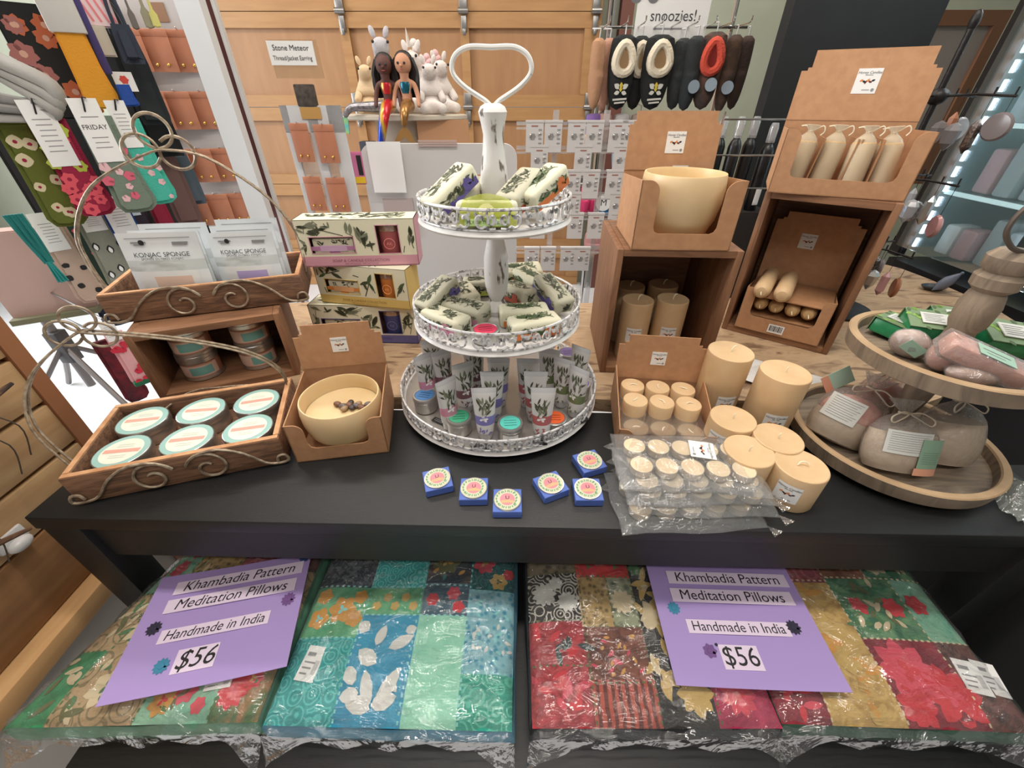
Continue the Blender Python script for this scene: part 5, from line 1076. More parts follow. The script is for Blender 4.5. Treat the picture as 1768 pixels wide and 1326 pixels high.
organza('plain mauve organza bag at the right of the lower tray', (.772, .520, zl + .002), (-.36, .12, .1), W=.058, D=.038, H=.140, full=False, fill=False)
organza('organza bag in the shade behind the front lower-tray bags', (.735, .640, zl + .002), (-.2, 0, .0), W=.048, D=.03, H=.125, full=False)
m = MB(); m.box((0, 0, 0), (.034, .0008, .052), 0); m.box((0, -.0002, -.020), (.034, .0008, .014), 1); o = m.build('hang_card', [mat('pale_mint_card', (178, 208, 190), .5), mat('coral_card', (222, 160, 132), .5)], rot=(-.5, .95, -.5)); o.location = at(1447, 655, ZT + .125); tag(o, 'mint and coral card tilted behind the left organza bag', 'card')
m = MB(); rnd = random.Random(8)
m.grid(lambda i, j: ((i - .5) * .09, (j - .5) * .09, .004 + .03 * math.sin(PI * i) * math.sin(PI * j) + .004 * math.sin(31 * i + 17 * j)), 16, 16, 0); o = m.build('plastic_packet', film('packet_film', tint=(196, 204, 196), haze=.25, bump=.8, gl=.25)); o.location = (.858, .452, ZT + .001); tag(o, 'shiny clear packet at the far right table edge', 'packet')
# ------------------------------------------------------------------ black jewellery rack with hanging crystals behind the crates
BLKM = mat('black_rack_metal', (34, 30, 30), .45, metal=.4, bump=.3, bscale=90)
jx, jy = 1.045, 1.22
jr = thing('jewellery_rack', 'black twisted metal jewellery rack with hooks, behind the taller crate', 'rack', (jx, jy, ZS))
m = MB(); m.tube([(0, 0, .02), (0, 0, .70)], .007, 10); m.ball((0, 0, .56), (.022, .022, .018)); m.ball((0, 0, .38), (.020, .020, .016)); m.ball((0, 0, .70), (.010, .010, .02)); m.build('pole', BLKM, jr)
MB().lathe([(.10, 0), (.10, .006), (.02, .014), (.008, .03)], 30).build('base', BLKM, jr)
hooks = []
for z, r in ((.56, .15), (.38, .14), (.20, .13)):
    for k in range(4):
        a = k * PI / 2 + .35; d = Vector((math.cos(a), math.sin(a), 0)); m = MB()
        m.tube([Vector((0, 0, z)), d * r * .5 + Vector((0, 0, z + .004)), d * r + Vector((0, 0, z))], .0028, 6)
        for q in (.45, .72, .97):
            p = d * r * q + Vector((0, 0, z + .003)); m.tube([p, p + Vector((0, 0, .014))], .002, 5); hooks.append(p)
        m.build('hook_arm', BLKM, jr)
CR = [mat('smoky_crystal', (140, 130, 130), .12, trans=.35), SILVER, mat('wire_wrapped_silver', (170, 160, 156), .25, metal=.9, col2=(96, 88, 86), scale=200), mat('clear_quartz', (206, 206, 210), .08, trans=.5), mat('grey_stone', (120, 116, 118), .4), mat('amber_agate', (150, 96, 66), .3), mat('rose_quartz', (200, 150, 150), .2, trans=.2)]
rnd = random.Random(12); pend = None
WHO = ['upper', 'middle', 'lower']; ARM = ['right', 'rear', 'left', 'front']; POS = ['inner', 'mid', 'outer']
for i, p in enumerate(hooks):
    lb = f'crystal pendant on the {POS[i % 3]} hook of the {WHO[i // 12]} {ARM[(i // 3) % 4]} rack arm'
    t = thing('crystal_pendant', lb, 'pendant', (jx + p.x, jy + p.y, ZS + p.z - .002), rnd.uniform(0, 6), 'crystal pendants on the black rack')
    L = rnd.uniform(.03, .07); MB().tube([(0, 0, .008), (0, 0, -L)], .0007, 4).build('cord', BLKM, t)
    m = MB(); k = i % 3
    if k == 0: m.lathe([(.001, -.040), (.010, -.028), (.013, -.008), (.009, .0), (.001, .004)], 6, 0, (0, 0, -L))
    elif k == 1: m.lathe([(.001, -.05), (.008, -.04), (.008, -.008), (.001, .002)], 6, 0, (0, 0, -L))
    else: m.lathe([(.010, -.004), (.018, -.004), (.021, 0), (.018, .004), (.010, .004)], 18, 0, (0, 0, 0), Tm((0, 0, -L - .02), (PI / 2, 0, 0)))
    m.v = [(x * 1.35, y * 1.35, (z + L) * 1.35 - L) for x, y, z in m.v]
    m.build('stone', CR[(i * 5 + i // 7) % 7 if i % 4 else i % 3], t, ang=20)
# small dark bird-like ring dishes / stones on the slab
m = MB(); m.lathe([(.001, 0), (.03, .002), (.045, .014), (.043, .014), (.028, .005), (.001, .004)], 28, sy=.6); o = m.build('ring_dish', mat('black_glazed_dish', (40, 42, 46), .3)); o.location = at(1610, 500, ZS + .001); tag(o, 'small black oval dish on the live-edge slab', 'dish')
m = MB(); m.lathe([(.001, -.045), (.018, -.02), (.020, .005), (.008, .03), (.004, .036), (.006, .042), (.001, .045)], 20, sy=.7); o = m.build('stone_pendant', mat('blue_grey_stone', (98, 104, 120), .5, bump=.4, bscale=60), rot=(.3, .5, 0)); o.location = at(1636, 486, ZS + .045); tag(o, 'blue grey stone drop leaning over the black dish', 'pendant')
# ------------------------------------------------------------------ lit glass display case along the right
CX0, CX1, CY0, CY1, CZ0, CZ1 = 1.62, 2.15, .55, 1.74, .80, 2.05
dc = thing('glass_display_case', 'tall lit glass display case with black posts at far right', 'display case', (CX0, CY1, 0))
BF = mat('black_case_frame', (22, 22, 24), .4)
W_, D_ = CX1 - CX0, CY1 - CY0
m = MB(); m.box((W_ / 2, -D_ / 2, CZ0 / 2 - .02), (W_, D_, CZ0 - .04)); m.build('plinth', BF, dc)
for y in (0, -.44, -.88, -D_):
    m = MB(); m.box((.02, y, (CZ0 + CZ1) / 2 - .01), (.035, .045, CZ1 - CZ0 + .04)); m.build('post', BF, dc)
m = MB(); m.box((W_ / 2, -D_ / 2, CZ1 + .02), (W_, D_, .04)); m.build('top_panel', BF, dc)
m = MB(); m.box((W_ - .01, -D_ / 2, (CZ0 + CZ1) / 2), (.02, D_, CZ1 - CZ0)); m.box((W_ / 2, .012, (CZ0 + CZ1) / 2), (W_ - .06, .01, CZ1 - CZ0)); m.build('back_panel', mat('case_back', (150, 176, 176), .4), dc)
LED = mat('led_strip_light', (220, 240, 255), .3, emit=(206, 232, 255), estr=11.0); GLS = film('case_glass', tint=(190, 220, 220), haze=.06, bump=0, gl=.10); SHG = film('shelf_glass', tint=(170, 206, 204), haze=.12, bump=0, gl=.10)
for y in (-.035, -.40, -.48, -.84, -.92):
    m = MB()
    for k in range(24): m.box((.045, y, CZ0 + .03 + .052 * k), (.008, .008, .034))
    m.build('led_strip', LED, dc)
for z in (1.02, 1.24, 1.46, 1.68, 1.88):
    m = MB(); m.box((W_ / 2 + .02, -D_ / 2, z), (W_ - .08, D_ - .06, .008)); m.build('glass_shelf', SHG, dc)
    m = MB(); m.box((.055, -D_ / 2, z), (.008, D_ - .06, .014)); m.build('shelf_edge', mat('lit_shelf_edge', (214, 236, 236), .3, emit=(190, 226, 230), estr=1.2), dc)
m = MB(); m.box((.004, -D_ / 2, (CZ0 + CZ1) / 2), (.004, D_, CZ1 - CZ0 - .02)); m.build('glass_pane', GLS, dc)
PKC = [mat('pale_packet', (222, 228, 224), .3), mat('cream_packet', (210, 204, 176), .4), mat('yellow_packet', (206, 196, 96), .4), mat('clear_white_packet', (196, 210, 214), .25), mat('grey_packet', (176, 190, 192), .35), mat('pinkish_packet', (200, 160, 160), .4)]
rnd = random.Random(31); n = 0; ptn = None
LV = ['bottom', 'second', 'third', 'fourth', 'fifth', 'top']
for li, z in enumerate((.802, 1.0245, 1.2445, 1.4645, 1.6845)):
    for k in range(14):
        y = CY1 - .09 - .078 * k; lb = f'wrapped packet on the {LV[li]} case shelf, number {["one", "two", "three", "four", "five", "six", "seven", "eight", "nine", "ten", "eleven", "twelve", "thirteen", "fourteen"][k]} from the far post'
        m = MB(); w_, h_ = rnd.uniform(.060, .072), rnd.uniform(.10, .18); m.box((0, 0, h_ / 2), (.09, w_, h_), r=.010); o = m.build('wrapped_packet', PKC[(n * 5 + li) % 6], loc=(CX0 + .13 + rnd.uniform(0, .05), y, z), rot=(0, 0, rnd.uniform(-.08, .08))); tag(o, lb, 'packet', 'packets in the lit display case'); n += 1
area('case_lamp', (CX0 + .26, (CY0 + CY1) / 2, CZ1 - .03), (0, 0, 0), (.3, 1.0), 42, (.82, .95, 1.0))
# brown framed grey board leaning behind the rack
m = MB()
fa, fb = av(1580, 28, 2.3), av(1745, 200, 2.3)
fw, fh = .62, .66
for (x, z, w_, h_) in ((0, fh / 2 - .025, fw, .05), (0, -fh / 2 + .025, fw, .05), (-fw / 2 + .025, 0, .05, fh - .1), (fw / 2 - .025, 0, .05, fh - .1)): m.box((x, 0, z), (w_, .03, h_), 0)
m.box((0, .008, 0), (fw - .1, .01, fh - .1), 1)
t = thing('framed_board', 'brown framed grey board standing beyond the black column', 'board', (av(1745, 18, 2.3).x - fw / 2, 2.3, 0), 0)
m.build('board', [mat('brown_frame', (120, 82, 58), .6), mat('grey_canvas', (150, 140, 134), .8)], t, loc=(0, 0, av(1690, 18, 2.3).z - fh / 2)); m = MB()
for x in (-.26, .26): m.box((x, .03, .65), (.04, .03, 1.3))
m.box((0, .03, .015), (.6, .3, .03)); m.build('stand', mat('brown_frame', (120, 82, 58), .6), t)

# dark box added to hide the pale floor, white post and wire basket right of the black table
m = MB(); m.box((0, 0, .29), (.5, .8, .58), r=.004); m.box((-.002, -.0, .30), (.49, .78, .02)); o = m.build('dark_filler_box', mat('charcoal_filler', (34, 34, 35), .6), loc=(1.20, .30, 0)); tag(o, 'low dark box added to hide the pale floor right of the table', 'filler box')
t = thing('white_post', 'slanting white post with brown edge at the right photo edge', 'post', (0, 0, 0))
pa, pb = Vector((.985, .235, .583)), Vector((1.09, .40, .86))
dv = (pb - pa); M4 = Matrix.Translation((pa + pb) / 2) @ dv.to_track_quat('Z', 'Y').to_matrix().to_4x4()
m = MB(); m.box((0, 0, 0), (.05, .03, dv.length), 0, M4); m.build('post', mat('white_painted_post', (196, 194, 188), .5), t); m = MB(); m.box((-.029, 0, 0), (.008, .032, dv.length), 0, M4); m.build('edge', mat('brown_post_edge', (130, 98, 70), .6), t)
t = thing('wire_basket', 'silver wire basket with dark teal cloth at the lower right', 'basket', (.94, .19, .582))
m = MB()
for k in range(6): m.tube([(-.085 + .034 * k, -.09, .0), (-.085 + .034 * k, -.09, .085)], .0016, 5); m.tube([(-.085, -.09 + .036 * k, .0), (-.085, -.09 + .036 * k, .085)], .0016, 5)
for z in (.002, .03, .058, .085): m.tube([(-.085, -.09, z), (.085, -.09, z), (.085, .09, z), (-.085, .09, z)], .0018, 5, closed=True)
m.build('wire_cage', CHROME, t)
m = MB(); m.box((0, 0, .04), (.155, .165, .06), r=.02); o = m.build('folded_cloth', mat('dark_teal_cloth', (30, 66, 82), .8, col2=(22, 48, 60), scale=18, bump=.6, bscale=20), loc=(.94, .19, .584)); tag(o, 'folded dark teal cloth inside the wire basket', 'cloth')
# ------------------------------------------------------------------ left background: sock racks, bags, earring column
def hangbox(u0, v0, u1, v1, Y):      # upright panel whose top-left / bottom-right show at these photo points, facing the table front
    a, b = av(u0, v0, Y), av(u1, v1, Y); return a, b
def hang(name, label, cat, u, v, Y, wpx, z1v, outline, th, matl, group=None, yaw=None, bevel=.004):
    """thing hanging from photo point (u, v) at distance Y, wpx photo pixels wide at its top, its foot at photo row z1v"""
    p = av(u, v, Y); q = av(u + wpx, v, Y); az = math.atan2(-p.x, Y) if yaw is None else yaw
    W = (q.x - p.x) * math.cos(az); H = p.z - av(u, z1v, Y).z
    t = thing(name, label, cat, ((p.x + q.x) / 2, Y, p.z), az, group)
    pts = [(x * W / 2, -z * H) for x, z in outline]
    b = bmesh.new(); vs_ = [b.verts.new((x, -th / 2, z)) for x, z in pts]; f = b.faces.new(vs_); r = bmesh.ops.extrude_face_region(b, geom=[f])
    for e in r['geom']:
        if isinstance(e, bmesh.types.BMVert): e.co.y += th
    bmesh.ops.recalc_face_normals(b, faces=b.faces[:])
    if bevel: bmesh.ops.bevel(b, geom=[e for e in b.edges if abs(e.verts[0].co.y - e.verts[1].co.y) < 1e-6], offset=min(bevel, th * .45), segments=2, affect='EDGES')
    m = MB(); m.bm(b); return t, m, W, H
RECT = [(-1, 0), (-1, 1), (1, 1), (1, 0)]
SOCK = [(-.8, 0), (-.84, .4), (-.9, .72), (-.96, .9), (-.7, .985), (-.1, 1.0), (.6, .99), (1.0, .93), (1.08, .84), (.98, .74), (.86, .55), (.82, .3), (.8, 0)]
BAGO = [(-.8, 0), (-.95, .3), (-1, .9), (-.9, 1), (.9, 1), (1, .9), (.95, .3), (.8, 0)]
def front(th, x=0, z=0): return Tm((x, -th / 2 - .0004, z), (PI / 2, 0, 0))
def swatch(m, W, H, th, n, mi, seed, r=.012, petals=6, mc=None, lo=.08, hi=.95):
    rnd = random.Random(seed)
    for k in range(n): m.flower(rnd.uniform(-.38, .38) * W, -H * rnd.uniform(lo, hi), r * rnd.uniform(.7, 1.2), petals, mi if isinstance(mi, int) else mi[k % len(mi)], front(th), .0004 + .00004 * k, rnd.uniform(0, 3), mc)
def card(parent, W, H, x, z, th, txt=None, hook=True, w2=None):
    m = MB(); T = front(th, x, z); m.box((0, 0, .0006), (W, H, .001), 0, T)
    for k in range(7):
        if not (txt and k in (1, 2, 3)): m.line(-W * (.3 - .03 * (k % 3)), H * (.22 - .08 * k), W * (.3 - .04 * (k % 2)), H * (.22 - .08 * k), H * .014, 1, T, .0014)
    if txt: m.text(txt, W * .26, 2, T, 0, H * .06, .0016)
    if hook: m.tube([T @ Vector(q) for q in ((-.004, H * .30, .001), (0, H * .40, .004), (.004, H * .52, .006), (.012, H * .5, .006))], .0022, 6, 2)
    return m.build('tag_card', [WHITE, GREYINK, INK], parent)
def tone(n, c, r=.9, **k): return mat(n, c, r, **k)
YS = 1.45
# black floral leggings pouch, mustard sock, grey scarf at the top left
t, m, W, H = hang('floral_leggings', 'black leggings with orange flowers hanging at the top left', 'leggings', -25, 5, 1.55, 105, 205, RECT, .04, None)
swatch(m, W, H, .04, 7, (1, 2), 4, .028, 7, 3, .1, .9); m.build('cloth', [tone('black_jersey', (22, 24, 24)), tone('rust_flower', (172, 92, 60)), tone('dusty_pink_flower', (150, 96, 92)), tone('pale_flower', (190, 150, 130))], t)
t, m, W, H = hang('crew_sock', 'mustard yellow sock with pale cuff card at the top left', 'sock', 68, 12, 1.50, 62, 188, SOCK, .03, None, yaw=.62)
m.build('knit', tone('mustard_knit', (214, 146, 40), bump=.4, bscale=200), t); m = MB(); m.box((0, -.004, .03), (W * 1.0, .036, .17), r=.003); m.build('cuff_card', tone('pale_cuff_card', (196, 192, 186), .6), t)
m = MB(); m.box((W * .56, .012, -.02), (.02, .016, .25), r=.004); m.build('lining', tone('violet_knit', (66, 56, 104)), t)
o = thing('grey_scarf', 'folded grey translucent scarf at the left photo edge', 'scarf', av(8, 120, 1.40), .75)
for k in range(3):
    m = MB(); m.tube(catmull([(-.10 - .02 * k, 0, .12), (-.03, -.02, .04 - .02 * k), (.075 - .012 * k, -.03 - .01 * k, -.035 - .025 * k), (.04, -.03, -.085 - .012 * k), (-.12, -.02, -.045 - .03 * k)], 6), .026 - .004 * k, 10, flat=.5); m.build('fold', tone('grey_gauze', (150, 148, 144), .6, bump=.4, bscale=60), o)
for nm, lb, u, v, wp, z1, c, sq in (('ankle_sock', 'small orange sock toe below the black floral leggings', 138, 160, 26, 196, (200, 120, 40), SOCK), ('ankle_sock', 'small blue sock below the white tag', 196, 146, 30, 184, (34, 72, 150), SOCK)):
    t, m, W, H = hang(nm, lb, 'sock', u, v, 1.52, wp, z1, sq, .03, None); m.build('knit', tone('knit_%s' % lb.split()[1], c, bump=.4, bscale=200), t)
t, m, W, H = hang('gift_card_pack', 'bright pink and white pack hanging above dark bags', 'packet', 118, -20, 1.62, 62, 48, RECT, .01, None)
for k in range(4): m.line(-W * .4 + k * W * .22, -H * .2, -W * .2 + k * W * .22, -H * .85, W * .07, 1, front(.01))
m.build('pack', [tone('pale_pink_pack', (232, 206, 208), .4), tone('coral_stripe', (228, 130, 136), .5)], t)
t, m, W, H = hang('gift_card_pack', 'beige card in clear sleeve below the pink pack', 'packet', 146, 44, 1.60, 34, 98, RECT, .012, None); m.build('pack', tone('beige_pack', (200, 192, 176), .4), t)
# dark bags behind
for k, (lb, u, v, wp, z1, c, Y) in enumerate((('charcoal cloth bag hanging left of the earring column', 178, 60, 60, 215, (34, 40, 42), 1.70), ('black cloth bag below the charcoal bag', 212, 150, 62, 270, (24, 27, 28), 1.76), ('slate blue cloth bag behind the wire handle', 280, 262, 44, 352, (76, 88, 98), 1.86), ('dusty mauve cloth bag under the wire bow', 246, 250, 52, 385, (104, 78, 74), 1.80), ('navy zip pouch high in the dark bags', 186, 42, 40, 110, (52, 58, 72), 1.62), ('dark umber cloth bag behind the pouches', 240, 330, 90, 430, (50, 42, 40), 1.92))):
    t, m, W, H = hang('cloth_bag', lb, 'bag', u, v, Y, wp, z1, BAGO, .05, None, bevel=.015); m.build('bag_body', tone('cloth_%d' % k, c, bump=.3, bscale=40), t)
    MB().tube(catmull([(-W * .25, 0, -.01), (-W * .2, 0, .05), (0, 0, .08), (W * .2, 0, .05), (W * .25, 0, -.01)], 5), .005, 6).build('strap', tone('cloth_%d' % k, c), t)
t, m, W, H = hang('white_tag', 'white tag with red mark on the black bag', 'tag', 190, 124, 1.60, 36, 158, RECT, .002, None, bevel=0); m.flower(0, -H * .4, .012, 6, 1, front(.002)); m.build('card', [WHITE, tone('red_mark', (206, 70, 60), .6)], t)
# ladles / spoons hanging high
for k, (u, v, wp, z1, c, lb) in enumerate(((228, -15, 16, 50, (150, 146, 120), 'pale green spatula hanging high left of the column'), (246, -5, 14, 48, (206, 200, 116), 'pale yellow spatula hanging nearest the column'), (206, -10, 12, 52, (110, 104, 98), 'grey spatula hanging high among the bags'))):
    t, m, W, H = hang('spatula', lb, 'spatula', u, v, 1.66, wp, z1, [(-.3, 0), (-.4, .4), (-1, .55), (-1, .95), (0, 1), (1, .95), (1, .55), (.4, .4), (.3, 0)], .008, None, bevel=.002); m.build('spatula_body', tone('spatula_%d' % k, c, .5), t)
# the sock row in front, each with its paper tag
OLV = tone('olive_knit', (92, 100, 34), bump=.4, bscale=200); CRM = tone('crimson_knit', (150, 30, 62), bump=.4, bscale=200); SGK = tone('sage_knit', (112, 126, 112), bump=.4, bscale=200); TLK = tone('aqua_knit', (70, 176, 156), bump=.4, bscale=200)
PK = tone('coral_flower', (214, 84, 96)); CRF = tone('cream_motif', (206, 196, 160)); LF = tone('lime_leaf_motif', (170, 180, 70)); PKF = tone('pale_pink_bloom', (222, 180, 184)); RSB = tone('rose_dot', (206, 96, 116))
t, m, W, H = hang('crew_sock', 'olive green sock with cream motifs at the left photo edge', 'sock', -28, 208, 1.38, 88, 390, SOCK, .04, None, 'patterned socks on the left rack', bevel=.012); swatch(m, W, H, .04, 9, 1, 3, .016, 4, 2, .15, .95); m.build('knit', [OLV, CRF, CRM], t)
t, m, W, H = hang('crew_sock', 'crimson sock with coral flowers and a white tag', 'sock', 38, 205, 1.40, 84, 372, SOCK, .04, None, 'patterned socks on the left rack', bevel=.012); swatch(m, W, H, .04, 16, (1, 1, 1, 2), 6, .018, 6, 0, .1, .97); m.build('knit', [CRM, PK, LF], t); card(t, W * .66, H * .62, -W * .12, -H * .14, .042)
t, m, W, H = hang('crew_sock', 'sage green sock with pink blooms and FRIDAY tag', 'sock', 118, 200, 1.42, 84, 366, SOCK, .04, None, 'patterned socks on the left rack', bevel=.012); swatch(m, W, H, .04, 10, (1, 2), 9, .014, 5, None, .3, .95); m.build('knit', [SGK, PKF, RSB], t); card(t, W * .62, H * .60, -W * .08, -H * .14, .042, 'FRIDAY')
t, m, W, H = hang('crew_sock', 'aqua sock peeking out right of the FRIDAY sock', 'sock', 178, 205, 1.48, 70, 352, SOCK, .035, None, 'patterned socks on the left rack', bevel=.012); swatch(m, W, H, .035, 5, 1, 2, .010, 5); m.build('knit', [TLK, PKF], t); card(t, W * .5, H * .5, -W * .05, -H * .06, .037)
# lower sock row
t, m, W, H = hang('crew_sock', 'grey sock with penguins behind the wire handle', 'sock', 112, 368, 1.46, 86, 494, SOCK, .035, None, 'patterned socks on the lower row', bevel=.010)
rnd = random.Random(3)
for k in range(6):
    x, z = (-.28 + .28 * (k % 3)) * W, -H * (.4 + .32 * (k // 3) + .06 * (k % 2)); T = front(.035, x, z); m.leaf(0, -.014, PI / 2, .03, .02, 1, T, .0005); m.leaf(0, -.012, PI / 2, .022, .011, 2, T, .0008)
m.build('knit', [tone('stone_knit', (132, 134, 120), bump=.4, bscale=200), INK, WHITE], t); card(t, W * .5, H * .3, -W * .05, -H * .06, .037, None, False)
t, m, W, H = hang('crew_sock', 'royal blue sock right of the penguin sock', 'sock', 160, 350, 1.50, 66, 480, SOCK, .035, None, 'patterned socks on the lower row', bevel=.010); m.build('knit', tone('royal_knit', (36, 80, 150), bump=.4, bscale=200), t); card(t, W * .7, H * .42, 0, -H * .16, .037, None, False)
t, m, W, H = hang('crew_sock', 'beige sock with dark motifs beside the teal tassel', 'sock', 42, 380, 1.42, 74, 520, SOCK, .03, None, 'patterned socks on the lower row', bevel=.010); swatch(m, W, H, .03, 6, 1, 4, .010, 4, None, .45, .95); m.build('knit', [tone('oat_knit', (184, 160, 144), bump=.4, bscale=200), INK], t); card(t, W * .6, H * .42, -W * .1, -H * .12, .032, None, False)
t, m, W, H = hang('crew_sock', 'dark green sock behind the penguin sock', 'sock', 88, 372, 1.56, 60, 500, SOCK, .03, None, 'patterned socks on the lower row', bevel=.010); swatch(m, W, H, .03, 6, 1, 8, .010, 5); m.build('knit', [tone('forest_knit', (34, 56, 46)), PK], t)
t, m, W, H = hang('crew_sock', 'dark plum sock below the sage sock', 'sock', 182, 336, 1.58, 64, 420, SOCK, .03, None, 'patterned socks on the lower row', bevel=.010); m.build('knit', tone('plum_knit', (62, 50, 58)), t); card(t, W * .6, H * .4, -W * .1, -H * .2, .032, None, False)
t, m, W, H = hang('crew_sock', 'raspberry sock edge right of the plum sock', 'sock', 244, 340, 1.62, 40, 430, SOCK, .03, None, 'patterned socks on the lower row', bevel=.010); m.build('knit', tone('raspberry_knit', (150, 34, 60)), t)
t, m, W, H = hang('crew_sock', 'navy sock below the beige sock', 'sock', 120, 470, 1.60, 70, 560, SOCK, .03, None, 'patterned socks on the lower row', bevel=.010); m.build('knit', tone('navy_knit', (28, 38, 58)), t)
# teal tasselled necklace
o = thing('tassel_necklace', 'long teal beaded tassel necklace at the left edge', 'necklace', av(6, 372, 1.24), .7)
q0 = av(6, 372, 1.36)
TE = tone('teal_thread', (20, 112, 108), .6); m = MB()
for k in range(6):
    m.tube(catmull([(.007 * k, 0, 0), (.008 + .006 * k, .004 * (k % 2), -.07), (.020 + .003 * k, .004 * (k % 3), -.145)], 6), .0045, 6)
m.build('bead_strands', TE, o); m = MB()
for k in range(16): a = 2.4 * k; r = .004 + .0007 * k; m.tube([(.027 + r * math.cos(a) * .4, r * math.sin(a) * .4, -.14), (.032 + r * math.cos(a), r * math.sin(a), -.205)], .0022, 5)
m.build('tassel', tone('light_teal_thread', (36, 136, 132), .6), o)
# bottom socks by the floor
t, m, W, H = hang('crew_sock', 'dark red furry sock hanging low by the crate', 'sock', 146, 588, 1.42, 56, 690, SOCK, .04, None, 'low hanging socks', bevel=.012); m.build('knit', tone('garnet_knit', (104, 14, 28), col2=(60, 10, 20), scale=30, bump=.5, bscale=200), t)
t, m, W, H = hang('crew_sock', 'pale pink sock with strawberries low by the crate', 'sock', 170, 574, 1.24, 48, 660, SOCK, .030, None, 'low hanging socks', bevel=.010); swatch(m, W, H, .035, 9, 1, 5, .012, 5); m.build('knit', [tone('blush_knit', (216, 160, 162), bump=.3, bscale=200), tone('strawberry', (196, 46, 66))], t); m = MB(); m.box((0, 0, -H * .96), (W * .9, .04, H * .1), r=.006); m.build('toe', tone('green_toe', (30, 96, 66)), t); card(t, W * .6, H * .34, -W * .05, H * .06, .037, None, False)
# pale pink storage cube at the left edge
t, m, W, H = hang('storage_box', 'pale pink fabric box at the left photo edge', 'box', -60, 396, 1.50, 140, 540, RECT, .08, None, yaw=.5); m.build('box_body', tone('blush_fabric', (184, 154, 144), .8, bump=.15, bscale=120), t); m = MB(); m.box((0, 0, -H + .01), (W * 1.02, .14, .02)); m.build('base_trim', tone('olive_trim', (112, 110, 84)), t)
# black garments closing the back of the left rack
for k, (lb, u, v, wp, z1, Y) in enumerate((('black garment hanging behind the mustard sock', 100, 10, 100, 250, 1.98), ('black garment hanging behind the sage sock', 60, 190, 130, 420, 2.02), ('black garment hanging behind the olive sock', -60, 180, 130, 400, 1.94), ('charcoal garment hanging behind the raspberry sock', 180, 210, 110, 440, 2.06), ('black garment high behind the navy zip pouch', 146, -30, 76, 160, 2.06))):
    t, m, W, H = hang('dark_garment', lb, 'garment', u, v, Y, wp, z1, BAGO, .03, None, bevel=.01); m.build('cloth', tone('garment_%d' % k, (26 + 4 * k, 28 + 3 * k, 29 + 3 * k), bump=.4, bscale=12), t)
# sock spinner with its floor stand
sx0, sy0 = -2.18, 1.72
sp = thing('sock_spinner', 'grey metal spinner rack with splayed feet on the pale floor', 'rack', (sx0, sy0, 0))
MET = mat('grey_rack_metal', (112, 106, 104), .45, metal=.4)
m = MB(); m.tube([(0, 0, .10), (0, 0, 1.9)], .018, 10); m.build('pole', MET, sp)
for k in range(4):
    a = k * PI / 2 - .45; d = Vector((math.cos(a), math.sin(a), 0)); m = MB(); m.tube([d * .02 + Vector((0, 0, .32)), d * .24 + Vector((0, 0, .10)), d * .34 + Vector((0, 0, .012))], .012, 8); m.build('foot', MET, sp)
m = MB(); m.box((0, 0, .33), (.06, .06, .16), r=.004); m.build('collar', mat('dark_collar', (64, 60, 60), .5), sp)
m = MB(); q = av(174, 592, 1.44) - Vector((sx0, sy0, 0)); m.tube([(0, 0, q.z + .05), (q.x, q.y, q.z + .05), (q.x, q.y - .02, q.z - .03)], .004, 6); q = av(194, 578, 1.25) - Vector((sx0, sy0, 0)); m.tube([(0, 0, q.z + .06), (q.x, q.y, q.z + .06), (q.x, q.y - .01, q.z - .03)], .004, 6); m.build('low_arm', MET, sp)
for z in (1.62, 1.34):
    for k in range(6):
        a = k * PI / 3 + .2; d = Vector((math.cos(a), math.sin(a), 0)); m = MB(); m.tube([Vector((0, 0, z)), d * .30 + Vector((0, 0, z)), d * .33 + Vector((0, 0, z + .03))], .004, 6); m.build('peg', MET, sp)
# earring column: tall pale board with four rows of copper cards
Ye = 2.05
ea, eb = av(238, 80, Ye), av(334, 80, Ye); Wc = eb.x - ea.x
CE = mat('copper_ear_card', (190, 128, 98), .5, col2=(178, 114, 86), scale=8)
ec = thing('earring_board', 'tall pale grey earring board left of the wooden door', 'display board', ((ea.x + eb.x) / 2, Ye, 0), .06)
m = MB(); m.box((0, 0, 1.0), (Wc, .02, 2.0)); m.build('board', mat('pale_grey_board', (190, 182, 178), .6), ec)
m = MB(); m.box((Wc / 2 + .045, -.01, 1.0), (.09, .05, 2.0)); m.build('side_rail', mat('white_rail', (210, 210, 210), .5), ec); m = MB(); m.box((0, 0, .01), (.4, .2, .02)); m.build('foot_plate', mat('white_rail', (210, 210, 210), .5), ec)
m = MB(); m.box((.03, -.0115, av(300, 22, Ye).z), (.05, .003, .055)); m.build('brown_sticker', mat('brown_sticker', (150, 112, 84), .6), ec)
GOLD = mat('gold_stud', (210, 170, 90), .25, metal=.9)
er = ec.matrix_basis; ecd = None; n = 0
for r, (u, v) in enumerate(((280, 52), (322, 158), (366, 255), (398, 332))):
    for k in range(3):
        z = av(u, v, Ye).z; loc = er @ Vector((-.09 + .085 * k, -.026 - .020 * (2 - k), 0)); loc.z = z
        lb = f'copper earring card on the pale board, {["top", "second", "third", "bottom"][r]} row, {["left", "middle", "right"][k]}'
        if ecd is None:
            ecd = thing('earring_card', lb, 'earring card', loc, .12, 'copper earring cards on the column')
            m = MB(); m.box((0, 0, -.065), (.10, .003, .13), r=.001); m.box((0, -.002, -.012), (.10, .002, .022), r=.001); m.build('card', CE, ecd)
            m = MB(); m.ball((-.02, -.006, -.108), .006); m.ball((.02, -.006, -.108), .006); m.build('studs', GOLD, ecd); MB().tube([(0, .024, 0), (0, -.004, 0), (0, -.012, .006)], .002, 5).build('hook', CHROME, ecd)
        else: dup(ecd, lb, loc, (0, 0, .12 + .05 * (k - 1)))
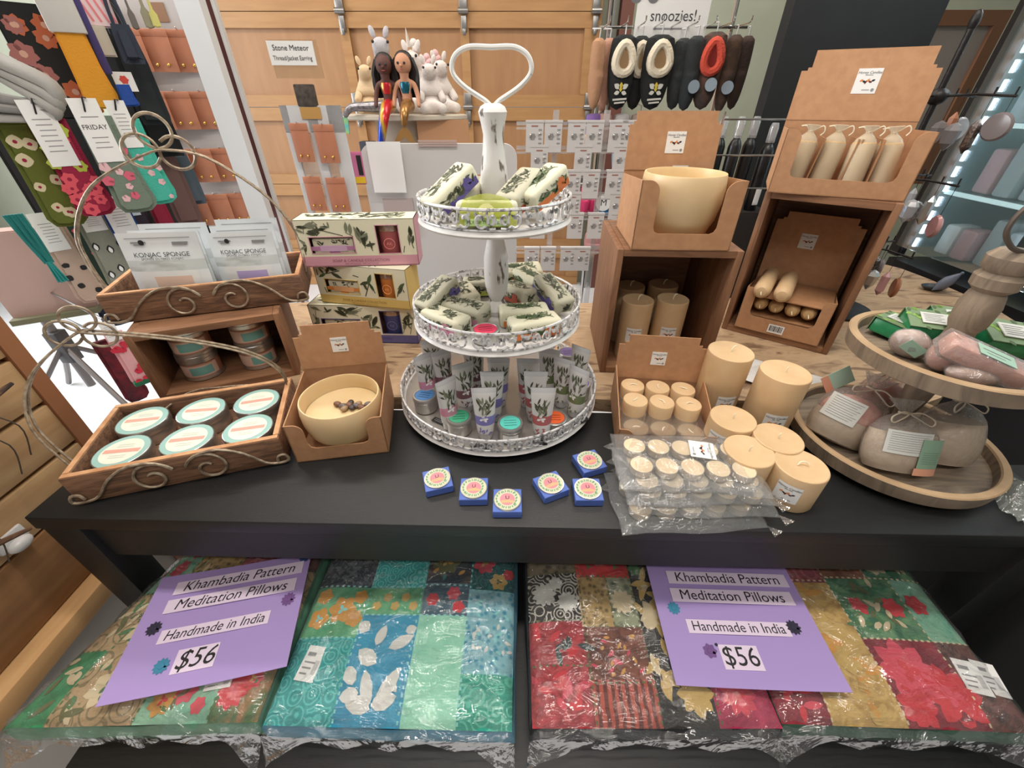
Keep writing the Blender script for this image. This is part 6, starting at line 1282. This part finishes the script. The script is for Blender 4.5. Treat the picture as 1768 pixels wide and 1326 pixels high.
# necklace board right of it, against the door's dark track
nb = thing('necklace_board', 'narrow burgundy necklace board with white edging beside the door', 'display board', (av(396, 180, 2.35).x, 2.35, 0), .1)
m = MB(); m.box((0, 0, 1.0), (.13, .02, 2.0)); m.build('board', mat('burgundy_board', (110, 66, 64), .6), nb); m = MB(); m.box((-.075, -.004, 1.0), (.02, .03, 2.0)); m.box((.075, -.004, 1.0), (.014, .03, 2.0)); m.build('edging', mat('white_rail', (216, 216, 216), .5), nb); m = MB(); m.box((0, 0, .01), (.3, .25, .02)); m.build('foot_plate', mat('white_rail', (216, 216, 216), .5), nb)
rnd = random.Random(6)
NC = [mat('straw_beads', (190, 168, 120), .5), mat('pearl_beads', (206, 198, 186), .35), mat('brown_beads', (120, 84, 70), .4), mat('dark_beads', (70, 58, 58), .4), mat('aqua_beads', (100, 160, 156), .4)]
for k, z in enumerate((1.80, 1.68, 1.56, 1.44, 1.32, 1.20, 1.08, .98)):
    for s in range(2):
        lb = f'bead necklace bunch on the burgundy board, {["top", "second", "third", "fourth", "fifth", "sixth", "seventh", "lowest"][k]} hook, {["left", "right"][s]}'
        p = nb.matrix_basis @ Vector((-.034 + .066 * s, -.02, z)); m = MB()
        for q in range(4):
            w_ = .008 + .004 * q; L = .12 + .02 * q
            m.tube(catmull([(0, -.004 * q, 0), (-w_, -.004 * q, -L * .5), (0, -.004 * q - .004, -L), (w_, -.004 * q, -L * .5), (0, -.004 * q, 0)], 5), .0028, 5)
        for q in range(5): m.ball((rnd.uniform(-.015, .015), -.02, -.10 - .012 * q), .007, n=8)
        o = m.build('bead_necklace', NC[(k * 2 + s * 3) % 5], loc=p); tag(o, lb, 'necklace', 'bead necklaces on the burgundy board')
# ------------------------------------------------------------------ centre background: earring stand, white board, doll shelf, ear card rack, slippers
PLAST = mat('white_acrylic', (206, 206, 208), .35)
Yw = 1.7
es = thing('earring_stand', 'white slotted earring stand behind the gift boxes', 'display stand', ((av(487, 182, Yw).x + av(583, 182, Yw).x) / 2, Yw, ZS - .02), .06)
zt = av(535, 182, Yw).z - (ZS - .02); Wb = .205; hb = zt
es.location.z = 0; zt = av(535, 182, Yw).z
m = MB()
for x, w_ in ((-Wb / 2 + .012, .024), (.0, .034), (Wb / 2 - .024, .048)): m.box((x, 0, zt / 2 + .3), (w_, .012, zt - .6), 0)
m.box((0, 0, zt - .04), (Wb, .012, .08), 0); m.box((0, 0, .62), (Wb, .012, .08), 0); m.box((0, .008, zt - .2), (Wb - .02, .003, .26), 1)
m.box((0, .02, .3), (.05, .03, .6), 0); m.box((0, .02, .01), (.22, .12, .02), 0); m.build('slotted_panel', [PLAST, film('clear_panel', haze=.3, bump=0)], es)
m = MB(); m.box((.0, -.008, zt - .022), (.068, .003, .034)); m.build('gold_label', mat('gold_foil_label', (206, 160, 96), .35, metal=.3), es)
m = MB(); m.box((-.005, 0, zt + .028), (.066, .02, .062), r=.004); m.build('dark_clip', mat('dark_speckled_clip', (58, 50, 46), .7, col2=(84, 74, 66), scale=80), es)
m = MB(); m.box((-.01, .004, zt + .125), (.155, .004, .100), 0); m.box((-.018, -.0005, zt + .14), (.145, .003, .062), 1); T = Tm((-.018, -.0024, zt + .14), (PI / 2, 0, 0)); m.text('Stone Meteor', .0205, 2, T, 0, .013, .0006); m.text('Thread/Jacket Earring', .0165, 2, T, 0, -.013, .0006, sx=.86)
m.build('sign_holder', [film('holder_plastic', tint=(200, 160, 110), haze=.25, bump=0), WHITE, INK], es)
em = es.matrix_basis; n = 0
for r in range(2):
    for k in range(2):
        zc_ = av(535, 212, Yw).z if r == 0 else av(560, 303, Yw).z; p = em @ Vector((-.050 + .085 * k, -.022, 0)); p.z = zc_ - .004 * k
        dup(ecd, f'copper earring card on the white slotted stand, {["upper", "lower"][r]} {["left", "right"][k]}', p, (0, 0, .06), group='copper earring cards on the white stand', scale=(.62 if k == 0 else .7, 1, .92))
# big rounded white board with loose sheets
Yb2 = 1.9
a, b = av(618, 248, Yb2), av(893, 248, Yb2); cx = (a.x + b.x) / 2; wb_ = b.x - a.x; zt = a.z
wbd = thing('rounded_board', 'large white board with rounded corners behind the tiered stand', 'board', (cx, Yb2, 0))
def rrect(w_, z0, z1, r, n=8):
    o = [(-w_ / 2, z0), (w_ / 2, z0)]
    for cxx, a0 in ((w_ / 2 - r, 0), (-w_ / 2 + r, PI / 2)):
        o += [(cxx + r * math.cos(a0 + PI / 2 * k / n), z1 - r + r * math.sin(a0 + PI / 2 * k / n)) for k in range(n + 1)]
    return o
m = MB(); m.prism([(x, 0, z) for x, z in rrect(wb_, .5, zt, .055)], (0, .03, 0)); m.build('panel', mat('white_laminate', (200, 196, 194), .5), wbd); m = MB(); m.box((0, .015, .25), (.4, .03, .5)); m.box((0, .015, .01), (.6, .14, .02)); m.build('stand', mat('white_laminate', (200, 196, 194), .5), wbd)
m = MB(); m.box((av(668, 290, Yb2 - .03).x - cx, -.03, av(668, 290, 1.87).z), (.135, .004, .185)); m.box((av(668, 290, Yb2 - .03).x - cx, -.014, av(668, 290, 1.87).z + .05), (.03, .028, .03)); m.build('plain_sheet', WHITE, wbd)
m = MB(); m.box((av(688, 350, Yb2).x - cx, -.006, av(688, 350, 1.9).z - .06), (.13, .008, .16)); m.build('mauve_sheet', mat('mauve_sheet', (176, 160, 158), .6), wbd)
m = MB()
for k in range(3): m.box((av(756, 246, Yb2).x - cx, -.008 - .002 * k, zt - .006 + .008 * k), (.155, .004, .006))
m.build('clip_strip', mat('pinkish_clip', (184, 160, 154), .4), wbd)
# kraft sheet, clear tub and small dark box behind the white board, on a shelf of the doll stand
dsx, dsy = (av(590, 197, 2.45).x + av(800, 197, 2.45).x) / 2, 2.45
zsh = av(700, 197, 2.45).z
ds = thing('plush_shelf', 'round pale shelf stand holding the plush toys and dolls', 'stand', (dsx, dsy, 0))
m = MB(); m.lathe([(.31, zsh - .022), (.325, zsh - .018), (.325, zsh - .004), (.31, zsh), (.001, zsh)], 48, sy=.6); m.build('top', mat('pale_stone_shelf', (196, 186, 170), .6), ds)
m = MB(); m.lathe([(.14, .0), (.14, .02), (.04, .05), (.04, zsh - .28), (.13, zsh - .27), (.14, zsh - .02)], 28); m.build('pedestal', mat('translucent_tub', (164, 148, 132), .4), ds)
o = MB().box((0, 0, 0), (.25, .01, .16)).build('kraft_sheet', mat('tan_sheet', (186, 138, 100), .7), ds, (.215, -.12, zsh - .10)); 
o = MB().box((0, 0, 0), (.07, .06, .10), r=.004).build('dark_bin', mat('slate_bin', (66, 70, 84), .5), ds, (-.17, -.10, zsh - .16))
t, m, W, H = hang('lip_balm_pack', 'pink and yellow packet at the left edge of white board', 'packet', 601, 262, 1.82, 22, 318, RECT, .014, None, yaw=.1)
m.box((0, -.009, -H * .86), (W * .98, .003, H * .2), 1); m.box((W * .25, -.0085, -H * .4), (W * .35, .003, H * .6), 2); m.build('pack', [mat('magenta_pack', (206, 120, 160), .4), mat('yellow_pack', (226, 186, 40), .4), INK], t)
# plush animals
FUR = dict(white=mat('white_plush', (216, 206, 200), .95, bump=.5, bscale=160), grey=mat('grey_plush', (186, 182, 186), .95, bump=.5, bscale=160), pink=mat('pink_plush', (216, 176, 176), .95, bump=.5, bscale=160), cream=mat('cream_plush', (214, 186, 150), .95, bump=.5, bscale=160))
def skin_chain(name, verts, edges, radii, matl, parent, lvl=2):
    me = bpy.data.meshes.new(name); me.from_pydata(verts, edges, []); o = bpy.data.objects.new(name, me); C.objects.link(o); o.parent = parent
    md = o.modifiers.new('s', 'SKIN'); md.use_smooth_shade = True; sb = o.modifiers.new('d', 'SUBSURF'); sb.levels = lvl; sb.render_levels = lvl
    for i, v in enumerate(me.skin_vertices[0].data): r = radii[i]; v.radius = (r, r) if not isinstance(r, tuple) else r; v.use_root = (i == 0)
    dg = bpy.context.evaluated_depsgraph_get(); m2 = bpy.data.meshes.new_from_object(o.evaluated_get(dg)); o.modifiers.clear(); o.data = m2; bpy.data.meshes.remove(me); m2.materials.clear(); m2.materials.append(matl)
    for p in m2.polygons: p.use_smooth = True
    return o
def plush(label, fur, loc, rz, s=1.0, horn=False, mane=None, long_neck=False, name='plush_toy'):
    t = thing(name, label, 'plush toy', loc, rz, 'plush toys on the round shelf'); t.scale = (s, s, s)
    nk = .06 if long_neck else .015
    V = [(0, 0, .045), (0, .0, .10), (0, -.005, .135 + nk), (0, -.035, .165 + nk), (0, -.065, .155 + nk), (-.045, -.03, .09), (-.06, -.06, .05), (.045, -.03, .09), (.06, -.06, .05), (-.04, -.05, .025), (-.05, -.10, .022), (.04, -.05, .025), (.05, -.10, .022)]
    E_ = [(0, 1), (1, 2), (2, 3), (3, 4), (1, 5), (5, 6), (1, 7), (7, 8), (0, 9), (9, 10), (0, 11), (11, 12)]
    R_ = [.052, .046, .030 if long_neck else .036, .040, .026, .020, .018, .020, .018, .026, .022, .026, .022]
    skin_chain('body', V, E_, R_, FUR[fur], t)
    for sx in (-1, 1):
        m = MB(); m.ball((0, 0, 0), (.011, .006, .020), 0, Tm((sx * .026, -.02, .205 + nk), (0, sx * .35, 0))); m.build('ear', FUR[fur], t)
        m = MB(); m.ball((sx * .028, -.062, .172 + nk), .0055, n=8); m.build('eye', INK, t)
    if horn: MB().lathe([(.008, 0), (.006, .02), (.001, .055)], 10, 0, T=Tm((0, -.05, .200 + nk), (.25, 0, 0))).build('horn', mat('pearl_horn', (226, 216, 206), .4), t)
    if mane:
        m = MB()
        for k in range(7): m.ball((.012 * math.sin(2.3 * k), .012 + .008 * math.cos(k), .215 + nk - .018 * k), .017, n=8)
        m.build('mane', FUR[mane], t)
    return t
def onp(u, v, Y, z): p = av(u, v, Y); return (p.x, Y, z)
zz = zsh + .001
plush('white unicorn plush sitting at the right of the shelf', 'white', onp(746, 190, 2.38, zz), .25, .95, mane='pink')
plush('white unicorn plush behind the dolls on the shelf', 'white', onp(724, 190, 2.53, zz), -.1, 1.22, horn=True, mane='white')
plush('grey long-necked plush highest of the toy heap', 'grey', onp(673, 190, 2.57, zz), .25, 1.22, long_neck=True)
plush('cream plush at the left end of the shelf', 'cream', onp(642, 190, 2.46, zz), .2, .95)
plush('small white plush with pink mane at the right rear', 'white', onp(762, 190, 2.52, zz), .5, 1.05, mane='pink')
# two mermaid dolls seated on the shelf edge
def doll(label, loc, rz, skin, hair, top, tail, fin, tailpts, s=1.0):
    t = thing('mermaid_doll', label, 'doll', loc, rz, 'mermaid dolls on the round shelf'); t.scale = (s, s, s)
    SK = mat('doll_skin_%s' % label.split()[0], skin, .7)
    V = [(0, 0, .02), (0, 0, .06), (0, .0, .095), (0, -.002, .118), (0, -.004, .150), (-.034, 0, .098), (-.046, -.01, .060), (-.050, -.03, .022), (.034, 0, .098), (.046, -.01, .060), (.050, -.03, .022)]
    E_ = [(0, 1), (1, 2), (2, 3), (3, 4), (2, 5), (5, 6), (6, 7), (2, 8), (8, 9), (9, 10)]
    skin_chain('body', V, E_, [.024, .019, .022, .011, .031, .012, .009, .008, .012, .009, .008], SK, t)
    m = MB(); m.ball((0, -.006, .158), (.031, .028, .034), n=18); m.ball((0, -.036, .152), (.005, .005, .005), n=8); hd = m.build('head', SK, t)
    for sx in (-1, 1): MB().ball((sx * .012, -.0325, .160), (.0048, .002, .0045), n=8).build('eye', INK, hd)
    MB().box((0, -.0325, .141), (.012, .002, .003), r=.0008).build('mouth', mat('doll_lips', (170, 70, 74), .5), hd)
    m = MB(); m.ball((0, .010, .168), (.036, .031, .033), n=16)
    for k in range(12):
        a = PI * (k / 11); x = .036 * math.cos(a); m.tube(catmull([(x * .8, .012, .175), (x * 1.25, .010 + .012 * math.sin(a), .135), (x * 1.28 + .003 * math.sin(3 * k), .006 + .016 * math.sin(a), .095), (x * 1.2, .008 + .016 * math.sin(a), .055)], 4), [.011 - .0003 * q for q in range(13)], 6)
    m.build('hair', hair, t)
    MB().lathe([(.0205, .068), (.0235, .080), (.0250, .094), (.0225, .104), (.020, .104)], 20, sy=.95, cap=False).build('bodice', top, t)
    P = catmull(tailpts, 6); n = len(P); m = MB(); m.tube(P, [.027 - .017 * (k / (n - 1)) for k in range(n)], 12); tl_ = m.build('tail', tail, t)
    e = P[-1]; d = (P[-1] - P[-2]).normalized(); m = MB()
    for sg in (-1, 1):
        sdir = Vector((sg, 0, 0)); o_ = [e, e + d * .02 + sdir * .022, e + d * .058 + sdir * .042, e + d * .05 + sdir * .012, e + d * .036]; m.prism([tuple(q) for q in (o_ if sg > 0 else o_[::-1])], (0, .006, 0))
    m.build('tail_fin', fin, tl_); return t
SEQ = lambda n, a, b, c=None: mat(n, a, .25, metal=.5, col2=b, col3=c, kind='voronoi', scale=46, lo=.05, hi=.75)
BLK = mat('black_doll_hair', (30, 24, 24), .5)
rb = mat('rainbow_sequins', (196, 40, 50), .25, metal=.4, col2=(40, 70, 180), col3=(210, 180, 60), kind='wave', scale=9, lo=.1, hi=.9, stretch=(.4, .4, 1.6), dist=1.0)
doll('dark-skinned mermaid doll with rainbow tail hanging over the shelf', onp(674, 192, 2.24, zsh + .004), .1, (84, 48, 40), BLK, rb, rb, rb, [(0, 0, .03), (-.01, -.05, .018), (-.02, -.085, -.02), (-.04, -.09, -.09), (-.06, -.085, -.15)], 1.12)
doll('light-skinned mermaid doll with teal top and gold tail', onp(706, 192, 2.24, zsh + .004), -.05, (184, 132, 102), BLK, mat('teal_sequins', (24, 92, 110), .25, metal=.5), mat('gold_sequins', (176, 130, 74), .3, metal=.6, col2=(140, 100, 56), scale=60), mat('gold_fin', (170, 128, 76), .4, metal=.5), [(0, 0, .03), (.0, -.04, .022), (.0, -.075, .0), (-.004, -.08, -.035)], 1.15)
o = thing('sequin_tail', 'silver sequin mermaid tail with rainbow fin over the shelf edge', 'plush toy', onp(618, 190, 2.30, zsh + .02))
m = MB(); P = catmull([(.12, .02, .012), (.05, 0, .012), (-.02, -.03, .008), (-.055, -.045, -.025)], 6); m.tube(P, [.026 - .0008 * k for k in range(len(P))], 10); m.build('tail', mat('silver_sequins', (120, 116, 120), .3, metal=.6, col2=(170, 166, 170), scale=90), o)
m = MB(); m.prism([(-.045, -.05, -.02), (-.07, -.05, -.035), (-.10, -.05, -.105), (-.07, -.05, -.085), (-.045, -.05, -.095), (-.04, -.05, -.04)], (0, .008, 0)); m.build('tail_fin', mat('neon_fin', (170, 210, 90), .4, col2=(90, 190, 200), scale=20), o)
# acrylic ear-card rack
Ya = 1.5
ax0, ax1 = av(900, 210, Ya).x, av(1100, 210, Ya).x
ar = thing('ear_card_rack', 'clear acrylic rack of small earring cards behind the crates', 'rack', ((ax0 + ax1) / 2, Ya, 0))
ACR = film('acrylic', tint=(214, 216, 220), haze=.28, bump=0, gl=.25)
rw = ax1 - ax0
for x in (-rw * .20, rw * .24): m = MB(); m.box((x, .01, .65), (.018, .012, 1.30 - .03)); m.build('upright', ACR, ar)
m = MB(); m.box((0, .0, .01), (rw * .9, .25, .02)); m.build('foot_plate', ACR, ar)
rows = [(213, 'top'), (255, 'second'), (297, 'third'), (335, 'fourth'), (370, 'fifth'), (428, 'lowest')]
cdm = None; CDW = mat('grey_white_ear_card', (196, 194, 194), .5)
for ri, (v, nm) in enumerate(rows):
    z = av(1000, v, Ya).z; m = MB(); m.box((0, 0, z), (rw + .03, .012, .010)); m.box((0, -.018, z - .012), (rw + .03, .006, .006)); m.build('bar', ACR, ar)
    xs_ = ((925, 957, 997, 1028, 1068, 1090), (933, 1008, 1075), (925, 950, 990, 1022, 1062), (990, 1068), (930, 995, 1030, 1070), (918, 946, 980, 1005))[ri]
    for k, u in enumerate(xs_):
        x = av(u - (2 if ri < 5 else 0), v, Ya).x; lb = f'small grey earring card on the {nm} acrylic bar, {["first", "second", "third", "fourth", "fifth", "sixth"][k]} from the left'
        if cdm is None:
            cdm = thing('ear_card', lb, 'earring card', (x, Ya - .012, z + .006), 0, 'small cards on the acrylic rack')
            m = MB(); m.box((0, -.010, -.042), (.054, .002, .082), 0); m.box((0, -.004, .0), (.056, .016, .006), 0); T = Tm((0, -.0112, -.042), (PI / 2, 0, 0))
            for q in range(4): m.line(.012, .02 - .012 * q, .022, .02 - .012 * q, .004, 1, T)
            m.flower(-.006, .002, .010, 6, 1, T); m.line(-.010, .030, .010, .030, .003, 2, T); m.build('card', [CDW, GREYINK, mat('red_hole', (150, 90, 80), .6)], cdm)
            m = MB(); m.ball((-.012, -.014, -.036), .0038, n=8); m.ball((.014, -.014, -.032), .0038, n=8); m.build('studs', CHROME, cdm)
        else: dup(cdm, lb, (x, Ya - .012, z + .006), 0)
# slippers on a chrome rack, sign above
Yl = 2.2
lx0, lx1 = av(1040, 60, Yl).x, av(1305, 60, Yl).x
zr = av(1170, 52, Yl).z
sr = thing('slipper_rack', 'chrome slipper rack with hooks below the white sign', 'rack', ((lx0 + lx1) / 2, Yl + .10, 0))
lw_ = lx1 - lx0
m = MB(); m.tube([(-lw_ / 2, 0, zr + .02), (lw_ / 2, 0, zr + .02)], .006, 8); m.tube([(-lw_ / 2, .02, zr - .42), (lw_ / 2, .02, zr - .42)], .006, 8)
for x in (-lw_ * .42, lw_ * .42): m.tube([(x, .04, .01), (x, .04, zr + .35)], .010, 8)
m.build('frame', CHROME, sr); m = MB(); m.box((0, .04, .01), (lw_, .4, .02)); m.build('foot_plate', CHROME, sr)
for k in range(9):
    x = -lw_ / 2 + lw_ * (k + .3) / 9; m = MB(); m.tube(catmull([(x, 0, zr + .02), (x, -.05, zr + .02), (x, -.13, zr + .022), (x, -.14, zr + .04)], 4), .0028, 6); m.build('hook', CHROME, sr)
m = MB(); sgw = av(1238, 20, Yl).x - av(1108, 20, Yl).x; m.box((0, 0, .0), (sgw, .004, .26), 0); T = Tm((0, -.0022, 0), (PI / 2, 0, 0)); m.text('snoozies!', sgw * .172, 1, T, .005, -.055, .0006); m.line(-sgw * .24, -.095, sgw * .24, -.095, .006, 3, T, .0006)
for x in (-.16, -.09): m.lathe([(.001, .0004), (.026, .0004), (.026, .0008), (.001, .0008)], 20, 2, (x, .01, 0), T)
sgn = m.build('header_sign', [WHITE, mat('charcoal_ink', (66, 66, 70), .6), mat('mid_grey_ink', (110, 110, 112), .6), GREYINK], sr, (av(1172, 20, Yl).x - sr.location.x, -.02, av(1172, -10, Yl).z), (0, 0, 0))
MB().tube([(0, .0, -.13), (0, .01, -.30)], .004, 6).build('sign_stem', CHROME, sgn)
FURL = mat('cream_fleece', (214, 202, 180), .95, bump=.8, bscale=120); FURR = mat('coral_fleece', (190, 72, 54), .95, bump=.8, bscale=120)
def slipper(label, u, v0, v1, wpx, col, Y=Yl, fur=None, motif=False, yaw=0.0, disc=False, col2=None):
    p = av(u, v0, Y); q = av(u + wpx, v0, Y); H = p.z - av(u, v1, Y).z; W = (q.x - p.x)
    t = thing('fleece_slipper', label, 'slipper', ((p.x + q.x) / 2, Y, p.z), yaw, 'slippers on the chrome rack')
    m = MB()
    def fn(i, j):
        a = 2 * PI * i; z = -H * j; prof = (.62 + .38 * math.sin(PI * min(1, .15 + j * .95)) ** .6) * (1 if j < .86 else max(.0, 1 - ((j - .86) / .14) ** 2) ** .5) * (1 if j > .05 else (.5 + 10 * j))
        dep = .030 if j < .5 else .036; return (W / 2 * prof * math.cos(a), dep * prof * math.sin(a), z)
    m.grid(fn, 28, 22, 0, wrap=True); m.build('upper', mat('slipper_' + '_'.join(str(c) for c in col), col, .9, col2=col2, scale=30, bump=.4, bscale=120), t)
    if fur:
        m = MB(); P = [(.30 * W * math.cos(2 * PI * k / 20) * (1 - .25 * math.sin(2 * PI * k / 20)), -.034, -H * .31 + .19 * H * math.sin(2 * PI * k / 20)) for k in range(20)]; m.tube(P, .017, 8, closed=True); f_ = m.build('fleece_collar', fur, t)
        m = MB(); m.fan([(x * .9, -.0375, z * .97 - .008) for x, y, z in P], 0); m.build('opening', mat('slipper_opening_' + fur.name, tuple(int(c) for c in ((150, 120, 86) if fur is FURL else (120, 30, 24))), .9), f_)
    if motif:
        m = MB(); T = Tm((0, -.0372, -H * .70), (PI / 2, 0, 0)); m.leaf(0, -.012, PI / 2, .035, .018, 1, T); m.leaf(-.004, .0, 2.6, .03, .02, 0, T); m.leaf(.004, .0, .5, .03, .02, 0, T); m.leaf(-.004, -.012, 3.4, .024, .016, 0, T); m.leaf(.004, -.012, -.3, .024, .016, 0, T); m.line(-.03, -.04, .03, -.036, .007, 0, T); m.line(-.022, -.052, .024, -.048, .006, 0, T); m.build('emblem', [mat('white_thread', (200, 198, 190), .8), mat('yellow_thread', (206, 180, 60), .8)], t)
    if disc: MB().lathe([(.001, 0), (.024, 0), (.024, .003), (.001, .003)], 20, T=Tm((W * .15, -.038, -H * .66), (PI / 2, 0, 0))).build('size_sticker', mat('blue_grey_sticker', (146, 160, 172), .3), t)
    MB().tube([(0, 0, -.01), (0, -.005, .03), (0, .05, .035)], .003, 5).build('loop', mat('clear_loop', (206, 206, 206), .3), t)
    return t
slipper('tan slipper hanging at the left end of the rack', 1022, 66, 190, 26, (168, 126, 96), yaw=.5)
slipper('rosy tan slipper next to the left end of the rack', 1040, 66, 195, 26, (170, 128, 108), yaw=.5, Y=2.26)
slipper('black slipper with cream fleece and gold emblem, left one', 1056, 60, 190, 48, (24, 26, 26), fur=FURL, motif=True)
slipper('black slipper edge between the two fleece-lined ones', 1092, 62, 190, 34, (30, 32, 32), Y=2.27, fur=FURL)
slipper('black slipper with cream fleece and gold emblem, right one', 1116, 60, 190, 54, (26, 28, 27), fur=FURL, motif=True)
slipper('charcoal grey slipper right of the black fleece pair', 1166, 66, 190, 32, (48, 52, 54), Y=2.22, col2=(34, 36, 38))
slipper('dark slipper with round sticker beside the coral one', 1188, 62, 192, 34, (40, 44, 46), Y=2.20, disc=True)
slipper('brown slipper with coral fleece opening', 1216, 55, 190, 44, (92, 62, 52), fur=FURR, disc=True, yaw=-.2, col2=(54, 50, 46))
slipper('brown tweed slipper near the right end of the rack', 1258, 60, 195, 28, (84, 62, 48), Y=2.21, disc=True, yaw=-.3, col2=(56, 44, 36))
slipper('dark brown slipper at the right end of the rack', 1280, 62, 190, 26, (62, 46, 40), Y=2.24, yaw=-.3)
for k, (u, c, lb) in enumerate(((1030, (176, 140, 130), 'pinkish slipper heel on the lower row, left'), (1060, (186, 180, 178), 'grey striped slipper heel on the lower row'), (1012, (120, 90, 150), 'violet slipper heel on the lower row, far left'), (1090, (150, 130, 120), 'taupe slipper heel on the lower row, right'))):
    slipper(lb, u, 196, 250, 30, c, Y=2.24)
# bright sock-like items seen through the acrylic rack
for k, (u, v, wp, z1, c, lb) in enumerate(((1004, 318, 18, 372, (206, 60, 110), 'hot pink slipper seen through the acrylic rack, left'), (1018, 316, 18, 370, (190, 44, 96), 'hot pink slipper seen through the acrylic rack, right'), (1034, 338, 30, 372, (36, 110, 160), 'blue slipper seen through the acrylic rack'), (1010, 400, 34, 440, (196, 140, 140), 'pale rose slipper low behind the acrylic rack'), (1000, 232, 24, 300, (196, 150, 116), 'peach slipper seen through the acrylic rack'), (1060, 240, 26, 300, (150, 180, 200), 'pale blue slipper seen through the acrylic rack'))):
    slipper(lb, u, v, z1, wp, c, Y=2.1)
m = MB(); p = av(1042, 350, 2.02); m.lathe([(.001, 0), (.036, 0), (.036, .003), (.001, .003)], 20, 0, T=Tm((0, 0, 0), (PI / 2, 0, 0))); m.text('M', .04, 1, Tm((0, -.0034, 0), (PI / 2, 0, 0)), 0, 0, .0004); o = m.build('size_disc', [WHITE, INK], loc=p); tag(o, 'round white size disc marked M on the blue slipper', 'size disc')
# spray bottles and dark glass panel between the crates
SB = mat('black_bottle', (26, 25, 26), .3); SC = film('spray_cap', tint=(214, 214, 216), haze=.35, bump=0, gl=.25)
bz = ZS
shf = thing('bottle_riser', 'dark riser rack holding black spray bottles between the crates', 'rack', (.80, 1.62, 0))
m = MB(); m.box((0, 0, .49), (.26, .16, .98)); m.build('riser_body', mat('dark_riser', (40, 36, 34), .5), shf)
for k in range(3): m = MB(); m.tube([(-.13, -.085, 1.06 + .10 * k), (.13, -.085, 1.06 + .10 * k)], .003, 6); m.build('rail', CHROME, shf)
for x in (-.13, .13): m = MB(); m.tube([(x, -.085, .96), (x, -.085, 1.28)], .004, 6); m.build('rail_post', CHROME, shf)
bt0 = None
for k, (x, lb) in enumerate(((-.095, 'black spray bottle with clear cap, leftmost on the dark riser'), (-.045, 'black spray bottle with clear cap, second on the dark riser'), (.01, 'black spray bottle with clear cap, third on the dark riser'), (.07, 'black spray bottle with clear cap, rightmost on the dark riser'))):
    loc = (.80 + x, 1.60 - .012 * (k % 2), .981)
    if bt0 is None:
        bt0 = thing('spray_bottle', lb, 'bottle', loc, 0, 'spray bottles on the dark riser')
        MB().lathe([(.019, 0), (.021, .003), (.021, .20), (.016, .215), (.011, .222), (.011, .232)], 24).build('bottle_body', SB, bt0); MB().lathe([(.0135, .225), (.014, .27), (.010, .285), (.001, .286)], 20).build('spray_cap', SC, bt0)
        m = MB(); m.grid(lambda i, j: (.0214 * math.sin(-.9 + 1.8 * i), -.0214 * math.cos(-.9 + 1.8 * i), .02 + .06 * j), 8, 1); m.build('label', WHITE, bt0)
    else: dup(bt0, lb, loc, (0, 0, .2 * k), scale=(1, 1, 1 - .06 * (k == 3)))
m = MB(); m.box((0, 0, .15), (.10, .006, .40)); m.box((0, .04, -.04), (.10, .09, .004)); o = m.build('smoked_panel', film('smoked_acrylic', tint=(50, 44, 42), haze=.6, bump=0, gl=.2), loc=(.98, 1.50, ZS + .045)); tag(o, 'smoked acrylic panel standing right of the spray bottles', 'panel')
